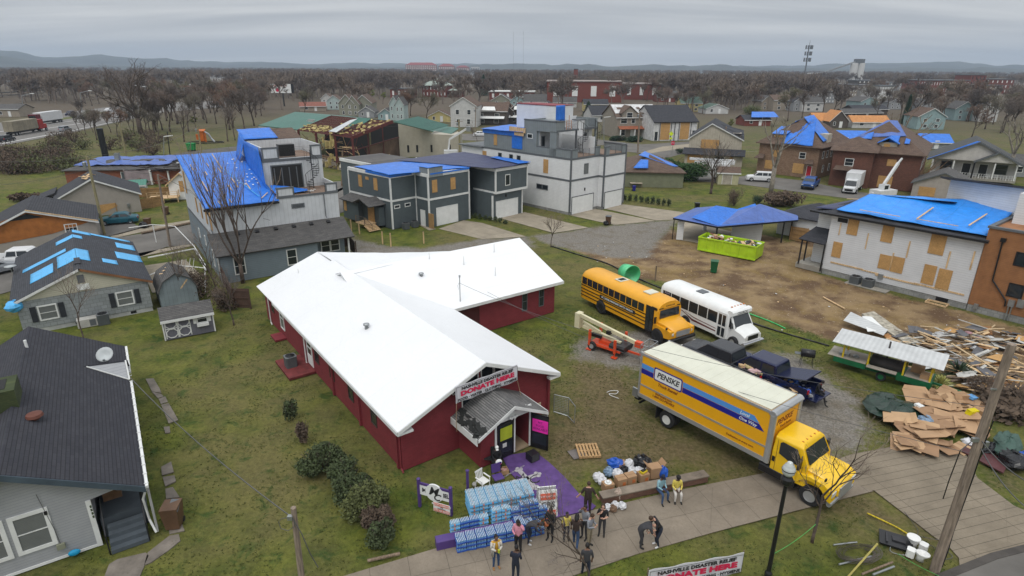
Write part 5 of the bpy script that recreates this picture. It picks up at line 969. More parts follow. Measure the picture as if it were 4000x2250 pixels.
# bench, pallet, low wall
simple('purple_bench','long low purple block bench at the pavement behind the water','bench',d2(1078,1302),A17,[('block',PUR,lambda m:m.rbx(0,0,0,3.9,.42,.46,.03,'x'))])
pl=T('pallet','wooden pallet lying on the grass beside a grey mat','pallet',tuple(d3(905,712)),R(-10)+R(15));PW=M('pallet_wood',(.42,.26,.12),.8,'grain')
for i in range(7):part(pl,'slat',PW,lambda m:m.box(i*.175,0,.1,i*.175+.11,1.15,.125))
for y in(0,.52,1.05):part(pl,'stringer',PW,lambda m:m.box(0,y,0,1.16,y+.09,.1))
simple('grey_mat','worn grey rubber mat beside the pallet','mat',d3(830,665),R(15),[('mat_sheet',M('grey_rubber',(.16,.14,.13),.9,dirt=.3),lambda m:m.slab([(0,0,.02),(.1,-.75,.02),(.95,-.7,.03),(.85,.1,.03)],.02))])
lw=T('low_wall','low stone capped brick wall along the pavement under the donated goods','wall',tuple(d3(1055,1000)),R(17));part(lw,'brickwork',M('brown_brick',(.16,.085,.06),.85,'brick'),lambda m:m.box(0,0,0,5.6,.42,.33));part(lw,'cap_stone',M('cap_concrete',(.22,.18,.14),.9,dirt=.25),lambda m:m.box(-.04,-.04,.33,5.64,.46,.4),False,.01)
# cardboard cartons
CX2=M('carton',(.36,.22,.12),.85,dirt=.12);CXO=M('carton_print',(.55,.14,.03),.8)
def carton(lab,loc,rz,s=(.46,.42,.4),open_=False,group=None,pr=True):
 t=T('carton',lab,'box',tuple(loc),rz,group)
 part(t,'box_body',CX2,lambda m:(m.box(-s[0]/2,-s[1]/2,0,s[0]/2,s[1]/2,s[2]),),False,.008)
 if pr:part(t,'print',CXO,lambda m:(m.box(.0,-s[1]/2-.004,.1,.17,-s[1]/2,.27),));text('THE HOME',.035,CX2,t.children[-1],(.085,-s[1]/2-.006,.2),FR)
 if open_:
  for x,an in((-s[0]/2,50),(s[0]/2,-35)):part(t,'flap',CX2,lambda m:m.bx((x+(-.1 if x<0 else .1),0,s[2]+.12),(.02,s[1],.28),0,0,R(-an if x<0 else -an)))
 else:part(t,'tape',M('brown_tape',(.28,.16,.08),.4),lambda m:m.box(-s[0]/2,-.03,s[2],s[0]/2,.03,s[2]+.003))
 return t
G5='cartons lined up on the low wall'
for x,y,l_ in ((1085,925,'first carton on the low wall, a white hat on its lid'),(1165,900,'second carton from the left on the low wall'),(1225,882,'third carton from the left on the low wall'),(1305,870,'fourth carton on the low wall with a yellow tool box on top')):carton(l_,d3(x,y,.0)+Vec((0,.1,.06 if x<1100 else .15)),R(20),(.5,.42,.45),group=G5)
carton('large open carton with tall flaps behind the seated man',d3(1375,842)+Vec((0,.1,.15)),R(15),(.62,.5,.6),True,pr=False);carton('small carton tucked behind the blue sheet and white bags',d3(1170,765),R(25),(.5,.35,.3),pr=False)
simple('sun_hat','white brimmed hat lying on the first carton','hat',d3(1085,925)+Vec((0,.1,.52)),0,[('brim',WHITE,lambda m:m.lathe([(.17,0),(.17,.015)],(0,0,0),14)),('crown',WHITE,lambda m:m.lathe([(.1,.01),(.095,.08),(.05,.11),(.01,.115)],(0,0,0),12),True)])
simple('tool_case','yellow and black tool case on the fourth carton','tool case',d3(1305,870)+Vec((0,.1,.61)),R(40),[('shell',M('tool_yellow',(.6,.45,.02),.4),lambda m:m.rbx(-.18,-.12,0,.18,.12,.1,.02)),('handle',BLACK,lambda m:m.rbx(-.12,-.08,.1,.12,.08,.15,.02))])
# bags
def bag(lab,loc,r,mat,seed,cat='bag',nm='plastic_bag',group=None,knot=True):
 t=T(nm,lab,cat,tuple(loc),seed*.7,group);part(t,'bag_body',mat,lambda m:m.ell((0,0,r[2]*.9),r,15,10,jit=.3,seed=seed),False)
 if knot:part(t,'knot',mat,lambda m:m.ell((0,0,r[2]*1.9),(r[0]*.22,r[1]*.2,r[2]*.28),7,5,jit=.4,seed=seed+3))
 return t
WB=M('white_plastic_bag',(.62,.62,.64),.35,dirt=.15,dscale=5,bump=.4);BB=M('black_bin_bag',(.012,.012,.014),.25,dirt=.2,dscale=6);CB=M('clear_blue_bag',(.22,.32,.45),.3,dirt=.3,dscale=7);BLU=M('blue_sheet',(.015,.09,.45),.35,dirt=.2)
for i,(x,y,r,mt,l_) in enumerate(((1025,850,.28,WB,'white carrier bag at the left end of the donation heap'),(1050,870,.24,WB,'white bag pressed against the first carton'),(1090,815,.28,CB,'translucent bluish bag on the donation heap'),(1145,830,.3,WB,'white bag behind the second carton'),(1190,805,.26,BB,'dark bag between white bags on the heap'),(1218,765,.28,WB,'round white bag beside the small carton'),(1235,810,.26,WB,'white bag behind the third carton'),(1280,815,.28,WB,'white and pink bag behind the fourth carton'),(1320,810,.25,WB,'white bag leaning on the large open carton'))):bag(l_,d3(x,y),(r,r*.9,r*.85),mt,i)
bag('large black bin bag at the back of the donation heap',d3(1300,775),(.5,.42,.4),BB,21);bag('blue plastic sheet crumpled beside the small carton',d3(1130,760),(.42,.32,.24),BLU,22,'sheet','plastic_sheet',knot=False);bag('blue sheet hanging behind the large open carton',d3(1430,845),(.2,.3,.42),BLU,23,'sheet','plastic_sheet',knot=False)
for i,(x,y,l_) in enumerate(((1148,965,'tall cream bag standing against the low wall'),(1082,1035,'white carrier bag at the left foot of the low wall'),(1130,1020,'white bag between two others below the low wall'),(1175,1022,'white bag lying flat on the pavement below the wall'),(1115,1040,'brown bag lying on the pavement among white bags'))):bag(l_,d3(x,y,.02),((.17,.14,.32) if i==0 else (.2,.18,.17)),[M('cream_bag',(.5,.4,.33),.8),WB,WB,WB,M('brown_bag',(.18,.11,.07),.9)][i],40+i)
# bicycle
bc=T('bicycle','orange framed child bicycle behind the bent person at the water','bicycle',tuple(d3(632,1190)),R(20))
for x in(0,.95):part(bc,'wheel',RUB,lambda m:([m.tube((x+.28*cos(a),0,.3+.28*sin(a)),(x+.28*cos(a+.4),0,.3+.28*sin(a+.4)),.025,n=5) for a in np.arange(0,6.28,.39)],[m.tube((x,0,.3),(x+.28*cos(a),0,.3+.28*sin(a)),.004,n=3) for a in np.arange(0,6.28,.6)]))
part(bc,'frame',M('bike_orange',(.5,.12,.02),.4),lambda m:m.path([(0,0,.3),(.4,0,.32),(.78,0,.72),(.28,0,.72),(.4,0,.32),(.28,0,.72),(0,0,.3)],.022,6));part(bc,'fork',BLACK,lambda m:m.path([(.95,0,.3),(.78,0,.72),(.74,0,.88)],.02,5));part(bc,'handlebar',BLACK,lambda m:m.tube((.72,-.28,.92),(.72,.28,.92),.016));part(bc,'saddle',BLACK,lambda m:m.ell((.25,0,.8),(.14,.07,.04),8,5))
# AC units, pads
def ac(lab,loc,rz,s=.36,h=.75,group=None):
 t=T('air_conditioner',lab,'air conditioner',tuple(loc),rz,group);part(t,'casing',M('ac_grey',(.085,.095,.10),.6,'lap',.06,dirt=.15),lambda m:m.rbx(-s,-s,0,s,s,h,.08,'z'));part(t,'fan_grille',BLACK,lambda m:(m.lathe([(s*.8,h),(s*.82,h+.03),(s*.2,h+.05)],(0,0,0),16),[m.tube((0,0,h+.05),(s*.85*cos(a),s*.85*sin(a),h+.04),.012,n=4) for a in np.arange(0,6.28,.52)]));part(t,'top_rim',M('ac_rim',(.14,.15,.155),.6),lambda m:m.rbx(-s-.01,-s-.01,h-.04,s+.01,s+.01,h+.001,.08,'z'));return t
simple('concrete_pad','red painted concrete pad along the church side wall','pad',CH(-1.75,12.6),A36,[('slab',MATS['red_painted_slab'],lambda m:m.box(0,0,0,1.72,3.1,.16))])
ac('grey air conditioner on the red pad beside the church',CH(-1.1,14.3,.16),A36)
# toilet bowls, screen, pipes on the verge
def toilet(lab,loc,rz,lid):
 t=T('toilet',lab,'toilet',tuple(loc),rz);part(t,'bowl',CW_,lambda m:m.loft([[(.2*sx*cos(a),.26*sx*sin(a)+oy,z) for a in np.linspace(0,2*PI,14,endpoint=False)] for sx,oy,z in ((.6,0,0),(.5,0,.15),(1,.05,.36),(1,.05,.4),(.75,.05,.39),(.5,.05,.25))]),True);part(t,'base',CW_,lambda m:m.rbx(-.16,-.5,.02,.16,-.2,.36,.05,'z'))
 if lid:part(t,'lid',CW_,lambda m:m.lathe([(.26,.41),(.26,.44),(.15,.46)],(0,.05,0),14))
 return t
toilet('white toilet bowl with its lid on, beside the black panel',d6(1560,1130),R(40),True);toilet('upturned white toilet bowl beside the leaning pole base',d6(1620,1260),R(230),False)
simple('panel','flat black television panel with tangled cables on the verge','panel',d6(1400,1100),R(-28),[('screen',BLACK,lambda m:m.bx((0,0,.1),(1.25,.85,.07),0,R(4))),('bracket',CHAR,lambda m:(m.bx((.1,.05,.17),(.5,.3,.05)),m.bx((-.35,0,.17),(.08,.6,.04))))])
CBL=M('grey_cable',(.10,.10,.10),.6)
def cable(lab,f,pts,r,mat,nm='cable',cat='cable',z=.03):
 p=[Vec(f(*q_[:2]))+Vec((0,0,q_[2] if len(q_)>2 else z)) for q_ in pts];o0=p[0].copy();o=T(nm,lab,cat,tuple(o0));pp=[]
 for i in range(len(p)-1):
  for k_ in range(4):
   t_=k_/4;a=p[max(0,i-1)];b=p[i];c=p[i+1];d=p[min(len(p)-1,i+2)];pp.append(.5*((2*b)+(-a+c)*t_+(2*a-5*b+4*c-d)*t_*t_+(-a+3*b-3*c+d)*t_**3)-o0)
 pp.append(p[-1]-o0);m=MB();m.path([tuple(v) for v in pp],r,5);m.build('strand',mat,o,True);return o
cable('grey cable tangled over the black panel beside the toilets',d6,[(1500,1100),(1560,1060),(1620,1100),(1640,1180),(1500,1220),(1350,1180),(1400,1080),(1460,1060)],.016,GALV)
cable('grey loop of cable round the leaning pole base',d6,[(1640,1150),(1720,1130),(1800,1180),(1880,1190),(1920,1240),(1850,1260)],.014,CBL)
cable('yellow pipe lying across the muddy verge',d6,[(1140,835),(1300,910),(1420,970),(1540,1045)],.035,M('yellow_pipe',(.6,.45,.02),.5),'yellow_hose','hose')
cable('dark hose curling over the verge near the driveway',d6,[(1480,820),(1600,980),(1610,1040),(1790,1080)],.012,CBL)
simple('yellow_pole','faded yellow pole leaning over the wire roll','pole',d6(960,1420),0,[('shaft',M('faded_yellow',(.42,.36,.10),.7),lambda m:m.tube((0,0,0),tuple(d6(1235,1110,.5)-d6(960,1420)),.04,n=6))])
def lyingpipe(lab,f,a,b,r,mat,nm='pipe'):
 A=f(*a);B=f(*b);t=T(nm,lab,'pipe' if 'pipe' in nm else 'timber',tuple(A));part(t,'shaft',mat,lambda m:m.tube((0,0,r+.02),tuple(B-A+Vec((0,0,r+.02))),r,n=7));return t
lyingpipe('short grey pipe above the roll of wire fence',d6,(830,1130),(1045,1105),.035,GALV);lyingpipe('grey pipe lying across the wire roll',d6,(880,1310),(1180,1235),.04,GALV);lyingpipe('rusty brown pipe below the yellow pole',d6,(1090,1400),(1370,1290),.045,WOOD);lyingpipe('pale grey pipe lowest on the verge',d6,(1190,1405),(1385,1330),.045,GALV)
wr=T('wire_roll','flattened roll of rusty chain link wire on the verge','wire roll',tuple(d6(1060,1220)),R(10));m=MB()
for i in range(60):
 a=q.random()*6.28;rr=.5+.35*q.random();z=.04+q.random()*.22;p=[(rr*1.25*cos(a+j*.35),rr*.62*sin(a+j*.35),z+.04*sin(j*2.)) for j in range(7)];m.path(p,.008,3)
m.build('wire_mesh',M('rusty_wire',(.10,.085,.07),.7),wr)
lyingpipe('weathered board at the pavement edge below the hedge',d2,(665,1368),(858,1325),.07,WOOD,'timber')
# second banner at the bottom edge
a=d6(-780,1400);
bn=banner('verge_banner','white DONATE HERE banner standing low on the verge at the bottom edge',4.1,1.0,tuple(K(1748,1462,0)),R(13))
for x in(-2.05,2.05):part(bn,'post',WOOD,lambda m:m.tube((x,.06,-.3 if x<0 else -.3),(x,.06,1.05),.03,n=6))
# chain-link gate beside the church corner, rope coil, bits on the lawn
gt=T('wire_gate','chain link gate panels leaning by the church corner','gate',tuple(d3(745,420)),R(-25));m=MB()
m.path([(0,0,0),(0,0,1.2),(.9,0,1.2),(.9,0,0),(0,0,.06)],.025,6);m.path([(.9,0,0),(1.5,-.6,.05),(1.5,-.6,1.15),(.9,0,1.2)],.025,6);m.build('gate_frame',GALV,gt);m=MB();[m.tube((.06+i*.09,0,.05),(.06+i*.09+.3*(1 if i%2 else -1)*0,0,1.18),.006,n=3) for i in range(9)];[m.tube((0,0,.1+i*.11),(.9,0,.1+i*.11),.006,n=3) for i in range(10)];m.build('wire_infill',GALV,gt)
cable('loose coil of white rope on the lawn behind the truck',d4,[(275,860),(300,850),(345,852),(330,870),(290,868),(300,880),(340,895),(350,900)],.02,WHITE,'rope','rope')
# street lamp
sl_=T('street_lamp','black street lamp with round glass globe on the verge','street lamp',tuple(d6(228,1425)),0);LH=4.9
part(sl_,'post',BLACK,lambda m:m.lathe([(.14,-.2),(.14,.3),(.085,.4),(.07,LH-.4),(.075,LH-.38)],(0,0,0),12));part(sl_,'fitter',BLACK,lambda m:m.lathe([(.08,LH-.42),(.2,LH-.3),(.22,LH-.1),(.16,LH),(.15,LH+.05)],(0,0,0),12))
gl=part(sl_,'globe',M('frosted_globe',(.50,.53,.52),.12,dirt=.12,spec=.8),lambda m:m.lathe([(.14,LH+.03),(.22,LH+.15),(.245,LH+.3),(.2,LH+.42),(.16,LH+.47),(.16,LH+.5),(.1,LH+.53),(.1,LH+.6),(.04,LH+.63)],(0,0,0),16),True);part(sl_,'globe_band',BLACK,lambda m:m.lathe([(.25,LH+.28),(.25,LH+.31)],(0,0,0),16))
# utility poles
PWD=M('pole_wood',(.24,.19,.15),.85,'grain',dirt=.2,dscale=2)
def upole(lab,base,top,h,r=.15,arms=(),group=None,mat=None,nm='utility_pole'):
 t=T(nm,lab,'utility pole',tuple(base),0,group);tv=Vec(top)-Vec(base);part(t,'shaft',mat or PWD,lambda m:m.tube((0,0,-.1),tuple(tv),r,r*.75,10),'a')
 for z,w_,rz_ in arms:
  c=tv*z;d=Vec((cos(rz_),sin(rz_),0))*w_;part(t,'crossarm',PWD,lambda m:beam(m,tuple(c-d+Vec((0,.12,0))),tuple(c+d+Vec((0,.12,0))),.1,.12));part(t,'insulator',GALV,lambda m:[m.lathe([(.05,0),(.06,.08),(.02,.15)],tuple(c+d*k_+Vec((0,.12,.06))),6) for k_ in(-.9,.9)])
 return t
B_=d6(1760,1345);Tp=K(2546,864,0);hh_=9.6
def toppt(px,py,base):
 d=_f*FP+_r2*(px*4000/2576-2000)-_u2*(py*4000/2576-1125);t=base.y/d.y;return Vec((d.x*t,d.y*t,H+d.z*t))
pr_=upole('tall leaning grey wooden utility pole beside the toilets',B_,toppt(2546,866,B_),0,.19)
tv=toppt(2546,866,B_)-B_
part(pr_,'bracket',GALV,lambda m:(m.bx(tuple(tv*.62+Vec((-.25,-.1,0))),(.25,.1,.16)),m.bx(tuple(tv*.6+Vec((.22,-.1,0))),(.14,.1,.25)),m.bx(tuple(tv*.83+Vec((-.2,-.1,0))),(.2,.06,.06))))
part(pr_,'conduit',BLACK,lambda m:m.path([tuple(tv*k_+Vec((.17+.03*sin(k_*20),-.08,0))) for k_ in (.02,.1,.2,.3,.45,.6,.7)],.025,5))
part(pr_,'conduit',BLACK,lambda m:m.path([tuple(tv*.62+Vec((-.3,-.1,0))),tuple(tv*.6+Vec((-.75,-.2,-.2))),tuple(tv*.45+Vec((-.8,-.2,0))),tuple(tv*.36+Vec((-.75,-.15,0)))],.02,5))
B2=K(764,1500,0);upole('short weathered utility pole at the bottom edge left of the church',B2,toppt(738,1277,B2),0,.13)
tv2=toppt(738,1277,B2);p2=T('pole_fitting','grey clamp and looping wires near the top of the short pole','pole fitting',tuple(tv2+Vec((-.12,-.1,-.35))));part(p2,'clamp',GALV,lambda m:m.bx((0,0,0),(.18,.14,.16)));part(p2,'wire_loop',CBL,lambda m:(m.path([(0,0,0),(-.3,0,-.05),(-.45,0,-.2),(-.4,0,-.5),(-.15,0,-.6),(.1,0,-.4),(.12,0,-.2)],.012,4),m.path([(.1,-.05,0),(.35,-.05,-.7),(.55,-.05,-1.6),(.75,0,-2.3)],.018,4)))
def wire(lab,a,b,s,r=.02,mat=None,nm='overhead_wire'):
 a=Vec(a);b=Vec(b);t=T(nm,lab,'wire',tuple(a));n=18;m=MB();m.path([tuple((b-a)*(i/n)+Vec((0,0,-4*s*(i/n)*(1-i/n)))) for i in range(n+1)],r,4);m.build('strand',mat or CBL,t);return t
wire('black service cable from the short pole to the dark roofed house',tv2+Vec((-.1,-.1,-.3)),d1(728,215,2.6),.5,.022)
wire('thin wire from the church roof mast over the buses to the right',an.location+Vec((0,0,1.4)),tv+B_+tv*-.25,1.2,.012);wire('thin wire sagging over the truck roof to the leaning pole',CH(13,11.6,3.2),B_+tv*.55,1.0,.012)
wire('wire from the top of the leaning pole towards the right edge',B_+tv*.62,d6(3000,700,7),.4,.02);wire('lower wire from the leaning pole towards the right edge',B_+tv*.6,d6(3000,1000,5),.6,.02);wire('green guy line from the street lamp to the sapling',sl_.location+Vec((0,0,1.2)),d6(690,915,.9),.15,.015,M('green_line',(.08,.35,.08),.6));wire('green guy wire from the leaning pole towards the verge',d6(1420,1200,.4),d6(1800,1405,.1),.05,.012,MATS['green_line'])
# ---------- mid-distance houses ----------
LAPW=M('white_lap_siding',(.68,.69,.70),.6,'lap',.2,dirt=.08);LAPG=M('slate_lap_siding',(.085,.105,.115),.65,'lap',.18,dirt=.12);LAPBG=M('blue_grey_siding',(.17,.21,.24),.65,'lap',.18,dirt=.1)
BATW=M('white_batten_siding',(.52,.54,.56),.6,'batten',.4,dirt=.12);BATG=M('grey_batten_siding',(.20,.225,.235),.6,'batten',.4,dirt=.12);DECK=M('deck_boards',(.22,.15,.11),.8,'plank',.14)
LAPT=M('tan_vinyl_siding',(.33,.30,.27),.65,'lap',.14,dirt=.12);LAPC=M('cream_vinyl_siding',(.47,.45,.36),.65,'lap',.16,dirt=.1);LAPL=M('light_grey_siding',(.33,.34,.36),.6,'lap',.13,dirt=.1)
class Loc:
 def __init__(s,name,lab,cat,O,deg,group=None):
  s.t=T(name,lab,cat,tuple(O),R(deg),group);s.O=Vec(O);s.M=(Matrix.Translation(O)@Matrix.Rotation(R(deg),4,'Z'));s.I=s.M.inverted()
 def l(s,P):return s.I@Vec(P)
 def w(s,x,y,z=0):return s.M@Vec((x,y,z))
 def p(s,name,mat,fn,*a):return part(s.t,name,mat,fn,*a)
def strips(h,pts,mat,wd=.09,t=.03,nm='batten_strip'):
 for a,b in pts:
  a=Vec(a);b=Vec(b);h.p(nm,mat,lambda m:beam(m,tuple(a),tuple(b),wd,t))
def rail(m,pts,z0,z1,n=5,r=.02,posts=True):
 for a,b in zip(pts,pts[1:]):
  for i in range(n):z=z0+(z1-z0)*(i+1)/n;m.tube((a[0],a[1],z),(b[0],b[1],z),r*.6,n=4)
  L_=math.hypot(b[0]-a[0],b[1]-a[1]);k_=max(1,int(L_/1.2))
  for i in range(k_+1):x=a[0]+(b[0]-a[0])*i/k_;y=a[1]+(b[1]-a[1])*i/k_;m.box(x-r,y-r,z0,x+r,y+r,z1)
def spiral(h,x,y,z0,z1,r=.75,a0=0,turn=6.6):
 def f(m):
  m.tube((x,y,z0),(x,y,z1+.95),.05,n=7);n=15
  for i in range(n):
   a=a0+turn*i/n;z=z0+(z1-z0)*(i+1)/n;c,s_=cos(a),sin(a);m.add([(x,y,z),(x+r*cos(a-.2),y+r*sin(a-.2),z),(x+r*cos(a+.2),y+r*sin(a+.2),z),(x,y,z-.05),(x+r*cos(a-.2),y+r*sin(a-.2),z-.05),(x+r*cos(a+.2),y+r*sin(a+.2),z-.05)],[(0,1,2),(5,4,3),(0,3,4,1),(1,4,5,2),(2,5,3,0)])
   m.tube((x+r*c,y+r*s_,z),(x+r*c,y+r*s_,z+.95),.015,n=4);b=a+turn/n;m.tube((x+r*c,y+r*s_,z+.95),(x+r*cos(b),y+r*sin(b),z+.95+(z1-z0)/n),.025,n=4)
 h.p('spiral_stair',BLACK,f)
# --- tall house with the blue tarp roof
h=Loc('tall_house','tall white and blue grey house with blue tarp roof and spiral stair tower','house',c1(1690,985),35);t=h.t
X1=12.4;V0=2.55;VB=17.4
h.p('lower_wall',LAPBG,lambda m:(m.box(0,0,0,X1-3.4,V0+.2,2.75),m.box(.01,V0+.2,0,X1,VB,4.2),m.box(X1-3.4,1.4,0,X1-.2,V0+.3,2.9)))
h.p('lower_wall',LAPBG,lambda m:m.prof([(0.01,2.75),(V0,2.75),(V0,3.9)],.01,X1-3.4,'x'))
sx=lambda v:6.75+(v-V0)*(9.75-6.75)/(16.6-V0)
h.p('upper_wall',BATW,lambda m:(m.prof([(V0+.02,4.2),(VB-.2,4.2),(VB-.2,sx(VB)-.1),(V0+.02,sx(V0)-.12)],.02,6.3,'x'),m.box(6.3,V0+.03,4.15,X1,6.6,6.9),m.box(6.3,6.55,4.2,X1-.01,13.4,9.9)))
h.p('porch_post',TRIM,lambda m:m.box(X1-.25,.1,0,X1-.1,.25,2.7))
h.p('lower_roof',SHG,lambda m:m.slab([(-.35,-.35,2.75),(X1+.35,-.35,2.75),(X1+.35,V0+.05,4.25),(-.35,V0+.05,4.25)],.14))
for i in range(6):h.p('roof_vent',BLACK,lambda m:m.bx((2.2+i*1.75,2.0,4.05),(.35,.3,.14),0,R(30)))
tp=sag([(-.25,V0-.3,sx(V0)-.12),(6.45,V0-.3,sx(V0)-.12),(6.45,16.9,sx(16.9)),(-.25,16.9,sx(16.9))],22,34,.10,3,.05);tp.build('roof_tarp',TARP,t,True)
h.p('roof_deck',SHG,lambda m:m.slab([(-.2,V0-.25,sx(V0)-.08),(6.35,V0-.25,sx(V0)-.08),(6.35,16.85,sx(16.85)),(-.2,16.85,sx(16.85))],.16))
sag([(6.2,5.2,7.0),(6.2,13.5,9.2),(6.24,13.5,11.5),(6.24,6.6,11.35)],14,8,.14,5,.06).build('tower_tarp',TARP,t,True)
sag([(5.6,13.3,9.2),(5.6,15.2,9.6),(6.3,15.2,12.2),(6.3,13.2,11.4)],6,6,.12,8,.05).build('tower_tarp',TARP,t,True)
sag([(6.2,13.2,11.45),(9.8,13.2,11.45),(9.8,16.4,12.3),(6.2,16.4,12.3)],10,8,.12,6,.05).build('tower_tarp',TARP,t,True)
h.p('rear_roof',SHB,lambda m:(m.slab([(9.7,13.3,11.4),(X1,13.3,11.4),(X1,16.6,12.25),(9.7,16.6,12.25)],.12),));h.p('rear_block',BATW,lambda m:m.prof([(13.4,4.2),(16.3,4.2),(16.3,12.1),(13.4,11.3)],6.3,X1-.02,'x'))
# tower: parapets, deck, painted dark of the room
h.p('parapet',BATW,lambda m:(m.box(6.35,V0+.03,6.9,8.0,V0+.15,7.75),m.box(11.2,V0+.03,6.9,X1,V0+.15,7.75),m.box(X1-.12,V0+.15,6.9,X1,6.55,7.75),m.box(6.35,6.55,9.9,X1,6.7,10.15)))
h.p('parapet',BATW,lambda m:(m.box(6.35,6.55,10.15,7.9,6.7,11.2),m.box(11.3,6.55,10.15,X1,6.7,11.2),m.box(6.35,6.7,9.9,6.5,13.4,11.3),m.box(X1-.13,6.7,9.9,X1,13.4,11.3),m.box(6.5,13.2,9.9,X1-.13,13.35,11.35)))
def tt(m):
 for a,b,y,z in ((6.33,8.05,V0,7.72),(11.15,X1+.03,V0,7.72),(6.33,8.0,6.52,11.15),(11.25,X1+.03,6.52,11.15)):m.box(a,y,z,b,y+.2,z+.16);m.box(a,y,z-(1.12 if y>5 else .85),b,y+.02,z-(.92 if y>5 else .66));m.box(b-.16,y-.004,z-.9,b-.02,y+.02,z);m.box(a+.01,y-.004,z-.9,a+.16,y+.02,z)
 m.box(-.02,V0-.01,3.98,-.0-.0+.0,VB,4.2);m.box(6.3,V0-.02,6.8,X1+.02,V0+.03,7.0);m.box(7.0,6.5,7.0,7.12,6.56,9.5);m.box(10.1,6.5,7.0,10.22,6.56,9.5);m.box(7.0,6.5,9.4,10.22,6.56,9.52);m.box(6.3,6.5,9.85,X1,6.54,10.1)
h.p('grey_trim',GREYT,tt);h.p('room_shade_panel',DARKIN,lambda m:m.box(7.12,6.52,7.0,10.1,6.56,9.4));h.p('glass_doors',GREYT,lambda m:[m.box(7.3+i*.75,6.47,7.0,7.4+i*.75,6.51,9.2) for i in range(4)])  # near-black sheet on the solid wall paints the unlit room
h.p('deck',DECK,lambda m:(m.box(6.4,V0+.15,6.88,X1-.12,6.55,6.98),m.box(6.5,6.7,9.88,X1-.13,13.2,10.0)))
h.p('railing',BLACK,lambda m:(rail(m,[(8.05,V0+.1),(11.15,V0+.1)],6.98,7.95,7),rail(m,[(8.0,6.6),(11.25,6.6)],10.1,11.2,7)))
h.p('rooftop_box',BLACK,lambda m:m.box(8.3,7.4,10.2,9.9,8.3,11.4));spiral(h,10.9,5.5,6.98,10.0,.72,2.4)
sag([(6.4,3.3,7.0),(9.6,3.2,7.0),(9.8,4.3,7.05),(6.4,5.4,7.6)],10,6,.3,9,.05).build('loose_tarp',TARP,t,True)
q=random.Random(2);h.p('deck_litter',WHITE,lambda m:[m.bx((q.uniform(9.3,10.6),q.uniform(3.2,4.2),7.08),(.2,.12,.08),q.random()*3) for _ in range(9)])
for a,b in (((.6,13.6),(.6,11.9)),((2.2,13.6),(2.2,12.7)),((1.6,11.2),(1.6,10.2)),((3.0,12.0),(3.0,10.6)),((.8,8.6),(.8,6.0)),((2.9,7.0),(2.9,5.6)),((3.6,9.0),(3.6,6.2)),((4.6,7.2),(4.6,5.5)),((3.3,16.4),(3.3,11.5)),((5.0,3.0),(5.9,4.2)),((1.2,3.4),(1.2,2.7)),((2.2,3.6),(2.2,2.7))):strips(h,[((a[0],a[1],sx(a[1])+.15),(b[0],b[1],sx(b[1])+.15))],PLY)
h.p('light_strip',TARPL,lambda m:m.tube((3.4,11.4,sx(11.4)+.16),(4.9,3.4,sx(3.4)+.16),.035,n=4))
q=random.Random(4);h.p('tarp_patches',WHITE,lambda m:[m.bx((q.uniform(3.8,6),v_,sx(v_)+.13),(.14,.2,.02),0,R(12)) for v_ in [q.uniform(6,15) for _ in range(22)]])
W0=wl(0,0,X1-3.4,0);WL=wl(0,VB,0,0);W2=wl(6.3,V0+.03,X1,V0+.03)
window(t,W0,1.6,.75,.85,1.5);window(t,W0,6.4,.8,.8,1.45);window(t,wl(X1-3.4,1.4,X1-.2,1.4),1.2,1.1,.8,1.2,bars=1);window(t,wl(X1-3.4,1.4,X1-.2,1.4),2.2,1.1,.8,1.2,bars=1)
m=MB();m.box(7.6,V0-.02,5.7,8.9,V0+.03,6.15);f=m.build('window',GREYT,t);m=MB();m.box(7.72,V0-.03,5.8,8.78,V0-.021,6.05);m.build('pane',GLASS,f)
for s,z,w_,h_ in ((VB-1.2,4.9,.5,1.6),(VB-3.6,5.0,.55,1.5),(VB-6.3,5.0,.55,1.5),(VB-9,5.1,.55,1.5),(2.2,6.0,.7,2.4)):board(t,WL,s,z,w_,h_)
for s in (VB-1.0,VB-3.4):window(t,WL,s,.9,.45,1.5)
for s in (VB-7,VB-10.5):window(t,WL,s,2.2,.5,.8)
downpipe(t,-.05,.1,0,2.7,GREYT);downpipe(t,.1,V0-.05,4.3,6.6,GREYT);downpipe(t,10.9,V0-.1,4.4,6.9,GREYT)
h.p('gutter',BLACK,lambda m:m.box(-.35,V0-.42,sx(V0)-.3,6.4,V0-.3,sx(V0)-.12))
# --- grey townhouse row (two units)
h=Loc('grey_townhouse','grey two storey townhouse with porch, garage and blue tarped roof','house',c2(1228,668),46);t=h.t
def loclist(h,L):return [tuple(h.l(P))[:2] for P in L]
A=loclist(h,[c2(1228,668),c2(1410,628),c2(1520,652),c2(1792,585)]);a0,a1,a2,a3=A;GD=9.2
a0=(0,0);a1=(a1[0],0.0);a2=(a1[0],a2[1]);a3=(a3[0],a2[1])
h.p('wall',LAPG,lambda m:m.prof([a0,a1,a2,a3,(a3[0],GD+8),(3.5,GD+8),(3.5,GD),(-.1,GD)],0,6.35,'z'))
h.p('parapet',TRIM,lambda m:m.prof([(-.06,-.06),(a1[0]-.05,-.06),(a1[0]-.05,a2[1]-.06),(a3[0]+.06,a2[1]-.06),(a3[0]+.06,GD+8.06),(3.4,GD+8.06),(3.4,GD+.06),(-.16,GD+.06)],6.33,6.75,'z'))
h.p('floor_band',TRIM,lambda m:m.prof([(-.06,-.06),(a1[0]-.05,-.06),(a1[0]-.05,a2[1]-.06),(a3[0]+.06,a2[1]-.06),(a3[0]+.06,3),(-.1,3),(-.16,GD)],3.42,3.66,'z'))
for x,y in ((0,0),(a1[0],0),(a2[0],a2[1]),(a3[0],a3[1]),(-.1,GD)):h.p('corner_trim',TRIM,lambda m:m.box(x-.09,y-.09,0,x+.09,y+.09,6.4))
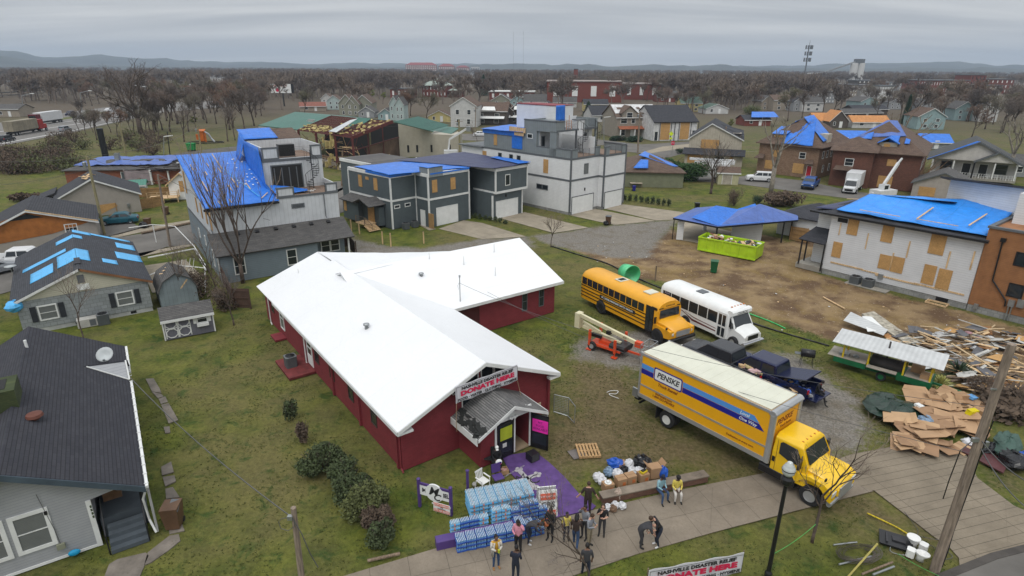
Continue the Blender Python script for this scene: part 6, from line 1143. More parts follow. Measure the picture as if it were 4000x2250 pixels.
h.p('flat_roof',SHG,lambda m:m.prof([(.1,.1),(a3[0],.1),(a3[0],GD+7.9),(3.6,GD+7.9),(3.6,GD-.1),(.1,GD-.1)],6.7,6.78,'z'))
sag([(-.35,-.35,6.78),(a3[0]+.2,a2[1]-.2,6.78),(a3[0]+.1,GD-3,6.9),(.1,GD-1.2,6.85)],26,14,.10,1,.04).build('roof_tarp',TARP,t,True)
h.p('tarp_skirt',TARP,lambda m:(m.box(-.14,-.13,6.45,3.2,-.08,6.82),m.box(a3[0]-.0,a2[1]-.14,6.62,a2[0]+.3,a2[1]-.08,6.8),m.box(-.14,-.13,6.5,-.08,GD*.55,6.8)))
h.p('raised_box',BATG,lambda m:m.box(a2[0]-.02,a2[1]-.12,6.3,a2[0]+2.3,a2[1]+1.6,7.45));sag([(a2[0]-.1,a2[1]-.2,7.47),(a2[0]+2.4,a2[1]-.2,7.47),(a2[0]+2.4,a2[1]+1.8,7.47),(a2[0]-.1,a2[1]+1.8,7.47)],6,5,.06,4,.02).build('roof_tarp',TARP,t,True);h.p('corner_trim',TRIM,lambda m:m.box(a2[0]-.06,a2[1]-.17,6.3,a2[0]+.1,a2[1]-.1,7.4))
WA=wl(a2[0],a2[1],a3[0],a3[1]);WF=wl(0,0,a1[0],0);WS_=wl(a1[0],0,a1[0],a2[1]);WLf=wl(-.1,GD,0,0)
board(t,WA,1.0,4.35,.8,1.55);board(t,WA,4.0,4.35,.8,1.5);door(t,WS_,.9 if False else (abs(a2[1])/2),.0,.8,2.0);garage(t,WA,2.9,3.4,2.25)
for s in (.8,2.4):window(t,WF,s,2.6,.7,.3,bars=0)
for s in (GD-3.1,GD-6.5):board(t,WLf,s,4.5,.8,1.5)
board(t,WLf,GD-4.9,5.6,.7,.35)
# gabled entry on the left side
h.p('entry_wall',LAPG,lambda m:m.box(-1.5,5.2,.3,-.1,8.9,2.9));h.p('entry_wall',LAPG,lambda m:m.box(-.9,1.5,.3,-.1,5.2,2.6))
h.p('entry_roof',SHG,lambda m:(m.slab([(-1.9,5.0,2.85),(-1.9,9.1,2.85),(0,9.1,3.4),(0,5.0,3.4)],.1),m.slab([(-2.5,1.2,3.0),(-2.5,3.2,3.75),(0,3.2,3.75),(0,1.2,3.0)],.1),m.slab([(-2.5,5.2,3.0),(-2.5,3.2,3.75),(0,3.2,3.75),(0,5.2,3.0)],.1)))
h.p('boarded_door',OSB,lambda m:m.box(-.97,2.5,.55,-.91,3.9,2.75));h.p('boarded_window',OSB,lambda m:m.box(-1.56,8.0,1.3,-1.5,8.6,2.6))
h.p('landing',PLY,lambda m:(m.box(-2.6,2.2,.55,-.95,4.4,.65),[m.box(-3.0-.0+i*0,1.2+i*.25-.6,.12+i*.11,-1.4,1.45+i*.25-.6,.18+i*.11) for i in range(5)]))
h.p('stair_railing',WOOD,lambda m:(rail(m,[(-2.55,4.3),(-2.55,2.3)],.65,1.5,3,.04),m.tube((-2.5,2.2,1.5),(-2.5,.7,.9),.04,n=4),[m.tube((-2.5,.7+i*.25,.1+i*.1),(-2.5,.7+i*.25,.95+i*.1),.02,n=4) for i in range(7)]))
for x in(1.3,2.7):ac('dark air conditioner in the pair beside the grey townhouse',h.w(x,-.9),R(46),.38,.75,'air conditioners of the grey townhouse')
h.p('garden_gate',FENCE,lambda m:m.box(a2[0]-.2,a2[1]-1.0,.05,a2[0]-.1,a2[1]-.05,1.9))
h2=Loc('grey_townhouse','grey two storey townhouse with navy tarp and white framed upper window','house',c3(240,885),45.4);t=h2.t
h2.p('wall',LAPG,lambda m:m.prof([(0,0),(5.6,0),(5.6,15),(-1.2,15),(-1.2,6),(0,5.5)],0,3.5,'z'));h2.p('upper_wall',LAPG,lambda m:m.prof([(.25,-.35),(6.2,-.35),(6.2,15),(-1.2,15),(-1.2,6),(.25,5)],3.45,6.4,'z'))
h2.p('floor_band',TRIM,lambda m:m.prof([(.2,-.41),(6.26,-.41),(6.26,4),(.2,4)],3.42,3.72,'z'));h2.p('parapet',TRIM,lambda m:m.prof([(.2,-.41),(6.26,-.41),(6.26,15),(-1.1,15),(-1.1,6),(.2,5)],6.36,6.75,'z'))
for x,y,z in ((.25,-.35,3.5),(6.2,-.35,3.5),(0,0,0),(5.6,0,0)):h2.p('corner_trim',TRIM,lambda m:m.box(x-.09,y-.09,z,x+.09,y+.09,z+3.2))
sag([(-.3,-.7,6.8),(6.5,-.7,6.8),(6.5,13,7.0),(-6,13,7.0)],26,24,.12,2,.03).build('roof_tarp',TARPN,t,True);sag([(4.2,-.7,6.92),(6.6,-.7,6.92),(6.6,6,7.0),(5.3,6,7.0)],8,10,.08,7,.08).build('roof_tarp',TARP,t,True)
h2.p('flat_roof',SHG,lambda m:m.box(-.9,6,6.7,6.1,14.9,6.78));WG=wl(0,0,5.6,0);garage(t,WG,2.7,4.0,2.25);window(t,wl(.25,-.35,6.2,-.35),2.2,4.4,.75,1.3,bars=0);h2.p('wall_lamp',BLACK,lambda m:m.box(2.4,-.1,2.75,2.55,-.004,3.1))
h2.p('torn_fascia',M('broken_wood',(.20,.09,.04),.9),lambda m:[m.bx((6.1+.1*i,-.3+.3*i,6.5),(.5,.1,.3),i,.3*i) for i in range(4)])
# --- white duplex with roof decks
h=Loc('white_duplex','big white and grey three storey duplex with roof decks and spiral stairs','house',c3(818,850),44);t=h.t
b0=(0,0);b1=(5.7,.1);b2=(7.3,-.55);b3=(11.4,-.55)
F_=[(0,0),(5.7,0),(5.7,-.6),(11.3,-.6),(11.3,18),(0,18)]
h.p('wall',LAPW,lambda m:(m.prof([(0,0),(6.1,0),(6.1,-.9),(11.0,-.9),(11.0,23),(0,23)],.35,7.5,'z'),));h.p('foundation',FOUND,lambda m:m.prof([(.03,.03),(6.13,.03),(6.13,-.87),(10.97,-.87),(10.97,23),(.03,23)],-.05,.36,'z'))
h.p('floor_band',GREYT,lambda m:[m.prof([(-.04,-.04),(6.06,-.04),(6.06,-.94),(11.04,-.94),(11.04,8),(-.04,22 if z>5 else 17)],z,z+.26,'z') for z in (4.55,7.42)])
for x,y in ((0,0),(6.1,-.9),(11.0,-.9)):h.p('corner_trim',GREYT,lambda m:m.box(x-.1,y-.1,.3,x+.1,y+.1,8.7))
h.p('parapet',BATG,lambda m:(m.box(0,.0,7.6,1.3,.18,8.7),m.box(5.1,0,7.6,6.1,.18,8.7),m.box(6.1,-.9,7.6,7.1,-.72,8.7),m.box(10.1,-.9,7.6,11,-.72,8.7),m.box(0,.18,7.6,.16,2.8,8.7),m.box(10.85,-.72,7.6,11,3,8.7)))
h.p('parapet_cap',GREYT,lambda m:(m.box(-.04,-.04,8.68,1.33,.22,8.86),m.box(5.06,-.04,8.68,6.14,.22,8.86),m.box(6.0,-.94,8.68,7.14,-.68,8.86),m.box(10.06,-.94,8.68,11.04,-.68,8.86),m.box(-.04,.2,8.68,.2,2.8,8.86),m.box(10.8,-.7,8.68,11.04,3,8.86)))
h.p('deck',DECK,lambda m:(m.box(.1,.1,7.5,5.5,3.2,7.75),m.box(6.2,-.8,7.5,10.9,4.5,7.76)))
h.p('railing',GREYT,lambda m:(rail(m,[(1.35,.1),(5.05,.1)],7.75,8.75,6,.03),rail(m,[(7.15,-.8),(10.05,-.8)],7.75,8.75,6,.03)))
# third storey, left unit
h.p('upper_wall',BATG,lambda m:(m.box(.01,8.9,7.65,5.9,17.6,10.2),m.box(.01,6.5,7.65,.2,8.95,12.2),m.box(.01,2.8,10.8,.2,6.5,12.2),m.box(.01,2.8,7.65,.2,6.5,8.7),m.box(.01,2.8,7.65,.2,4.0,10.9),m.box(.2,6.2,7.65,4.3,8.9,12.0),m.box(.2,2.8,11.1,1.6,2.95,12.2),m.box(.01,8.8,11,4.3,8.95,12.2)))
h.p('upper_deck',GREYT,lambda m:(m.box(.05,2.75,10.85,4.6,6.4,11.1),m.box(-.03,2.75,12.12,1.65,3.0,12.3),m.box(-.03,2.8,12.12,.24,9,12.3),m.box(.0,4.0,8.62,.26,6.5,8.78),m.box(4.2,2.85,7.75,4.4,3.05,10.85)))
h.p('recess',M('pale_inner_wall',(.45,.46,.47),.8),lambda m:(m.box(.25,6.12,7.76,4.2,6.2,10.8),));
for x in (.9,3.2):window(t,wl(.25,6.1,4.2,6.1),x-.25,8.0,.6,2.0,GREYT,bars=0)
window(t,wl(.01,8.9,.01,6.5),1.1,9.75,.9,.5,TRIM,bars=0);board(t,wl(.01,17.6,.01,8.9),2.6,8.1,.7,1.6)
sag([(-.4,8.9,10.35),(6,8.9,10.45),(6,17.9,10.5),(-.4,17.9,10.25)],16,20,.12,4,.05).build('roof_tarp',TARP,t,True);h.p('tarp_skirt',TARP,lambda m:(m.box(-.1,9.2,9.75,-.04,17.8,10.35),m.box(-.06,9.3,8.0,-.005,11.4,10.1)))
h.p('plywood_sheet',PLY,lambda m:(m.bx((-.16,10.2,10.7),(.05,3.3,.7),0,.02),m.bx((-.2,9.8,10.2),(.05,1.9,.6),0,.03)))
h.p('railing',BLACK,lambda m:rail(m,[(1.7,2.9),(4.5,2.9),(4.5,6.1)],11.1,12.1,6,.03));h.p('temporary_rail',M('pink_lumber',(.5,.3,.22),.8),lambda m:(rail(m,[(1.9,2.7),(2.9,2.7)],11.1,12.3,3,.04),m.tube((2.4,2.7,11.1),(2.4,2.7,13),.05,n=4)))
spiral(h,4.9,2.2,7.75,11.0,.75,1.2)
h.p('party_wall',LAPW,lambda m:m.box(5.9,1.0,7.7,6.1,17,10.0));h.p('upper_block',LAPW,lambda m:(m.box(4.4,7.0,7.7,8.2,15,13.9),));sag([(4.34,6.94,11.8),(6.3,6.94,11.8),(6.3,6.96,14.0),(4.34,6.96,14.0)],8,8,.06,5,.02).build('wall_tarp',TARP,t,True);h.p('block_cap',BRK,lambda m:m.box(4.34,6.94,13.9,8.26,15.05,14.0))
# right unit
h.p('upper_wall',LAPW,lambda m:(m.box(6.1,5.5,7.7,11,14,10.5),m.box(6.4,4.6,7.7,8.0,5.5,12.0),m.box(8.1,8.6,10.6,11,8.8,12.2)));h.p('upper_wall',BATG,lambda m:(m.box(8.0,4.6,10.9,8.9,4.75,12.1),m.box(10.6,4.6,10.9,11,4.75,12.1),m.box(10.85,4.7,10.9,11,10,12.1),m.box(10.7,4.6,7.7,10.95,4.85,10.9)))
h.p('upper_deck',GREYT,lambda m:(m.box(8.0,4.5,10.6,11.05,9,10.9),m.box(6.35,4.5,12.0,8.1,5.6,12.12)));h.p('railing',BLACK,lambda m:rail(m,[(8.9,4.65),(10.6,4.65)],10.9,12,6,.03));spiral(h,9.6,3.4,7.75,10.8,.75,1.2);window(t,wl(6.1,5.5,11,5.5),3.2,8.0,.7,1.9,GREYT,bars=0)
WA=wl(0,0,6.1,0);WB_=wl(6.1,-.9,11,-.9);WL=wl(0,23,0,0)
garage(t,WA,2.75,4.6,2.35,GREYT);garage(t,WB_,2.5,4.1,2.35,GREYT);window(t,WA,3.2,5.4,.75,1.25,GREYT,GLASSB,1);board(t,WL,23-4.6,5.2,.9,1.9)
for s in (.55,-.55):window(t,WL,23-5.2+s,2.9,.95,.55,GREYT,bars=0)
for s in (23-10,23-11.6,23-14):window(t,WL,s,6.0,.6,1.0,GREYT,bars=0)
board(t,WL,23-17.5,6.3,.9,.7);h.p('wall_lamp',BLACK,lambda m:m.box(3.0,-.12,3.0,3.12,-.004,3.4));downpipe(t,-.0,-.1,.3,7.4,GREYT)
h.p('rear_roof',GREYT,lambda m:m.box(-.4,17.7,7.5,11,23.4,7.62))
# --- white boarded house at right
h=Loc('boarded_white_house','white house wrapped in plastic with boarded windows and a bright blue tarp roof','house',c4(400,900),-50.7);t=h.t;WX1=12.15
WRAP=M('plastic_wrapped_siding',(.62,.63,.65),.45,'lap',.2,dirt=.08,dscale=.8,bump=.5)
h.p('wall',WRAP,lambda m:m.box(0,0,.5,WX1,11,6.0));h.p('foundation',FOUND,lambda m:m.box(.04,.04,-.1,WX1,11,.5))
h.p('side_wall',LAPW,lambda m:m.box(-1.9,1.6,.5,0,10.6,5.7))
sag([(.2,.2,6.35),(WX1+.1,.2,6.3),(WX1+.1,9.0,7.9),(1.4,4.2,7.5)],36,20,.16,6,.03,.03,.5).build('roof_tarp',TARPB,t,True)
sag([(1.5,4.3,7.5),(8.2,5.4,7.75),(7.6,9.5,7.0),(0,8.0,6.6)],16,10,.1,7,.02).build('roof_tarp',TARPN,t,True);sag([(-2.3,1.2,5.9),(.3,.6,6.2),(1.4,4.3,7.3),(-.3,8.6,6.4)],12,8,.06,8,.12).build('roof_tarp',TARPN,t,True)
h.p('roof',SHD,lambda m:(m.slab([(-.6,-.45,6.05),(WX1+.3,-.45,6.05),(WX1+.3,9,7.7),(1.2,4.4,7.35)],.1),m.slab([(-.6,-.45,6.05),(1.2,4.4,7.35),(-.4,10,6.1),(-2.5,1.1,5.75)],.1)))
h.p('gutter',BLACK,lambda m:(m.box(-.65,-.55,5.92,WX1+.35,-.43,6.1),m.box(-2.6,1.0,5.6,-.6,1.12,5.78)))
def rz_(x,y):return 6.35+ (y)*(.175)+.32
for a,b in (((-.0,2.6),(2.6,3.6)),((2.2,.35),(5.6,.35)),((7.0,3.8),(6.9,.5)),((6.9,.4),(10.0,.4)),((10.9,4.2),(10.6,.9)),((12.2,2.2),(12.1,.4))):strips(h,[((a[0],a[1],rz_(*a)),(b[0],b[1],rz_(*b)))],PLY,.12,.04)
W=wl(0,0,WX1,0)
for s,z,w_,h_ in ((2.05,4.35,.95,1.55),(5.05,4.3,.95,1.6),(9.0,4.1,1.15,1.75),(1.05,1.9,.85,1.5),(5.35,1.8,1.0,1.35),(6.4,1.75,1.0,1.45),(8.95,1.35,.95,1.75),(10.1,1.2,1.0,1.8)):board(t,W,s,z,w_,h_)
for s,z,w_,h_ in ((.95,4.1,.1,1.2),(3.5,3.3,.1,1.5),(6.95,3.3,.12,1.5),(10.05,3.1,.12,1.5),(11.7,3.4,.12,1.6),(5.9,2.0,.1,1.5),(2.2,1.25,3.0,.14),(4.3,1.2,1.5,.12),(6.6,1.05,3.6,.14),(9.9,1.1,3.8,.14)):board(t,W,s,z,w_,h_,PLY,'nailed_strip')
h.p('utility_box',GALV,lambda m:m.box(5.1,-.14,.85,5.5,-.01,1.3));h.p('wall_opening',BLACK,lambda m:(m.box(.6,-.03,5.35,1.5,-.01,5.75),m.box(9.9,-.02,-.02,10.8,.05,.5)))
for i,x in enumerate((3.5,4.65)):ac(('left','right')[i]+' of the two grey air conditioners on the slab by the white house',h.w(x,-.75,.08),R(-50),.42,.7)
simple('equipment_slab','thin concrete slab under the two air conditioners by the white house','slab',h.w(2.8,-1.3),R(-50.7),[('slab',CONC,lambda m:m.box(0,0,0,3.6,1.0,.08))]);simple('crawl_frame','wooden frame of the cellar hatch in front of the white house','frame',h.w(9.4,-1.0),R(-50.7),[('frame',PLY,lambda m:(m.box(0,0,0,1.6,.08,.14),m.box(0,.8,0,1.6,.88,.14),m.box(0,.08,0,.08,.8,.14),m.box(1.52,.08,0,1.6,.8,.14)))])
# porch at its left end
h.p('porch_roof',SHD,lambda m:(m.slab([(-2.6,-.2,3.0),(-.0,-.5,3.0),(-.1,1.6,4.1),(-2.0,1.6,4.1)],.1),m.slab([(-2.7,-.2,3.0),(-2.0,1.6,4.1),(-2.1,3.2,4.0),(-3.3,3.2,3.0)],.1)));h.p('porch_post',BLACK,lambda m:(m.box(-2.4,1.0,.5,-2.28,1.12,2.95),m.box(-.12,-.22,.2,.0,-.1,3.0),m.box(-2.4,-.15,.4,-2.28,-.03,2.95)));h.p('porch_slab',CONC,lambda m:m.box(-2.6,-.1,0,-.02,2.9,.5))
# upper white block behind and the brown house beside
h.p('upper_block',LAPW,lambda m:m.loft([[(6.8,7.6,6),(WX1+.2,6,6),(WX1+6,6,6),(WX1+6,15,6),(6.8,15,6)],[(6.8,7.6,9.4),(WX1+.2,6,9.6),(WX1+6,6,9.6),(WX1+6,15,8.1),(6.8,15,8.1)]]));h.p('upper_roof',SHD,lambda m:m.slab([(6.2,6.6,9.75),(WX1+7,4.6,9.95),(WX1+7,15.5,8.2),(6.2,15.5,8.2)],.16))
BRN=M('cedar_siding',(.30,.135,.055),.65,'lap',.14,dirt=.25,dscale=1.5)
hb_=Loc('cedar_house','brown cedar clad house cut off by the right edge of the photo','house',h.w(WX1+.05,-.1),-52);t=hb_.t
hb_.p('wall',BRN,lambda m:m.box(0,0,.55,9,8,7.1));hb_.p('foundation',FOUND,lambda m:m.box(.02,.03,-.1,9,7.9,.55));hb_.p('parapet_cap',GREYT,lambda m:(m.box(-.1,-.1,7.1,9,.25,7.28),m.box(-.1,.25,7.1,.25,8,7.28)));hb_.p('upper_block',LAPW,lambda m:m.box(.6,3.4,7.1,9,12,9.6));window(t,wl(.6,3.4,9,3.4),1.8,7.35,1.6,1.6,TRIM,bars=0)
W=wl(0,0,9,0);window(t,W,2.6,4.6,.75,.95,BLACK,bars=0);window(t,W,2.8,2.05,.85,.95,BLACK,bars=0);window(t,W,4.2,1.8,.85,.95,BLACK,bars=0);window(t,W,4.6,4.4,.75,.95,BLACK,bars=0)
hb_.p('downpipe',BLACK,lambda m:(m.path([(1.1,-.1,6.2),(1.2,-.1,3.0),(2.4,-.1,1.6),(2.45,-.1,1.1)],.06,6),m.box(.95,-.2,6.2,1.3,0,6.5)));hb_.p('meter_box',GALV,lambda m:(m.box(2.6,-.2,1.2,3.0,-.01,1.75),m.box(3.15,-.2,1.3,3.6,-.01,1.95),m.tube((2.7,-.12,0),(2.7,-.12,1.2),.05),m.tube((2.9,-.12,0),(2.9,-.12,1.2),.05)));hb_.p('gas_meter',GALV,lambda m:(m.box(.5,-.3,.35,.8,-.1,.75),m.tube((.65,-.2,0),(.65,-.2,.4),.03)))
# --- generic pitched house
def ghouse(name,lab,O,deg,w_,d,ze,zr,ax,wm,rm,ops=(),found=True,ov=.35,og=.3,trim=TRIM,hp=False,group=None,cat='house',off=0,rl=None):
 h=Loc(name,lab,cat,O,deg,group);t=h.t
 if hp:h.p('wall',wm,lambda m:m.box(0,0,.0,w_,d,ze-.05));hip(0,w_,0,d,ze,zr,ov,rl).build('roof',rm,t)
 else:
  h.p('wall',wm,lambda m:gwall(m,0,w_,0,d,ze,zr,ax,off=off));gable(0,w_,0,d,ze,zr,ax,ov,og,.12,off).build('roof',rm,t)
  def fas(m):
   if ax=='y':
    xm=w_/2+off
    for a in(0,1):
     x0=-ov if a==0 else w_+ov;s_=(zr-ze)/(xm if a==0 else w_-xm);z0=ze-ov*s_
     for y in(-og-.03,):m.add([(x0,y,z0-.2),(xm,y,zr-.2),(xm,y,zr-.0),(x0,y,z0-.0),(x0,y+.04,z0-.2),(xm,y+.04,zr-.2),(xm,y+.04,zr-.0),(x0,y+.04,z0-.0)],[(0,1,2,3),(7,6,5,4),(0,4,5,1),(1,5,6,2),(2,6,7,3),(3,7,4,0)])
   else:s_=(zr-ze)/(d/2);m.box(-og,-ov-.04,ze-ov*s_-.22,w_+og,-ov-.003,ze-ov*s_-.02)
  h.p('fascia',trim,fas)
 S={'F':wl(0,0,w_,0),'L':wl(0,d,0,0),'R':wl(w_,0,w_,d)}
 for o in ops:
  k_,s,z,a,b=o[:5];W=S[o[0][0]]
  if k_[1:]=='w':window(t,W,s,z,a,b,o[5] if len(o)>5 else trim,GLASS,1)
  elif k_[1:]=='b':board(t,W,s,z,a,b)
  elif k_[1:]=='d':door(t,W,s,z,a,b,o[5] if len(o)>5 else WHITE)
  elif k_[1:]=='g':garage(t,W,s,a,b)
 return h
# --- near house, bottom left
N_=Loc('near_house','light grey sided house with dark shingle roof and porch steps at bottom left','house',d1(605,1262),34);t=N_.t
N_.p('wall',LAPL,lambda m:(m.prof([(-9.5,0),(0,0),(0,2.3),(1.1,2.45),(-2.3,4.55),(-9.5,1.0)],0,.12,'y'),m.box(-9.5,.1,0,0,3.4,2.4),m.box(-9.5,3.4,0,1.75,16,2.35)))
NR=lambda u:4.85-abs(u+2.3)*.56
N_.p('roof',M('near_shingles',(.028,.029,.038),.9,'shingle',.075,col2=(.038,.038,.047),dirt=.15,bump=.15),lambda m:(m.slab([(-2.3,-.45,4.85),(2.0,-.45,NR(2.0)),(2.0,15.6,NR(2.0)),(-2.3,15.6,4.85)],.12),m.slab([(-2.3,-.45,4.85),(-8.5,-.45,NR(-8.5)),(-8.5,15.6,NR(-8.5)),(-2.3,15.6,4.85)],.12)),)
N_.p('barge_board',M('slate_blue_trim',(.06,.085,.11),.6),lambda m:[m.add([(a,-.5,NR(a)-.3),(-2.3,-.5,4.55),(-2.3,-.5,4.83),(a,-.5,NR(a)-.02),(a,-.1,NR(a)-.3),(-2.3,-.1,4.55),(-2.3,-.1,4.83),(a,-.1,NR(a)-.02)],[(0,1,2,3),(7,6,5,4),(0,4,5,1),(1,5,6,2),(2,6,7,3),(3,7,4,0)]) for a in (2.0,-8.5)])
N_.p('gutter',TRIM,lambda m:(m.box(2.0,-.45,NR(2)-.14,2.12,10.2,NR(2)-.02),m.box(2.0,11.6,NR(2)-.14,2.12,15.6,NR(2)-.02),[m.box(1.98,-.3+i*.75,NR(2)-.03,2.14,-.26+i*.75,NR(2)+.02) for i in range(21)]))
N_.p('downpipe',TRIM,lambda m:m.path([(2.05,-.35,NR(2)-.1),(1.8,-.1,1.6),(1.85,-.1,.5),(2.0,-.6,.1)],.05,6));N_.p('corner_trim',TRIM,lambda m:(m.box(-.12,-.05,0,.06,.02,2.3),m.box(-9.5,-.03,-.0,0,-.002,.12)))
N_.p('porch_floor',M('slate_porch_paint',(.07,.085,.10),.7,dirt=.15),lambda m:(m.box(.14,.4,0,1.8,3.4,.95),[m.box(.35,-.55+i*.27-.35,0,1.7,-.27+i*.27-.35,.18+i*.19) for i in range(4)]))
N_.p('handrail',BLACK,lambda m:(m.tube((1.72,-.85,0),(1.72,-.85,.95),.03),m.tube((1.72,-.85,.95),(1.72,.4,1.9),.03),m.tube((1.72,.4,.9),(1.72,.4,1.9),.03),m.tube((.3,-.85,.95),(.3,.4,1.9),.03),m.tube((.3,-.85,0),(.3,-.85,.95),.03),rail(m,[(1.75,.4),(1.75,3.3)],.95,1.9,4,.03),m.tube((1.78,.5,.9),(1.78,.5,2.4),.04)));N_.p('ramp_board',M('grey_board',(.32,.32,.31),.8,'plank',.12),lambda m:m.bx((2.05,-.1,.95),(.08,.55,1.9),0,R(-12)))
N_.p('porch_seat',M('tan_wicker',(.25,.14,.07),.9,dirt=.3),lambda m:(m.box(.3,1.6,.95,1.0,2.3,1.4),m.bx((.35,2.0,1.7),(.1,.7,.8))));N_.p('house_number',M('dark_green_tile',(.05,.07,.03),.6),lambda m:[m.box(-.02,-.055,1.95-.17*i,.05,-.05,2.07-.17*i) for i in range(4)])
W=wl(-9.5,0,0,0)
for s in (9.5-1.95,9.5-3.35):window(t,W,s,.95,.95,1.5,TRIM,GLASSB,1,fw=.16)
N_.p('wall_box',M('olive_box',(.25,.26,.19),.7),lambda m:m.box(-1.4,-.12,.5,-1.12,-.01,.75));N_.p('wall_lamp',BLACK,lambda m:m.box(-1.45,-.1,2.3,-1.35,-.01,2.45));N_.p('cable',CBL,lambda m:m.path([(-1.5,-.05,3.3),(-1.3,-.05,1.5),(-1.25,-.05,.7)],.012,4))
m=MB();m.ell((-.9,-.2,.22),(.22,.1,.14),10,6);tag(m.build('lawn_sign',M('bright_cyan',(.01,.35,.65),.5),None),'small cyan lawn sign at the foot of the light grey wall','sign');bpy.data.objects['lawn_sign'].matrix_world=N_.M
N_.p('chimney',M('mossy_brick',(.055,.07,.025),.9,'brick',col2=(.035,.05,.02),dirt=.3),lambda m:m.box(-3.4,5.2,3.5,-2.05,6.9,5.6));N_.p('chimney_flue',DARKIN,lambda m:m.box(-3.1,5.5,5.5,-2.4,6.6,5.62));N_.p('roof_vent',M('rusty_vent',(.13,.045,.03),.7),lambda m:m.lathe([(.18,0),(.18,.12),(.34,.14),(.30,.26),(.05,.32)],(-1.5,4.3,NR(-1.5)),14),'a');N_.p('vent_pipe',TRIM,lambda m:m.tube((-2.2,12.4,4.5),(-2.2,12.4,5.2),.07,n=8))
N_.p('dormer',LAPL,lambda m:m.add([(1.95,10.4,2.5),(1.95,11.9,2.5),(1.95,11.15,3.3),(.2,11.15,3.5)],[(0,1,2),(0,2,3),(2,1,3),(0,3,1)]));N_.p('dormer_roof',MATS['near_shingles'],lambda m:(m.slab([(2.1,11.15,3.35),(.1,11.15,3.55),(.9,12.3,2.95),(2.1,12.3,2.5)],.07),));N_.p('dormer_trim',TRIM,lambda m:(m.tube((2.0,10.35,2.5),(2.0,11.15,3.35),.05,n=4),m.tube((2.0,10.35,2.5),(.2,11.1,3.5),.035,n=4)))
ds=T('satellite_dish','pale satellite dish on the dark roof above the small dormer','satellite dish',tuple(N_.w(1.1,12.2,2.95)),R(34));dd_=part(ds,'dish',M('dish_grey',(.42,.45,.46),.5,dirt=.1),lambda m:m.lathe([(.02,.0),(.25,.04),(.43,.12),(.44,.10),(.25,.02),(.02,-.02)],(0,0,0),18),True);dd_.location=(0,-.1,.6);dd_.rotation_euler=(R(48),0,R(-18));part(ds,'mast',GALV,lambda m:(m.tube((0,.05,0),(0,0,.5),.03),m.tube((0,-.1,.3),(-.1,-.45,.45),.02),m.box(-.16,-.52,.42,-.04,-.44,.5)))
# --- stone house with patched roof
ASHL=M('grey_ashlar_siding',(.27,.29,.295),.75,'block',col2=(.22,.24,.245),dirt=.1)
h=Loc('stone_house','grey block patterned bungalow with light blue tarp patches on its dark roof','house',c1(185,1370),36.5);t=h.t
h.p('wall',ASHL,lambda m:m.box(0,0,.3,8.5,13.8,2.62));h.p('foundation',M('whitewashed_base',(.42,.43,.42),.8),lambda m:m.box(.03,.03,-.1,8.47,13.77,.3));h.p('gable_wall',LAPC,lambda m:m.prof([(-.0,2.62),(8.5,2.62),(4.35,4.32)],-.03,13.8,'y'))
gable(0,8.5,0,13.8,2.72,4.5,'y',.35,.2,.14).build('roof',M('blue_grey_shingles',(.052,.056,.068),.9,'shingle',.06,col2=(.038,.04,.048),dirt=.25),t)
sl=(4.5-2.72)/4.25;RZ=lambda u:4.5-abs(u-4.25)*sl
def patch(u0,u1,v0,v1,nm='tarp_patch',mat=TARPL):sag([(u0,v0,RZ(u0)),(u1,v0,RZ(u1)),(u1,v1,RZ(u1)),(u0,v1,RZ(u0))],6,8,.03,u0+v0,.02,.01,1.5).build(nm,mat,t,True)
for a in ((4.25,5.6,12.9,14.0),(2.9,4.25,10.6,11.9),(4.25,4.9,10.7,11.9),(2.9,4.25,2.7,6.4),(4.25,5.1,2.8,6.4),(.4,3.6,6.9,7.9),(1.0,2.6,2.4,5.2),(7.3,8.7,9.9,12.0),(7.0,8.8,5.6,8.0),(5.9,6.9,3.2,4.5),(5.6,8.6,13.3,14.0)):patch(*a)
h.p('ridge_cap',SHD,lambda m:m.box(4.05,1.2,4.47,4.45,3.0,4.56));h.p('raw_edge',M('bare_edge_wood',(.24,.11,.05),.8),lambda m:m.add([(4.3,-.24,4.28),(8.85,-.24,RZ(8.85)-.2),(8.85,-.24,RZ(8.85)-.02),(4.3,-.24,4.46),(4.3,-.2,4.28),(8.85,-.2,RZ(8.85)-.2),(8.85,-.2,RZ(8.85)-.02),(4.3,-.2,4.46)],[(0,1,2,3),(7,6,5,4),(0,4,5,1),(1,5,6,2),(2,6,7,3),(3,7,4,0)]));h.p('barge_board',TRIM,lambda m:m.add([(4.2,-.24,4.28),(-.35,-.24,RZ(-.35)-.2),(-.35,-.24,RZ(-.35)-.02),(4.2,-.24,4.46),(4.2,-.2,4.28),(-.35,-.2,RZ(-.35)-.2),(-.35,-.2,RZ(-.35)-.02),(4.2,-.2,4.46)],[(0,1,2,3),(7,6,5,4),(0,4,5,1),(1,5,6,2),(2,6,7,3),(3,7,4,0)]))
h.p('corner_tarp',TARPL,lambda m:m.ell((-.1,.1,2.35),(.55,.6,.42),9,6,jit=.35,seed=4));W=wl(0,0,8.5,0)
for s in (1.75,6.75):
 window(t,W,s,.95,1.0,1.0,TRIM,GLASSB,1,fw=.1);h.p('shutter',M('dark_shutter',(.025,.028,.035),.7),lambda m:(wbx(m,W,s-1.05,s-.68,.85,2.05,.005,.05)));h.p('shutter',MATS['dark_shutter'],lambda m:(wbx(m,W,s+.68,s+1.05,.85,2.05,.005,.05)))
h.p('gable_vent',GREYT,lambda m:(m.box(4.0,-.07,3.3,4.45,-.035,3.95),));h.p('gable_box',WHITE,lambda m:m.box(3.85,-.1,2.75,4.65,-.035,3.2));h.p('base_vent',BLACK,lambda m:(m.box(3.2,.01,.05,3.6,.025,.25),m.box(6.9,.01,.05,7.3,.025,.25)))
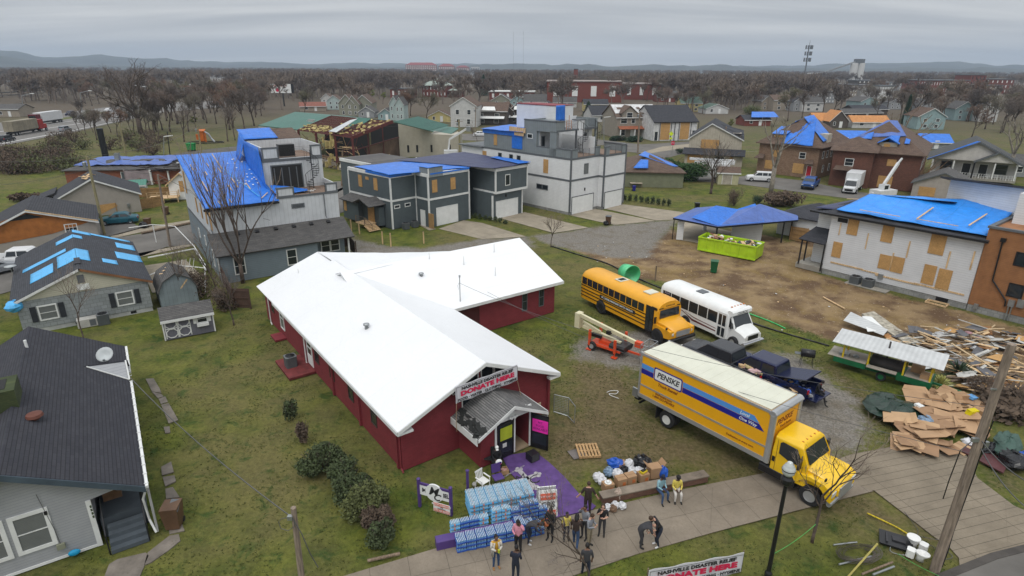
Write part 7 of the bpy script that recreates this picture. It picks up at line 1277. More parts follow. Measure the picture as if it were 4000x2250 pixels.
ac('dark round topped air conditioner beside the stone patterned bungalow',h.w(5.0,-.9),R(36),.4,.85);simple('white_unit','long off-white ventilation unit against the bungalow wall','ventilation unit',h.w(3.3,-1.1),R(36),[('casing',M('dirty_white_metal',(.45,.44,.41),.6,dirt=.15),lambda m:m.rbx(0,0,0,1.3,.7,.7,.04,'x')),('grille',GREYT,lambda m:m.box(.8,-.01,.1,1.2,.0,.6))]);ds2=T('satellite_dish','round grey dish on the left roof edge of the patched bungalow','satellite dish',tuple(h.w(-.4,8.6,2.9)),0);part(ds2,'dish',MATS['dish_grey'],lambda m:m.lathe([(.02,.06),(.25,.03),(.42,0),(.43,.03),(.02,.09)],(0,0,.3),14),True);part(ds2,'mast',GALV,lambda m:m.tube((0,0,-.3),(0,0,.35),.03))
# --- garden sheds
h=ghouse('garden_shed','small grey shed with white octagon doors and a window box',c1(1250,1412),32,3.35,2.2,1.75,2.25,'x',M('grey_shed_boards',(.13,.13,.155),.8,'batten',.3),SHG,(),cat='shed',ov=.25,og=.1)
for i in(0,1):h.p('door_trim',TRIM,lambda m:[m.path([(.12+i*.85+.4+.38*cos(a+.39),-.02,z_+.36*sin(a+.39)) for a in np.arange(0,6.4,PI/4)],.035,4) for z_ in(.48,1.22)]+[m.box(.1+i*.85,-.03,.1,.16+i*.85,0,1.6),m.box(.88+i*.85,-.03,.1,.94+i*.85,0,1.6),m.box(.1+i*.85,-.03,.82,.94+i*.85,0,.88)])
window(h.t,wl(0,0,3.35,0),2.6,.95,.6,.55,TRIM,GLASS,1);h.p('shutter',WHITE,lambda m:(m.box(2.0,-.03,.9,2.2,0,1.6),m.box(3.0,-.03,.9,3.2,0,1.6)));h.p('window_box',TRIM,lambda m:m.box(2.2,-.2,.65,3.0,0,.85));h.p('corner_trim',TRIM,lambda m:(m.box(-.04,-.04,0,.05,.04,1.7),m.box(3.3,-.04,0,3.39,.04,1.7)))
h=Loc('barn_shed','blue grey barn shaped shed with a broken gambrel roof','shed',c1(1225,1175),36);prf=[(0,1.5),(.35,2.35),(1.4,2.95),(2.45,2.35),(2.8,1.5)]
h.p('wall',M('pale_blue_boards',(.20,.24,.26),.8,'batten',.3,dirt=.2),lambda m:m.prof([(0,0),(2.8,0)]+[(x,z-.06) for x,z in prf[::-1]],0,3.4,'y'));h.p('roof',SHG,lambda m:[m.slab([(a[0],-.15,a[1]),(b[0],-.15,b[1]),(b[0],3.55,b[1]),(a[0],3.55,a[1])],.07) for a,b in zip([(-.12,1.4)]+prf[1:-1],prf[1:-1]+[(2.92,1.4)])]);h.p('torn_shingles',PLY,lambda m:[m.bx((.5+.3*i,1+.8*i,2.75),(.25,.15,.03),i) for i in range(3)]+[m.bx((1.9,-.17,1.9),(.1,.02,.9),0,0,.7)])
# --- fences
def fence(lab,P,hg,mat,group=None,posts=True,nm='wood_fence'):
 o=P[0];t=T(nm,lab,'fence',tuple(o),0,group);pp=[p-o for p in P]
 for a,b in zip(pp,pp[1:]):
  W=wl(a.x,a.y,b.x,b.y);part(t,'fence_panel',mat,lambda m:wbx(m,W,0,W[3],.05,hg,-.015,.015));part(t,'fence_rail',mat,lambda m:[wbx(m,W,0,W[3],z,z+.09,.016,.06) for z in(.3,hg/2,hg-.25)])
  if posts:
   for i in range(int(W[3]/2.4)+2):s=min(i*2.4,W[3]);part(t,'fence_post',mat,lambda m:wbx(m,W,s-.05,s+.05,0,hg+.05,.061,.15))
 return t
fence('dark brown board fence behind the hedge between tall house and church',[c1(1650,900),c1(1775,1165),c2(160,1265)],1.75,DFENCE);fence('tan board fence behind the beige house yard',[c1(885,455),c1(1235,395)],1.5,FENCE);fence('tan board fence around the far yard and deck',[c1(1025,330),c1(1115,335),c1(1290,320)],1.5,FENCE)
fence('dark brown gate fence at the right end of the tall house',[c2(945,870),c2(890,800),c2(800,812)],1.6,DFENCE);fence('short tan fence between the black roofed garage and the white house',[c4(165,650),c4(300,680)],1.6,FENCE);fence('dark panel fence behind the picnic table',[t3(1600,1360),t3(1850,1390),t3(1990,1300)],1.6,DFENCE)
# white broken metal frame of a car port beside the stone house
wf=T('bent_frame','bent white metal frame of a collapsed carport beside the patched bungalow','frame',tuple(c1(1100,830)));P_=[c1(*p)-c1(1100,830) for p in ((1000,690),(1180,670),(1340,650),(1480,780),(1560,900),(1550,1050),(1130,850),(1140,970),(1330,900))]
part(wf,'frame_tube',WHITE,lambda m:(m.path([tuple(P_[0]+Vec((0,0,2))),tuple(P_[1]+Vec((0,0,2.1))),tuple(P_[2]+Vec((0,0,1.6))),tuple(P_[3]+Vec((0,0,1.2))),tuple(P_[4]+Vec((0,0,.9))),tuple(P_[5])],.05,5),m.path([tuple(P_[1]),tuple(P_[1]+Vec((0,0,2.1)))],.05,5),m.path([tuple(P_[6]+Vec((0,0,.9))),tuple(P_[3]+Vec((0,0,.9))),tuple(P_[4]+Vec((0,0,.3)))],.07,5),m.path([tuple(P_[7]+Vec((0,0,.7))),tuple(P_[8]+Vec((0,0,.8))),tuple(P_[4]+Vec((0,0,.5)))],.05,5),[m.tube(tuple(P_[8]+Vec((.3*i,.2*i,.0))),tuple(P_[8]+Vec((.3*i+.4,.2*i,1.3))),.03,n=4) for i in range(5)]))
# --- left: beige, orange-sheathed, ranch, damaged houses
h=ghouse('beige_house','beige sided house with a torn dark roof and bare plywood at its wall foot',c1(455,500),33,9.3,8.5,2.7,5.0,'y',LAPT,SHD,(),off=-.4)
h.p('bare_plywood',OSB,lambda m:m.prof([(-.0,.1),(4.6,.25),(6.6,1.1),(6.4,1.55),(3.5,1.4),(-.0,1.3)],-.03,-.004,'y'));h.p('bare_decking',PLY,lambda m:[m.bx((3.9+q.uniform(-.5,.6),1+q.random()*6,4.9),(q.uniform(.3,.9),q.uniform(.3,.8),.05),q.random(),0,q.choice((.35,-.35))) for _ in range(12)]);h.p('side_wing',SHD,lambda m:m.slab([(-2.2,4,2.2),(-.2,4,2.9),(-.2,9,2.9),(-2.2,9,2.2)],.12));h.p('wing_wall',LAPT,lambda m:m.box(-2,4.2,0,-.0,8.8,2.15));h.p('meter_box',GALV,lambda m:(m.box(7.7,-.15,.8,8,-.01,1.3),m.tube((7.85,-.1,0),(7.85,-.1,.8),.04)))
h=ghouse('stripped_house','tan house whose upper wall is stripped to orange sheathing',c1(-60,780),33,9.6,9,2.75,4.6,'y',LAPT,SHD,(),off=-1.0)
h.p('bare_sheathing',M('orange_sheathing',(.36,.13,.03),.8,dirt=.2),lambda m:m.prof([(.0,1.2),(3,1.5),(5.5,1.75),(8.6,2.5),(9.3,2.72),(3.8,4.35),(0,3.1)],-.035,-.003,'y'));window(h.t,wl(0,0,9.6,0),7.3,1.2,1.0,1.35,TRIM,GLASS,3,vb=2);h.p('attic_gap',BLACK,lambda m:m.prof([(2.0,3.55),(5.2,3.65),(3.8,4.2)],-.05,-.037,'y'));h.p('ridge_edge',PLY,lambda m:m.tube((3.8,-.33,4.62),(9.9,-.33,2.72),.06,n=4))
h=ghouse('brick_ranch','long low brick ranch house under a draped dusty blue tarp',t1(640,1390),8,19,9,2.6,3.7,'x',M('orange_brick',(.26,.09,.05),.8,'brick',dirt=.15),SHG,(('Fd',9.2,.1,.95,2.0,LAPG),('Fw',4.8,1.0,1.0,.9),('Fb',12.6,.1,1.2,1.9)),hp=True,rl=8)
sag([(1.0,1.2,2.85),(16,1.0,2.8),(16.5,6.5,3.6),(2.5,6.5,3.6)],24,10,.5,3,.1).build('roof_tarp',TARPD,h.t,True);h.p('chimney',GALV,lambda m:m.box(6.5,3.6,3,7.2,4.3,4.8));h.p('black_bundle',BLACK,lambda m:m.ell((10.5,-1.0,.4),(.9,.4,.45),10,6,jit=.3))
h=Loc('wrecked_house','wrecked wooden house with its roof torn to dark charred rafters','house',t1(1190,1385),10);WK=M('pinkish_grey_boards',(.30,.25,.26),.85,'lap',.2,dirt=.25)
h.p('wall',WK,lambda m:(m.box(0,0,0,.15,6,2.6),m.box(0,0,0,4,.15,2.4),m.box(0,5.9,0,10,6,2.6),m.box(9.8,0,0,10,6,2.2)));h.p('wall',DARKIN,lambda m:m.box(4.2,1.5,0,10,5.8,1.9));h.p('broken_roof',M('charred_wood',(.028,.018,.016),.9),lambda m:([m.bx((q.uniform(2,11),q.uniform(-.5,6),2.4+q.random()*.8),(q.uniform(2,5),.14,.12),q.uniform(-.6,.8),q.uniform(-.2,.2),q.uniform(-.25,.25)) for _ in range(55)],m.slab([(3.5,1.0,2.3),(11.5,.4,2.0),(11,6,2.9),(4,6,3.1)],.12)),);h.p('broken_boards',WOOD,lambda m:[m.bx((q.uniform(0,10),q.uniform(-1.5,.5),.3+q.random()*.6),(q.uniform(1,3),.15,.06),q.uniform(-1,1),0,q.uniform(-.3,.3)) for _ in range(30)]);h.p('post',TRIM,lambda m:(m.box(4.0,-.1,0,4.25,.2,2.5),m.box(6.8,-.1,0,7.0,.2,2.4)));h.p('deck_litter',WHITE,lambda m:[m.bx((4+i*1.3,2+q.random()*2,3.2),(.5,.2,.1),i) for i in range(4)])  # near-black block between the walls paints the shade inside the wreck
h=ghouse('green_roof_shed','pale shed with a green metal roof beside the tan fence',c1(845,340),22,4.6,2.4,1.9,2.5,'x',M('pale_mint_metal',(.42,.47,.44),.6,'batten',.3),M('sea_green_metal',(.06,.20,.15),.5,'corr',.35),(),cat='shed',ov=.15)
h=ghouse('gable_cottage','small white cottage with torn gable edge left of the tall house',c1(1290,350),15,3.6,6,2.6,4.1,'y',WHITE,M('bare_metal_roof',(.38,.39,.42),.5,dirt=.3),(('Fb',1.8,1.2,.6,1.6),),trim=PLY)
simple('timber_deck','raised timber deck frame with railings in the fenced yard','deck',c1(1120,380),R(20),[('frame',PLY,lambda m:(m.box(0,0,.6,4,2.5,.7),rail(m,[(0,0),(4,0),(4,2.5)],.7,1.6,3,.05),[m.box(x,-.05,0,x+.12,.07,.6) for x in(0,2,3.9)]))]);simple('orange_tarp','orange tarp draped over a pole in the fenced yard','tarp',c1(915,350),0,[('tarp_sheet',M('orange_sheet',(.6,.2,.08),.7),lambda m:m.add([(0,0,.1),(1.4,-.2,.1),(1.1,.6,.1),(.9,.1,1.2)],[(0,1,3),(1,2,3),(2,0,3),(0,2,1)]))])
# --- carport and black roofed garage
h=Loc('carport','open carport with white walls and a hipped dusty blue tarp roof','carport',c3(1625,1032),-14);t=h.t
def cpr(m):m.add([(-.6,-.2,2.6),(4.2,-3.2,2.6),(13.5,2.6,2.6),(13.9,5.0,2.6),(12.4,5.6,2.6),(2.2,6.2,2.6),(4.1,.6,4.1),(9.2,3.0,4.15),(6.6,1.8,3.55)],[(0,1,6),(1,2,7,8),(1,8,6),(2,3,7),(3,4,7),(4,5,8,7),(5,6,8),(5,0,6)])
h.p('roof_tarp',TARPD,cpr);h.p('eave_board',BLACK,lambda m:m.prof([(-.6,-.2),(4.2,-3.2),(13.5,2.6),(13.9,5.0),(12.4,5.6),(2.2,6.2)],2.4,2.59,'z'));m=MB();m.add([(1.4,-1.1,2.98),(4.2,-3.1,2.68),(9.5,.2,2.68),(8.6,2.8,4.2),(6.6,1.85,3.62),(4.1,.65,4.16)],[(0,1,5),(1,2,4),(1,4,5),(2,3,4)]);m.build('bright_tarp',TARP,t)
h.p('pier',LAPW,lambda m:m.box(0,-.2,0,.75,.25,2.4));h.p('back_wall',LAPW,lambda m:(m.box(6.3,1.6,0,9.6,1.9,2.4),m.box(9.4,1.9,0,9.7,4.8,2.4),m.box(3.3,5.2,0,3.7,5.6,2.4)));h.p('post',BLACK,lambda m:(m.box(4.1,-2.9,0,4.28,-2.7,2.4),m.box(-.5,-.25,0,-.4,-.1,2.4),m.box(11.8,1.6,0,11.95,1.75,2.4),m.box(13.2,4.4,0,13.35,4.55,2.4)))
h=ghouse('black_roof_garage','white garage with a black shingle hip roof behind the carport',c4(60,600),-50,6.4,6.4,2.5,3.9,'x',LAPW,SHD,(),hp=True);fence('tan fence panel against the black roofed garage',[c4(165,640),c4(290,660)],1.5,FENCE)
# dumpster
DG=M('lime_green_paint',(.42,.62,.02),.5,dirt=.12);dm=T('dumpster','lime green roll-off dumpster filled with rubble in front of the carport','dumpster',tuple(c3(1785,1118)),R(-39))
def dmp(m):
 for a,b,c,d in ((0,0,6.3,.08),(0,2.3,6.3,2.38),(0,.08,.08,2.3),(6.22,.08,6.3,2.3)):m.box(a,b,.15,c,d,1.55)
 m.box(.08,.08,.15,6.22,2.3,.25);[m.box(i*.88,-.07,.15,i*.88+.1,0,1.55) for i in range(8)];m.box(-.05,-.09,1.5,6.35,.02,1.62);m.box(-.05,2.36,1.5,6.35,2.45,1.62);m.box(-.05,0,1.5,.03,2.4,1.62);m.box(6.27,0,1.5,6.35,2.4,1.62);m.box(0,-.08,.1,6.3,0,.25)
part(dm,'container',DG,dmp);
for nm_,mt in(('rubble',M('rubble_brown',(.25,.12,.08),.9)),('rubble',PLY),('rubble',WHITE),('rubble',dark)):part(dm,nm_,mt,lambda m:[m.bx((q.uniform(.3,6),q.uniform(.3,2.1),1.3+q.random()*.35),(q.uniform(.2,.8),q.uniform(.1,.5),q.uniform(.03,.2)),q.random()*3,q.uniform(-.4,.4),q.uniform(-.4,.4)) for _ in range(14)])
def bin_(lab,loc,rz,mat,lidm=None,s=1,open_=False):
 t=T('wheelie_bin',lab,'bin',tuple(loc),rz);part(t,'bin_body',mat,lambda m:m.loft([[(-.24*s,-.26*s,.06),(.24*s,-.26*s,.06),(.24*s,.26*s,.06),(-.24*s,.26*s,.06)],[(-.31*s,-.34*s,1.0*s),(.31*s,-.34*s,1.0*s),(.31*s,.34*s,1.0*s),(-.31*s,.34*s,1.0*s)]]))
 part(t,'lid',lidm or mat,lambda m:m.rbx(-.33*s,-.36*s,1.0*s,.33*s,.38*s,1.07*s,.03,'x') if not open_ else m.slab([(-.1,-.3,1.06),(.38,-.36,1.02),(.34,.3,1.14),(-.05,.33,1.2)],.03));part(t,'wheel',RUB,lambda m:m.lathe([(.13,-.3),(.13,.3)],(0,.28,.13),10,'x'));return t
BRB=M('brown_bin',(.12,.065,.035),.6,dirt=.2);GRB=M('green_bin',(.01,.11,.04),.5)
bin_('brown bin with a broken dark lid on the garden path',d1(1045,1150),R(10),BRB,GREYT,1.15,True);bin_('brown bin with a dark lid on the duplex driveway',c3(1112,920),R(-20),BRB,GREYT,1.05);bin_('dark green bin standing alone on the dirt lot',d4(945,102),R(-20),GRB,None,1.15);bin_('black bin with open lid behind the carport',c3(1780,812),0,BLACK,None,1);bin_('blue bin beside the patio table',c3(1306,668),0,NAVY,None,.8);bin_('brown bin at the far kerb beside black bags',c1(1120,550),0,BRB);bin_('brown bin in the yard near the far house',c1(1255,460),0,BRB)
bag('black bin bag leaning on the duplex bin',c3(1095,925),(.4,.35,.28),BB,61);bag('black bin bag heap at the kerb near the log',c1(1085,560),(.7,.4,.4),BB,62);
pool=T('green_tub','upturned translucent green plastic tub on its side behind the school bus','tub',tuple(d4(430,180))+(()),0);GT=M('mint_plastic',(.10,.55,.25),.35,dirt=.1);part(pool,'tub_shell',GT,lambda m:m.add([tuple(Vec((r_*cos(a),y,r_*sin(a)+.95))) for r_,y in ((.72,1.3),(.92,0),(.86,.02),(.66,1.2)) for a in np.linspace(0,2*PI,22,endpoint=False)],[(k_*22+i,k_*22+(i+1)%22,(k_+1)*22+(i+1)%22,(k_+1)*22+i) for k_ in range(3) for i in range(22)]+[tuple(range(22)),tuple(66+i for i in range(22))[::-1]]),True);pool.rotation_euler=(0,0,R(-35)+R(60))
# ---------- metal hall with the torn roof ----------
GRN=M('green_metal_roof',(.035,.13,.10),.5,'corr',.5,dirt=.2);CRM=M('cream_metal_wall',(.40,.37,.30),.65,'corr',.3,dirt=.1);RST=M('red_oxide_steel',(.11,.025,.022),.7);INSU=M('yellow_insulation_batts',(.52,.42,.18),.9,dirt=.25,dscale=2)
O=t2(1150,1265);h=Loc('metal_hall','big cream metal hall with green roof torn open to red steel and yellow insulation','hall',O,0);t=h.t
def G_(x,y,z):return tuple(h.l(t2(x,y,z)))
EL,E1,E2=G_(262,820,6.6),G_(640,862,6.6),G_(1150,935,6.6);R0,R1,R2=G_(610,692,8.9),G_(950,730,8.9),G_(1530,785,8.9);RW0,RW1=G_(1600,1120,0),G_(2160,1110,0)
h.p('roof',GRN,lambda m:m.slab([EL,E1,R1,R0],.15));h.p('roof',GRN,lambda m:(m.slab([R2,G_(1880,870,5.9),(G_(1880,870,5.9)[0]+3,G_(1880,870,5.9)[1]+14,5.9),(R2[0]+3,R2[1]+14,8.9)],.15),m.slab([G_(1870,872,5.0),G_(2085,898,4.8),(G_(2085,898,4.8)[0]+1,G_(2085,898,4.8)[1]+9,5.2),(G_(1870,872,5)[0]+1,G_(1870,872,5)[1]+9,5.6)],.12),m.slab([R0,R1,(R1[0]+9,R1[1]+11,7.2),(R0[0]+9,R0[1]+11,7.2)],.15)))
def V(a,z=None):return Vec((a[0],a[1],a[2] if z is None else z))
h.p('wall',CRM,lambda m:(m.slab([V(EL,0),V(E1,0),V(E1)-Vec((0,0,.2)),V(EL)-Vec((0,0,.2))],.2),))
gx=lambda a,b,s:tuple(V(a)*(1-s)+V(b)*s)
RT=G_(1605,800,8.5);
h.p('gable_wall',CRM,lambda m:(m.add([RW0,gx(RW0,RW1,.52),(gx(RW0,RW1,.52)[0],gx(RW0,RW1,.52)[1],5.6),(RW0[0],RW0[1],7.9)]+[(p[0]+.1,p[1]+.3,p[2]) for p in (RW0,gx(RW0,RW1,.52),(gx(RW0,RW1,.52)[0],gx(RW0,RW1,.52)[1],5.6),(RW0[0],RW0[1],7.9))],[(0,1,2,3),(7,6,5,4),(0,3,7,4)]),m.add([gx(RW0,RW1,.52),RW1,(RW1[0],RW1[1],4.6),(gx(RW0,RW1,.52)[0],gx(RW0,RW1,.52)[1],5.0)]+[(p[0]+.1,p[1]+8,p[2]) for p in (gx(RW0,RW1,.52),RW1,(RW1[0],RW1[1],4.6),(gx(RW0,RW1,.52)[0],gx(RW0,RW1,.52)[1],5.0))],[(0,1,2,3),(7,6,5,4),(1,5,6,2),(3,2,6,7)])))
Wr=wl(RW0[0],RW0[1],RW1[0],RW1[1])
for s in (1.7,3.7,6.9,11):h.p('dark_window',BLACK,lambda m:wbx(m,Wr,s,s+.45,1.0,2.6,.01,.04))
# open steel bays
def steel(m):
 for s in np.linspace(0,1,26):a=V(gx(E1,E2,s));b=V(gx(R1,R2,s));m.tube(tuple(a),tuple(b),.09,n=4)
 for s in np.linspace(0,1,9):m.tube(gx(E1,R1,s),gx(E2,R2,s),.12,n=4)
for s in (0,.35,.7,1.0):
 a=V(gx(E1,E2,s));h.p('steel_column',RST,lambda m:(m.bx((a.x,a.y,a.z/2),(.35,.45,a.z)),))
h.p('roof_purlins',RST,steel);h.p('steel_frame',RST,lambda m:(beam(m,E2,R2,.3,.6),m.tube(E1,E2,.18,n=4),[m.tube((V(E2).x+(RW0[0]-E2[0])*s_,V(E2).y+(RW0[1]-E2[1])*s_,0),(V(E2).x+(RW0[0]-E2[0])*s_,V(E2).y+(RW0[1]-E2[1])*s_,6.6+1.2*s_),.14,n=4) for s_ in(.3,.62)],m.tube((E2[0],E2[1],4.2),(RW0[0],RW0[1],4.4),.12,n=4)))
q=random.Random(8)
def batts(m):
 for _ in range(95):
  s=q.random();u=q.random()*(1.0 if s>.45 else .35);p=V(gx(gx(E1,R1,u),gx(E2,R2,u),s));m.bx(tuple(p+Vec((0,0,.1))),(q.uniform(.3,1.1),q.uniform(.2,.6),.22),q.random()*3,q.uniform(-.4,.4),q.uniform(-.4,.4))
 for _ in range(26):
  s=.35+.6*q.random();p=V(gx(E1,E2,s));z=q.uniform(.5,6);m.bx((p.x+q.uniform(-.6,.6),p.y-.3,z),(q.uniform(.3,.8),.2,q.uniform(.6,1.6)),q.random()) if .5<s<.72 else None
h.p('insulation',INSU,batts);h.p('loose_roof_sheet',GRN,lambda m:(m.slab([G_(1060,870,7.2),G_(1200,745,9.3),G_(1330,755,9.3),G_(1190,850,7.4)],.08),));h.p('curled_sheet',M('bare_galvanised_sheet',(.5,.53,.54),.5,'corr',.3),lambda m:(m.slab([G_(925,875,7.3),G_(1000,885,7.2),G_(1200,755,9.5),G_(1130,770,9.2)],.06),m.slab([G_(715,780,8.1),G_(740,760,8.6),G_(800,765,8.6),G_(780,790,8.0)],.06)))
h.p('inner_wall',M('brown_inner_wall',(.18,.115,.08),.85,dirt=.3,dscale=.4),lambda m:(m.slab([(E2[0]+1,E2[1]+7,0),(RW0[0],RW0[1]+2,0),(RW0[0],RW0[1]+2,4.2),(E2[0]+1,E2[1]+7,4.2)],.2),m.slab([(E1[0],E1[1]+3,0),(E2[0],E2[1]+4,0),(E2[0],E2[1]+4,1.6),(E1[0],E1[1]+3,1.6)],.2)));h.p('dark_hall_inside',DARKIN,lambda m:m.slab([(E1[0]+3,E1[1]+8,0),(RW0[0]+1,RW0[1]+6,0),(RW0[0]+1,RW0[1]+6,7.2),(E1[0]+3,E1[1]+8,5.8)],.2))
h.p('base_wall',M('buff_block',(.27,.235,.19),.85,'block'),lambda m:(m.slab([(E1[0],E1[1]-.2,0),(E2[0],E2[1]-.3,0),(E2[0],E2[1]-.3,1.1),(E1[0],E1[1]-.2,1.6)],.25),))
for nm_,mt,n_ in(('torn_sheet',MATS['bare_galvanised_sheet'],26),('torn_sheet',CRM,18),('bent_steel',RST,30),('bent_steel',PLY,26),('rubble',MATS['brown_inner_wall'],20),('rubble',INSU,12)):
 def f(m):
  for _ in range(n_):
   s=q.random()*1.25-.05;p=V(E1,0)*(1-s)+V(E2,0)*s if s<1 else V(E2,0)*(1-(s-1)*3)+V(RW0,0)*(s-1)*3
   z=q.uniform(.2,1.2) if nm_!='bent_steel' else q.uniform(.5,5.5);p=p+Vec((q.uniform(-.5,1),q.uniform(-1.2,3),z))
   if nm_=='bent_steel':m.bx(tuple(p),(q.uniform(1.5,5),.08,.08),q.uniform(-.6,1.4),0,q.uniform(-1.3,1.3))
   else:m.bx(tuple(p),(q.uniform(.5,2.6),q.uniform(.3,.9),.05),q.random()*3,q.uniform(-1.2,1.2),q.uniform(-.6,.6))
 h.p(nm_,mt,f)
# ---------- brick fourplexes, porch house, duplexes ----------
BKT=M('tan_brick',(.27,.18,.12),.85,'brick',col2=(.17,.095,.06),dirt=.15);BKR=M('red_brown_brick',(.145,.062,.042),.85,'brick',dirt=.12);BKR2=M('red_brick_far',(.20,.055,.04),.85,'brick',dirt=.12)
h=ghouse('brick_house','tan brick two storey house with huge blue tarp over its hip roof and red door',t4(470,968),-46,11.2,15,5.7,10.4,'y',BKT,SHB,(('Fb',3.3,3.3,1.2,1.2),('Fw',8.3,3.5,1.0,1.0),('Fb',2.3,.9,1.5,1.6),('Fb',7.9,.7,2.0,1.8),('Fd',9.9,.15,.8,2.1,M('red_door',(.45,.015,.03),.5)),('Rw',2,3.6,.6,1.2),('Rw',4,3.6,.6,1.2),('Rw',6,3.6,.6,1.2),('Rw',8.5,3.6,.6,1.2),('Rw',3,1,.6,1.2),('Rw',6,1,.6,1.2)),hp=True,ov=.6);t=h.t
def roofz(x,y,w_,d,ze,zr,ov,i=None):a=min(x+ov,w_+ov-x,y+ov,d+ov-y);return ze+(zr-ze)*min(1,a/((min(w_,d)+2*ov)/2))
fz=lambda x,y:roofz(x,y,11.2,15,5.7,10.4,.6)
sag([(4.3,-.5,fz(4.3,-.5)),(10.0,-.5,fz(10,-.5)),(7.8,5.3,fz(5.6,5.3)),(4.0,5.3,fz(4.4,5.3))],14,18,.2,2,.12).build('roof_tarp',TARP,t,True);sag([(1.5,3.8,fz(1.5,3.8)),(4.9,4.2,fz(4.9,4.2)+.2),(5.8,9,10.5),(3.0,9,fz(3,9))],12,10,.2,3,.2).build('roof_tarp',TARP,t,True);sag([(5.4,4.8,10.3),(10.9,1.5,fz(10.9,1.5)),(10.4,7.0,fz(10.4,7)),(5.6,9,10.5)],12,10,.2,6,.2).build('roof_tarp',TARP,t,True)
h.p('dormer',M('cream_dormer',(.5,.46,.38),.7),lambda m:(m.prof([(2.0,6.2),(4.2,6.2),(4.2,7.5),(2.0,7.5)],1.0,4.5,'y'),m.box(9.2,3.4,6.2,11.0,5.4,7.8)));h.p('boarded_window',OSB,lambda m:m.box(2.2,.93,6.4,4.0,.99,7.3));h.p('dormer_roof',TARP,lambda m:m.slab([(1.7,.6,7.5),(4.5,.6,7.5),(4.5,4.6,8.6),(1.7,4.6,8.6)],.1));h.p('entry_hood',SHB,lambda m:(m.slab([(9.0,-1.0,2.7),(10.8,-1.0,2.7),(10.4,0,3.4),(9.4,0,3.4)],.1),m.slab([(-.2,-1.4,2.9),(1.6,-1.4,2.9),(1.3,0,3.6),(.1,0,3.6)],.1)));h.p('entry_steps',CONC,lambda m:(m.box(9.2,-1.2,0,10.6,0,.25),m.box(9.4,-.8,.25,10.4,0,.45)))
h=ghouse('brick_house','dark red brown brick house with hipped brown roof and three blue tarp patches',t4(1015,1055),-36,12.5,19,6.0,10.6,'y',BKR,SHB,(('Fw',2.2,3.6,1.2,1.1),('Fb',8.4,3.9,1.3,1.1),('Fb',8.0,.3,2.1,1.9),('Fw',2.4,.9,1.8,1.7),('Rw',2,3.6,.6,1.2),('Rw',5,3.6,.6,1.2),('Rw',9,3.6,.6,1.2)),hp=True,ov=.6);t=h.t
fz=lambda x,y:roofz(x,y,12.5,19,6.0,10.6,.6)
h.p('front_bay',BKR,lambda m:m.box(-.3,-1.3,0,5.8,0,5.9));h.p('front_hip',SHB,lambda m:m.add([(-.9,-1.9,6.0),(6.4,-1.9,6.0),(6.4,1.2,7.2),(-.9,1.2,7.0),(2.7,1.6,8.2)],[(0,1,4),(1,2,4),(0,4,3)]));window(t,wl(-.3,-1.3,5.8,-1.3),2.6,3.6,1.2,1.1)
sag([(2.2,2.4,fz(2.2,2.4)),(9.5,3.0,fz(9.5,3.0)),(7.4,7.4,10.6),(5.9,7.4,10.6)],12,12,.15,4,.12).build('roof_tarp',TARPD,t,True)
for a in ((2.4,1.9,4.6,3.5),(7.2,1.5,8.6,3.0),(9.5,1.4,10.2,2.6)):sag([(a[0],a[1],fz(a[0],a[1])),(a[2],a[1],fz(a[2],a[1])),(a[2],a[3],fz(a[2],a[3])),(a[0],a[3],fz(a[0],a[3]))],6,6,.08,5,.2).build('roof_tarp',TARP,t,True)
h.p('dormer',M('dormer_siding',(.4,.36,.3),.7),lambda m:m.box(6.0,.8,6.2,8.6,3.8,7.6));h.p('dormer_roof',TARP,lambda m:(m.slab([(5.7,.4,7.5),(7.3,.4,8.4),(7.3,4,8.6),(5.7,4,7.6)],.1),m.slab([(8.9,.4,7.5),(7.3,.4,8.4),(7.3,4,8.6),(8.9,4,7.6)],.1)));h.p('boarded_window',OSB,lambda m:m.box(6.7,.75,6.5,7.6,.79,7.4));h.p('entry_hood',SHB,lambda m:m.slab([(.2,-2.6,2.9),(3.2,-2.6,2.9),(3.0,-1.3,3.5),(.4,-1.3,3.5)],.1))
h=Loc('porch_house','pale house with a long white porch, grey roof and blue tarp along its gable edge','house',t4(1725,1010),-34);t=h.t
h.p('wall',M('pale_grey_lap',(.45,.44,.43),.6,'lap',.2),lambda m:(m.box(0,1.8,0,12.4,13,3.6),));h.p('gable_wall',M('pale_vinyl',(.52,.50,.47),.6,'lap',.2),lambda m:(m.prof([(-.2,3.6),(12.6,3.6),(6.2,6.8)],.1,13,'y'),m.prof([(6.4,3.7),(12.4,3.7),(9.4,5.3)],-.9,.1,'y')))
h.p('roof',M('mid_grey_shingles',(.085,.088,.09),.9,'shingle',.08,dirt=.2),lambda m:(m.slab([(-.9,-.3,3.35),(-.9,13.5,3.35),(6.2,13.5,7.0),(6.2,-.3,7.0)],.15),m.slab([(13.3,-.3,3.35),(13.3,13.5,3.35),(6.2,13.5,7.0),(6.2,-.3,7.0)],.15),m.slab([(6.0,-1.2,3.6),(6.0,1,3.6),(9.4,3,5.5),(9.4,-1.2,5.5)],.12),m.slab([(12.8,-1.2,3.6),(12.8,1,3.6),(9.4,3,5.5),(9.4,-1.2,5.5)],.12)))
sag([(-1.0,-.4,3.4),(0.2,-.4,4.0),(6.3,-.4,7.05),(5.8,-.2,7.1)],6,10,.05,3,.02).build('roof_tarp',TARP,t);h.p('tarp_edge',TARP,lambda m:(m.slab([(-1,-.36,3.36),(-1,1.0,3.36),(6.2,.7,7.05),(6.2,-.36,7.05)],.2),))
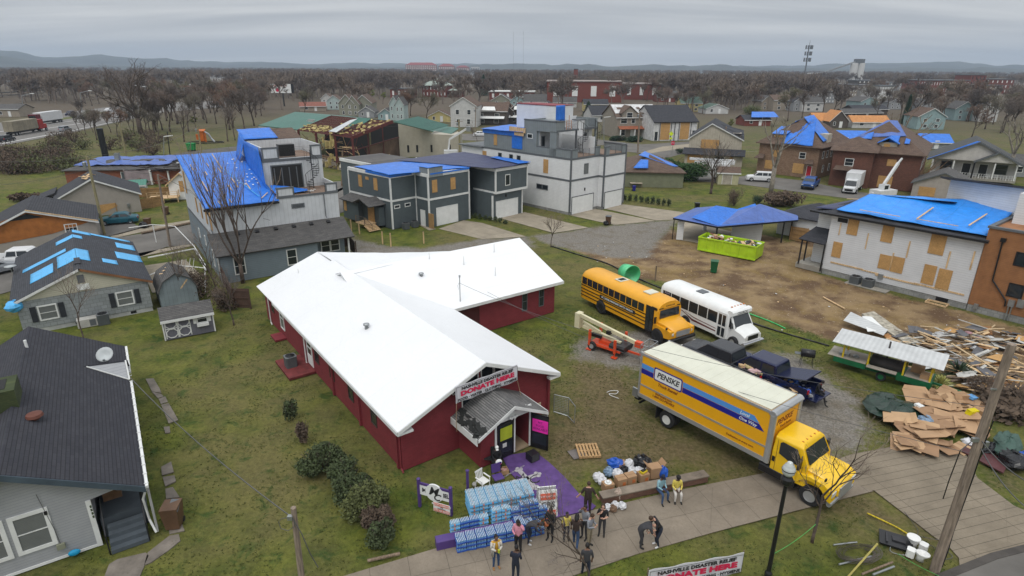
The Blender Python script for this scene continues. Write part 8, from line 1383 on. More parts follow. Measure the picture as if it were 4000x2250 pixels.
h.p('barge_board',GREYT,lambda m:[beam(m,a,b,.1,.3) for a,b in (((-.9,-.35,3.3),(6.2,-.35,6.95)),((13.3,-.35,3.3),(6.2,-.35,6.95)),((6,-1.25,3.55),(9.4,-1.25,5.45)),((12.8,-1.25,3.55),(9.4,-1.25,5.45)))])
h.p('porch_floor',CONC,lambda m:m.box(-.2,-.8,.3,12.6,1.8,.7));h.p('porch_railing',TRIM,lambda m:(rail(m,[(-.1,-.75),(6,-.75),(12.5,-.75)],.7,1.5,2,.04),[m.box(i*.4,-.77,.7,i*.4+.06,-.73,1.5) for i in range(31)]));
for x in(0,3.2,9.2,12.3):h.p('porch_column',TRIM,lambda m:m.box(x-.1,-.85,.7,x+.1,-.65,3.5))
h.p('porch_column',BLACK,lambda m:m.box(6.1,-.85,.3,6.35,-.6,3.5))
for s,k_ in((2.2,0),(5.3,1),(7.8,1),(10.4,0)):(window(t,wl(0,1.8,12.4,1.8),s,1.4,1.6,1.6,GREYT) if k_==0 else door(t,wl(0,1.8,12.4,1.8),s,.7,1.2,2.2,BLACK))
ghouse('small_garage','small garage with grey gable roof below the porch house',t4(1590,1145),-38,7.6,7,2.4,4.2,'y',M('taupe_siding',(.36,.32,.29),.7,'lap',.2),SHG,(('Fb',2,.3,2.2,1.4),),trim=GREYT)
h=ghouse('modern_house','white modern duplex with a steep black roof and two tall boarded bays',t3(1812,968),12,13.0,15,5.3,9.2,'x',M('smooth_white_wall',(.60,.60,.60),.7),SHD,(('Rw',4,4,.7,1.5,BLACK),('Rw',7,4,.7,1.5,BLACK),('Rw',2,1,.7,1.6,BLACK),('Fd',12.3,.1,1.2,2.6,GLASS),('Fd',.8,.1,.9,2.4,GLASS)),trim=BLACK)
for s in(3.4,9.3):board(h.t,wl(0,0,13.5,0),s,.3,2.8,4.6)
h.p('black_frame',BLACK,lambda m:[m.box(x,-.1,0,x+.14,-.005,5.2) for x in(1.7,5.1,7.5,11.1,13.35,6.2)])
h=ghouse('tan_duplex','tan two storey duplex with torn white roof underlay and two front gables',t3(1460,942),10,13,13,6.0,9.0,'x',M('tan_siding_far',(.27,.24,.20),.7,'lap',.25),SHB,(('Fw',2.2,4.2,1.8,1.6,WHITE),('Fw',5,4.2,1.0,1.6,WHITE),('Fw',9,4.2,2.4,1.6,WHITE),('Fw',2,.8,1.4,1.8,WHITE),('Fw',9.5,.8,1.4,1.8,WHITE),('Fd',5,.1,1.1,2.2),('Fd',12,.1,1.1,2.2),('Rw',4,4.5,.8,1.2)))
for x in(1.5,8.0):h.p('front_gable',MATS['tan_siding_far'],lambda m:m.prof([(x,5.4),(x+4.4,5.4),(x+4.4,7.0),(x+2.2,8.9),(x,7.0)],-.3,3,'y'));h.p('gable_roof',SHB,lambda m:(m.slab([(x-.4,-.6,6.9),(x+2.2,-.6,9.05),(x+2.2,5,9.05),(x-.4,3.5,6.9)],.12),m.slab([(x+4.8,-.6,6.9),(x+2.2,-.6,9.05),(x+2.2,5,9.05),(x+4.8,3.5,6.9)],.12)));window(h.t,wl(x,-.3,x+4.6,-.3),2.2,5.7,1.6,1.4,WHITE)
h.p('roof_underlay',M('white_underlay',(.6,.6,.6),.8),lambda m:(m.slab([(0,1.5,6.85),(13,1.5,6.85),(13,6.2,9.05),(0,6.2,9.05)],.03),));h.p('missing_underlay',SHB,lambda m:[m.bx((2+i*3.0,4,8.08),(1.6,1.2,.02),.2*i,R(24.5)) for i in range(4)]);h.p('porch_roof',M('rust_red_roof',(.30,.10,.05),.7),lambda m:m.slab([(.5,-1.8,2.7),(13.5,-1.8,2.7),(13.5,0,3.4),(.5,0,3.4)],.12));h.p('porch_column',WHITE,lambda m:[m.box(x,-1.7,0,x+.25,-1.45,2.7) for x in(.7,5,8,13)])
h=ghouse('gable_house','tan gabled house with black roof, boarded front and low front roof by the lane',t4(-30,905),-20,10.5,15,5.4,8.4,'y',M('buff_siding',(.42,.38,.31),.7,'batten',.5),SHD,(('Fb',4.2,2.9,3.6,2.2),('Rw',4,3,.7,1.2)),off=-1.0)
h.p('front_roof',SHD,lambda m:m.slab([(-1,-2.6,2.3),(11.4,-2.6,2.3),(11.4,-.0,3.3),(-1,-.0,3.3)],.15));h.p('front_wall',MATS['buff_siding'],lambda m:m.box(-.5,-1.8,0,11,0,2.3));board(h.t,wl(-.5,-1.8,11,-1.8),2.2,.4,3.2,1.7);board(h.t,wl(-.5,-1.8,11,-1.8),9.3,.8,.8,1.2);window(h.t,wl(-.5,-1.8,11,-1.8),7,.8,1.8,1.2);h.p('side_dormer',MATS['buff_siding'],lambda m:m.box(5.4,2.5,4.8,10.2,7,6.4));h.p('dormer_roof',SHD,lambda m:m.slab([(5.0,2.0,6.3),(10.6,2.0,6.3),(10.6,7.5,6.6),(4.6,7.5,8.0)],.14));window(h.t,wl(5.4,2.5,10.2,2.5),2.6,5.1,1.0,.9)
h=ghouse('low_house','low olive house with blue tarp on one slope right of the duplex',t3(1530,1400),-5,10,14,2.6,4.6,'y',M('olive_siding',(.19,.20,.13),.75,'lap',.2),SHB,(('Rw',3,.9,.9,1.1),('Rw',8,.9,.9,1.1)),hp=True);sag([(2.8,5.0,4.6),(8.6,1.5,3.2),(9.6,3.6,3.0),(4.4,9.5,4.75)],10,6,.1,3,.1).build('roof_tarp',TARP,h.t,True);sag([(1.5,.2,3.1),(4,.2,3.1),(4.2,2.4,4.2),(3,3,4.2)],6,5,.05,4,.1).build('roof_tarp',TARP,h.t,True)
pt_=T('patio_table','pale patio table with wooden chairs pushed in behind the olive house','table',tuple(t3(1600,1410)),0);part(pt_,'table_top',M('pale_top',(.5,.42,.33),.7),lambda m:m.box(0,0,.72,2.0,1.1,.78));[part(pt_,'leg',WOOD,lambda m:m.box(x,y,0,x+.07,y+.07,.72)) for x in(.05,1.88) for y in(.05,.98)]
# ---------- far houses, one row per house ----------
FW={'o':M('far_olive',(.24,.24,.19),.8,'lap',.4),'w':M('far_white',(.50,.50,.49),.8,'lap',.4),'t':M('far_tan',(.30,.26,.21),.8,'lap',.4),'b':M('far_blue',(.25,.35,.36),.8,'lap',.4),'m':M('far_mint',(.37,.45,.44),.8,'lap',.4),'d':M('far_dark',(.085,.07,.06),.8,'lap',.4),'r':BKR2,'y':M('far_yellow',(.52,.44,.20),.8,'lap',.4),'g':M('far_grey',(.27,.28,.29),.8,'lap',.4)}
FR_={'g':SHG,'b':SHB,'d':SHD,'t':TARP,'o':M('orange_roof_sheet',(.50,.22,.07),.7,dirt=.15),'r':M('rust_roof',(.22,.08,.055),.8),'n':M('sage_roof',(.09,.14,.11),.8),'p':M('pale_green_roof',(.30,.35,.31),.7)}
GX='houses in the neighbourhood behind'
for f,x,y,dg,w_,d,ze,zr,ax,wk,rk,lb in (
 (t2,860,640,5,7,10,5,8,'y','w','b','white gabled house at the left end of the far row'),(t2,915,672,6,8,12,5.5,8.5,'y','m','b','pale mint house with a white trimmed gable in the far row'),(t2,1030,735,4,7.5,13,7,11,'y','o','b','tall olive house with pale gable, left of the twin'),(t2,1100,735,4,6.5,12,6.5,10.5,'y','o','b','narrow cream gabled olive house, second of the trio'),(t2,1175,725,4,9,18,6.5,10.5,'y','o','b','broad olive gabled house behind the torn hall'),(t2,1210,748,0,8,10,3,5.5,'y','g','g','small grey cottage behind the torn hall ridge'),(t2,1395,772,0,7,9,3.2,5.6,'y','b','g','small blue gabled cottage right of the torn hall'),(t2,1508,775,0,4,12,8.2,11.5,'y','m','g','narrow mint house with the tallest paired gable'),(t2,1558,778,0,4.2,12,7.8,11,'y','m','g','second narrow mint house touching its twin'),(t2,660,690,20,14,10,3,5,'x','t','r','low house with a rusty roof behind the green hall roof'),
 (t2,1870,790,0,10,11,3,5.4,'y','y','b','yellow brick bungalow behind the cream hall wall'),(t2,2080,835,-6,11,16,9,12.5,'y','w','b','tall white house with stacked porches on the far street'),
 (t3,100,812,-8,16,13,6.2,9.5,'x','d','b','dark brown house with white awnings, first in the street row'),(t3,325,803,-8,8,12,6.2,9.5,'y','d','b','dark brown house with white gable, second in the street row'),(t3,452,803,-8,8,12,6.2,9.5,'y','d','b','dark brown gabled house, third in the street row'),(t3,575,785,-6,7,12,5.8,8.8,'y','w','d','white gabled house beside the third brown house'),(t3,705,785,-6,10,14,5.8,9.2,'y','g','d','grey house with white trimmed gable before the roof decks'),
 (t3,290,655,-4,12,12,5,8.5,'y','o','g','olive gabled house in the back row'),(t3,465,660,-4,9,12,5,8.2,'y','b','g','blue grey gabled house in the back row'),(t3,590,665,-4,14,12,4.6,8.8,'x','g','g','grey roofed house below the brick hall'),(t3,870,650,-4,15,12,3.4,6.5,'x','w','g','white house with long grey roof among bare trees'),(t3,1240,790,14,20,12,3.4,7.4,'x','w','d','low house with broad black roof left of the tan duplex'),(t3,1850,600,0,16,14,4,8,'x','r','g','red brick house with grey roof behind the modern duplex'),(t3,2070,690,2,13,12,5.2,8.4,'x','y','n','yellow house with green roof behind the modern duplex'),(t3,2310,712,5,13,12,3,5.5,'y','w','n','white bungalow with open porch at the park edge'),(t3,1160,690,0,14,10,4.5,7,'x','y','d','cream house half hidden by tree trunks'),
 (t4,505,520,8,8,12,5.5,9,'y','t','g','first tan townhouse at the left of the far right row'),(t4,590,525,8,13,12,6.6,9.4,'x','t','b','second tan townhouse with rusty brown roof'),(t4,735,530,8,8,12,5.8,8.6,'y','g','d','grey townhouse with dark gable in the far right row'),(t4,800,532,8,14,12,5.6,8.6,'x','w','g','pale townhouse ending the far right row'),(t4,385,635,5,12,9,2.8,4.6,'x','r','d','small red brick house with blue tarp on its roof'),(t4,1220,520,10,12,13,5.4,8.2,'y','b','g','light blue gabled house on the right'),(t4,1105,585,10,22,9,3.2,5,'x','d','g','long low dark roofed house beyond the brick houses'),(t4,1170,555,10,22,9,3.2,5.2,'x','d','d','long dark roof just below the light blue house'),(t4,1630,660,-6,11,12,5.6,9,'y','b','b','light blue grey house with white gable near the right edge'),(t4,1655,560,0,10,12,5.6,9,'y','g','g','dark gabled house behind the light blue grey one'),(t4,1900,595,-10,9,12,6,9.4,'y','b','g','blue gabled house with tall windows on the right'),(t4,2080,605,-10,8,10,7,9,'y','w','g','white two storey house near the right edge'),(t4,1430,515,0,8,10,4.5,7,'y','g','g','small grey gabled house behind the evergreen'),
 (t4,890,640,0,9,9,2.8,5.8,'x','w','o','house with an orange sheeted roof left of the hip roofs'),(t4,1000,650,0,8,9,3.2,7.4,'y','d','o','taller orange sheeted roof beside the first'),(t4,1165,650,0,16,8,2.8,5.2,'x','w','o','long orange sheeted roof between the two brick houses'),(t4,1065,775,-10,9,9,2.4,4.6,'x','d','t','low house under a crumpled blue tarp between the brick houses'),(t4,1610,800,-10,11,8,2.4,4.6,'x','g','t','low house with blue tarp behind the second brick house'),(t4,2260,1000,-15,12,9,3.0,5.0,'x','g','g','grey house behind the pale tree at the right edge'),
 (t1,1540,510,0,26,12,5,6.4,'x','b','r','bright blue long building beyond the motorway with rusty roof'),(t1,1985,395,0,22,14,6,7,'x','w','g','white flat commercial building in the trees at left'),(t1,880,385,0,26,18,5,9,'x','t','g','pale church like building in the woods at left'),(t1,2110,500,0,10,12,7,8,'x','w','g','cream building in the woods left of the billboard'),(t1,-30,410,0,16,12,7,9,'x','w','g','white building at the left edge of the woods'),(t1,-40,740,0,12,10,4,6,'x','t','g','tan building beyond the motorway at the left edge')):
 w_*=.8;d*=.8;ze*=.78;zr*=.78
 sc_=[('Fw',w_*.27,ze*.6,w_*.12,ze*.2,WHITE),('Fw',w_*.72,ze*.6,w_*.12,ze*.2,WHITE),('Fw',w_*.3,ze*.15,w_*.12,ze*.22,WHITE),('Fw',w_*.7,ze*.15,w_*.12,ze*.22,WHITE)] if ze>3.5 else [('Fw',w_*.25,.9,w_*.1,1.1,WHITE),('Fd',w_*.6,.1,.9,2.0)]
 h=ghouse('far_house',lb,f(x,y),dg,w_,d,ze,zr,ax,FW[wk],FR_[rk],sc_,group=GX)
 if 'awnings' in lb or 'street row' in lb:h.p('awning',WHITE,lambda m:(m.slab([(.8,-1.8,2.3),(w_-.8,-1.8,2.3),(w_-.8,-.1,3.0),(.8,-.1,3.0)],.08),m.slab([(w_*.3,-1.2,5.0),(w_*.7,-1.2,5.0),(w_*.66,-.1,6.2),(w_*.34,-.1,6.2)],.08)))
 if 'small red brick' in lb:sag([(2,-.3,2.9),(12.3,-.3,2.9),(12.3,4,4.5),(4,4,4.5)],8,6,.1,2,.08).build('roof_tarp',TARP,h.t)
def bigblock(lab,P,dg,w_,d,z,wm,rows,cols,cat='building',rm=None,hip_=None,wc=(.06,.35)):
 h=Loc('far_building',lab,cat,P,dg,'large buildings on the skyline');h.p('wall',wm,lambda m:m.box(0,0,0,w_,d,z));h.p('roof',rm or GREYT,lambda m:m.box(-.5,-.5,z,w_+.5,d+.5,z+.6) if not hip_ else m.add(hip(0,w_,0,d,z,z+hip_,1).v,hip(0,w_,0,d,z,z+hip_,1).f))
 for r_ in range(rows):
  for c_ in range(cols):a=w_*(c_+.5)/cols;b=z*(r_+.3)/rows;h.p('window',WHITE if wc[1]>.3 else GLASS,lambda m:m.box(a-w_*wc[0]*.5*5/cols,-.15,b,a+w_*wc[0]*.5*5/cols,-.01,b+z/rows*.5))
 return h
bigblock('square dark red brick school with pale hipped roof and arched windows',t2(1812,552),-8,17,16,7.5,BKR2,2,7,rm=FR_['p'],hip_=4.5);bigblock('lower brick annex right of the pale roofed school',t2(2072,555),-8,8,10,4.5,BKR2,1,3,rm=FR_['p'],hip_=2.5);bigblock('dark red flat roofed building left of the school',t2(1510,560),0,16,12,5.5,BKR2,1,4)
bigblock('long low red brick building with white roof edge behind the street row',t3(270,580),-4,28,14,4.8,BKR2,1,6,rm=WHITE);bigblock('big plain red brick hall among bare trees',t3(810,600),-4,44,24,11.5,BKR2,1,4,rm=M('pale_coping',(.35,.3,.28),.8));bigblock('long low brick wing right of the big plain hall',t3(1290,575),-4,40,20,9.5,BKR2,1,5,rm=MATS['pale_coping'])
cs=Loc('brick_chimney','tall square brick chimney rising above the bare trees','chimney',t3(1078,500),0);cs.p('shaft',BKR2,lambda m:m.loft([[(-2,-2,0),(2,-2,0),(2,2,0),(-2,2,0)],[(-1.6,-1.6,18),(1.6,-1.6,18),(1.6,1.6,18),(-1.6,1.6,18)]]));cs.p('cap',GREYT,lambda m:m.box(-1.8,-1.8,18,1.8,1.8,18.6))
bigblock('long brick hospital with red hipped roofs on the skyline',t2(1655,331),0,100,30,26,M('pinkish_brick',(.30,.16,.13),.8),4,16,rm=M('red_tile_far',(.25,.05,.045),.8),hip_=8,wc=(.06,.36));bigblock('second red roofed block right of the long hospital',t2(1965,331),0,52,30,23,MATS['pinkish_brick'],2,8,rm=MATS['red_tile_far'],hip_=8);bigblock('third red roofed block at the end of the hospital',t2(2130,331),0,44,30,20,MATS['pinkish_brick'],1,6,rm=MATS['red_tile_far'],hip_=6);bigblock('pale low block right of the red roofed hospital',t2(2270,331),0,28,30,22,FW['w'],1,5,wc=(.1,.1))
bigblock('long dark brick factory with many windows on the right skyline',t4(1630,400),4,46,20,10.5,BKR2,2,20,wc=(.04,.36));bigblock('taller dark brick block rising at the factory right part',t4(2000,400),4,14,18,15,BKR2,3,4,wc=(.04,.2));bigblock('dark brick factory wing at the right end',t4(2115,400),4,26,20,11.5,BKR2,3,6,wc=(.04,.36))
for i,(x,y,w_,z,k_) in enumerate(((1085,425,26,14,'t'),(1230,425,30,13,'w'),(1350,440,24,14,'w'),(1200,370,60,14,'d'),(1390,380,40,12,'g'),(2030,460,42,16,'t'),(900,470,26,10,'g'))):w_*=.45;z*=.6;bigblock(('tan','white','pale grey','dark','grey','buff','slate')[i]+' apartment block '+('behind the tan townhouses','in the middle of the far right','left of the factory','furthest back by the silos','just below the silos','in front of the factory','beside the tan townhouses')[i],t4(x,y),4,w_,18,z,FW[k_],3,6,wc=(.05,.36))
# silos with conveyor
sl2=Loc('silo_plant','pale concrete grain silos with an inclined conveyor on the skyline','silo plant',t4(1140,322),0);S_=6.0;CS=M('silo_concrete',(.50,.50,.49),.8,dirt=.1)
for i in(0,1):sl2.p('silo',CS,lambda m:m.lathe([(9.5,0),(9.5,48),(9,50)],(8+i*18,0,0),16),'a')
sl2.p('head_house',GREYT,lambda m:m.box(8,-8,50,30,8,60));sl2.p('conveyor',M('conveyor_grey',(.25,.26,.27),.7),lambda m:(beam(m,(12,0,54),(-70,0,26),5,4),beam(m,(-70,0,26),(-118,0,24),4,3)))
for i in range(5):sl2.p('silo',CS,lambda m:m.lathe([(5.5,0),(5.5,23),(5,24)],(-112+i*11.5,0,0),12),'a')
sl2.t.scale=(.56,.56,.57)
ct=Loc('cell_tower','thin lattice mast with antenna clusters on the right skyline','mast',t4(812,330),0);ct.p('mast_pole',GREYT,lambda m:(m.tube((0,0,0),(0,0,50),1.1,.7,6),m.tube((0,0,50),(0,0,56),.25,n=4)));ct.p('antenna',GREYT,lambda m:[m.box(a*3-.8,-.6,z,a*3+.8,.6,z+5) for z in(45,37,29) for a in(-1.3,-.3,.8,1.5)])
for x,y,hh_,lb in ((495,235,60,'left hair thin mast above the hills'),(588,235,72,'right hair thin mast above the hills')):Loc('radio_mast',lb,'mast',t3(x,330),0).p('mast_pole',GREYT,lambda m:m.tube((0,0,-5),(0,0,110+hh_*.5),.5,.3,4))
# billboard
bb=Loc('billboard','white billboard with a red emblem on a pole above the left woods','billboard',t2(505,640),-8);bz=toppt((900+505*.4141)/1.5528,(150+515*.4141)/1.5528,bb.O).z;bt=toppt((900+505*.4141)/1.5528,(150+430*.4141)/1.5528,bb.O).z;bw=(bt-bz)*2.55
bb.p('pole',BLACK,lambda m:m.tube((0,.5,-1),(0,.5,bz),.35,n=10));bb.p('panel',WHITE,lambda m:m.box(-bw*.55,0,bz,bw*.45,.4,bt));bb.p('side_panel',BLACK,lambda m:m.box(bw*.45,0,bz,bw*.53,1.2,bt));bb.p('emblem',RED,lambda m:m.lathe([((bt-bz)*.23,-.06),((bt-bz)*.23,0)],(-bw*.22,0,bz+(bt-bz)*.35),8,'y'));text('BigJackpotsBigFun.com',(bt-bz)*.24,REDB,bb.t,(-bw*.05,-.08,bz+(bt-bz)*.82),FR,sx=.72);text('1-65N Exit 1',(bt-bz)*.22,INK,bb.t,(bw*.2,-.08,bz+(bt-bz)*.36),FR,sx=.7)
# black monopole, poles, lamps at left
simple('black_column','thick black round column standing behind the brick ranch house','column',t1(1005,1150),0,[('shaft',BLACK,lambda m:m.lathe([(.62,0),(.62,6.6),(.5,6.7)],(0,0,0),14))])
YP=M('yellowish_pole',(.26,.23,.13),.85,'grain')
def pole2(lab,f,b,tp_,r=.15,mat=YP,arm=True):
 B=f(*b);A=f(*tp_,0.0);C_=Vec((0,0,H));dd=(A-C_);k_=B.y/dd.y;P=C_+dd*k_;t=T('utility_pole',lab,'utility pole',tuple(B));tv_=P-B;part(t,'shaft',mat,lambda m:m.tube((0,0,-.1),tuple(tv_),r,r*.75,8),'a')
 if arm:part(t,'crossarm',WOOD,lambda m:m.bx(tuple(tv_-Vec((0,0,.4))),(1.7,.1,.1),R(20)));part(t,'transformer',GALV,lambda m:m.lathe([(.2,-1.3),(.22,-.7),(.1,-.6)],tuple(tv_+Vec((-.35,-.2,0))),8))
 return B,P
p1=pole2('yellowish utility pole behind the patched bungalow',c1,(790,610),(655,20),.17);p2_=pole2('grey leaning pole between bungalow and tall house',c1,(1285,700),(1190,155),.14,PWD,False);p3=pole2('yellowish pole with white box behind the ranch house',t1,(1195,1120),(1125,800),.2,arm=False);p4=pole2('yellowish pole beside the orange playground frame',t1,(1905,1095),(1862,825),.2,arm=True)
p5=pole2('yellowish pole standing before the torn hall',t2,(1330,1170),(1312,825),.2,arm=False);p6=pole2('yellow pole with transformer right of the hall',t2,(2165,1120),(2155,765),.2);p7=pole2('grey pole beside the tan duplex front',t3,(1668,1090),(1690,690),.22,PWD);p8=pole2('thin pole in front of the first brown house',t3,(135,880),(140,650),.16,PWD);p9=pole2('brown pole by the utility truck',t4,(215,905),(255,640),.2,WOOD,False);p10=pole2('thin dark pole left of the green bin',t1,(1612,1165),(1578,880),.12,BLACK,False);p11=pole2('pole right of the cream hall annex',t2,(1050,1395),(1058,1060),.16,WOOD,False)
for a,b,s,lb in ((p1[1],t1(-600,1090,8.5),.8,'wire from the yellowish pole to the left edge'),(p1[1],p4[1],1.2,'wire from the yellowish pole towards the playground pole'),(p1[1],p2_[1],.5,'wire between the two poles behind the bungalow'),(p4[1],p6[1],1.5,'wire from the playground pole towards the hall'),(p3[1],p4[1],.8,'wire from the boxed pole to the playground pole'),(p6[1],p7[1],1.5,'wire crossing behind the white duplex'),(p2_[1],h.t.location*0+c2(300,600,5),.4,'wire from the grey leaning pole to the tall house'),(p7[1],p9[1],1.2,'wire from the tan duplex pole to the brown pole'),(p1[1]-Vec((0,0,1.4)),t1(-500,1400,6),.6,'lower wire from the yellowish pole to the left edge')):wire(lb,a,b,s,.022)
for x,y,ty,ax_,lb in ((225,700,540,1,'first motorway lamp from the left'),(775,690,512,1,'second motorway lamp behind the white trailer'),(1300,640,470,1,'third motorway lamp with its arm to the right'),(1350,640,460,-1,'motorway lamp just right of the third'),(1840,560,450,-1,'last motorway lamp near the blue building')):
 B=t1(x,y);A=t1(x-20*ax_,ty);C_=Vec((0,0,H));P=C_+(A-C_)*(B.y/A.y);l_=T('street_lamp',lb,'street lamp',tuple(B),0,'lamps along the motorway');v=P-B;part(l_,'post',GALV,lambda m:(m.tube((0,0,0),tuple(v),.2,.12,6),m.tube(tuple(v),tuple(v+Vec((4*ax_,0,.8))),.1,n=5)));part(l_,'lamp_head',WHITE,lambda m:m.bx(tuple(v+Vec((4.6*ax_,0,.85))),(1.6,.5,.25)))
for f,x,y,ty,lb in ((t3,1350,1000,745,'pale street lamp rising behind the duplex decks'),(t1,1545,1180,925,'pale lamp arm beside the thin dark pole')):
 B=f(x,y);A=f(x,ty);C_=Vec((0,0,H));P=C_+(A-C_)*(B.y/A.y);l_=T('street_lamp',lb,'street lamp',tuple(B));v=P-B;part(l_,'post',GALV,lambda m:m.tube((0,0,0),tuple(v),.1,.07,6));part(l_,'lamp_head',WHITE,lambda m:m.bx(tuple(v+Vec((.9,0,.1))),(1.8,.25,.15),0,0,-.12))
# ---------- trees ----------
BARK=M('bark',(.105,.078,.062),.9,dirt=.25,dscale=3);TW=M('twigs',(.15,.118,.098),.95,dirt=.1,dscale=1);TW2=M('ruddy_twigs',(.17,.112,.082),.95,dirt=.1)
def vary(mt,a,b):
 t=mt.node_tree;bs=[n for n in t.nodes if n.type=='BSDF_PRINCIPLED'][0];oi=t.nodes.new('ShaderNodeObjectInfo');r=t.nodes.new('ShaderNodeValToRGB');t.links.new(oi.outputs['Random'],r.inputs[0]);e=r.color_ramp.elements;e[0].color=(*a,1);e[1].color=(*b,1);e.new(.5).color=(.15,.125,.11,1);t.links.new(r.outputs[0],bs.inputs['Base Color'])
vary(TW,(.11,.088,.08),(.21,.165,.13));vary(TW2,(.19,.115,.08),(.15,.14,.085));BARKP=M('pale_bark',(.26,.23,.19),.9,dirt=.3,dscale=2);BUD=M('spring_leaves',(.17,.20,.035),.8,dirt=.25,dscale=.8)
def grow(seed,h,lv,r0,spread,tw=3,twr=.02,bl=.62,split=3,up=.25,trunk=.28,leaf=None,sides=4,forks=None):
 q=random.Random(seed);L=MB();C_=MB();F2=MB()
 def br(p,d,ln,r,k):
  n=3 if k>1 else 2;pts=[p];dd=d.copy()
  for i in range(n):
   dd=(dd+Vec((q.uniform(-1,1),q.uniform(-1,1),q.uniform(-.5,1)))*.16+Vec((0,0,up*.12))).normalized();pts.append(pts[-1]+dd*ln/n)
  for i in range(n):
   ra=r*(1-.35*i/n);rb=r*(1-.35*(i+1)/n)
   if k>=2:L.tube(pts[i],pts[i+1],ra,rb,sides if k>2 else 3,False)
   else:rib(C_,pts[i],pts[i+1],ra*2,rb*2)
  if k==0:
   if leaf:
    for _ in range(leaf):
     c=pts[-1]+Vec((q.gauss(0,.25),q.gauss(0,.25),q.gauss(0,.25)));s=.14*q.uniform(.6,1.4);a=Vec((q.gauss(0,1),q.gauss(0,1),q.gauss(0,1))).normalized()*s;b=a.orthogonal().normalized()*s;F2.add([tuple(c-a),tuple(c+b),tuple(c+a),tuple(c-b)],[(0,1,2,3)])
   return
  m_=split if k>1 else tw
  for j in range(m_):
   t=q.uniform(.45,1) if j else 1.0;idx=min(n-1,int(t*n));s=pts[idx]+(pts[idx+1]-pts[idx])*(t*n-idx if t<1 else 1);ax=Vec((q.gauss(0,1),q.gauss(0,1),q.gauss(0,.5)));ax=ax-dd*ax.dot(dd);ax.normalize()
   a=q.uniform(.55,1.15)*spread*(.6 if j==0 else 1);nd=(dd*cos(a)+ax*sin(a)+Vec((0,0,up*.4))).normalized();br(s,nd,ln*bl*q.uniform(.75,1.2),max(twr,r*(.68 if j==0 else .55)),k-1)
 def rib(m,a,b,wa,wb):
  d=(b-a).normalized();s=d.orthogonal().normalized();s=(s*cos(q.random()*6)+d.cross(s)*sin(q.random()*6))
  s.normalize();m.add([tuple(a-s*wa/2),tuple(a+s*wa/2),tuple(b+s*wb/2),tuple(b-s*wb/2)],[(0,1,2,3)])
 if forks:
  L.tube((0,0,-.1),(0,0,h*trunk),r0,r0*.85,7)
  for i in range(forks):a=i*6.28/forks+q.random();br(Vec((0,0,h*trunk*.9)),Vec((cos(a)*.5,sin(a)*.5,1)).normalized(),h*.36,r0*.5,lv-1)
 else:
  L.tube((0,0,-.2),(0,0,h*trunk*.5),r0*1.15,r0,7);br(Vec((0,0,h*trunk*.5)),Vec((q.uniform(-.08,.08),q.uniform(-.08,.08),1)).normalized(),h*.36,r0,lv)
 return L,C_,F2
def mktree(label,cat,mats,args,nm='bare_tree',group=None):
 L,C_,F2=grow(**args);t=T(nm,label,cat,(0,0,0),0,group);L.build('trunk',mats[0],t,True);C_.build('crown',mats[1],t)
 if F2.f:F2.build('foliage',mats[2],t)
 reg(t);return t
protos=[];GT_='bare winter trees between and behind the houses'
for i in range(5):protos.append(mktree('x','tree',(BARK,TW if i%2 else TW2),dict(seed=20+i,h=12+i%3,lv=5,r0=.26,spread=.72+.04*i,tw=8,twr=.036,bl=.7,up=.14,split=4),group=GT_))
budp=mktree('x','tree',(BARK,TW,BUD),dict(seed=31,h=11,lv=5,r0=.25,spread=.7,tw=3,twr=.025,leaf=5),'budding_tree')
used=set()
q=random.Random(99)
def place(pr,p,lab,grp=None,s=1,rz=None,sz=None):
 sc=(s,s,s*(sz or 1));
 if pr.name not in used:used.add(pr.name);pr.location=p;pr.rotation_euler=(0,0,q.random()*6);pr.scale=sc;pr['label']=lab;
 else:pr=dup(pr,p,q.random()*6 if rz is None else rz,lab,grp,sc)
 if grp:pr['group']=grp
 return pr
# zones: crop, x range, y range, how many, scale range, label
Z_=((t1,-60,600,470,560,18,.8,1.1,'bare tree in the belt beyond the motorway at left'),(t1,600,1500,480,640,20,.8,1.1,'bare tree in the belt beyond the motorway lamps'),(t1,-60,2400,400,500,20,.85,1.15,'bare tree deep in the woods at left'),(t1,1450,2500,640,900,38,.85,1.2,'bare tree in the thicket between motorway and playground'),(t1,720,1500,760,960,20,.45,.8,'low bare tree on the bank behind the black column'),
 (t2,-20,780,520,760,34,.8,1.15,'bare tree in the woods left of the green hall roof'),(t2,600,2400,420,500,22,.8,1.15,'bare tree in the woods behind the far house row'),(t2,1650,1860,700,800,5,.8,1,'bare tree among the houses behind the hall'),(t3,0,1600,470,560,18,.8,1.2,'bare tree around the brick halls'),(t3,1600,2500,480,600,20,.8,1.2,'bare tree behind the modern duplex'),(t4,-20,600,400,540,18,.9,1.2,'bare tree in the dark woods right of the modern duplex'),(t4,600,1500,400,600,19,.8,1.1,'bare tree among the far right townhouses'),(t4,1500,2450,470,640,26,.85,1.2,'bare tree near the factory at right'),(t4,2000,2500,560,760,9,.8,1.1,'bare tree beside the houses at the right edge'),(t3,1880,2350,640,720,8,.8,1,'bare tree behind the black roofed duplex'))
for f,xa,xb,ya,yb,n,sa,sb,lb in Z_:
 for i in range(n):
  x,y=q.uniform(xa,xb),q.uniform(ya,yb)
  if f is t2 and 330<x<680 and y>560:x-=350
  place(protos[q.randrange(5)],f(x,y),lb,GT_,q.uniform(sa,sb)*.86)
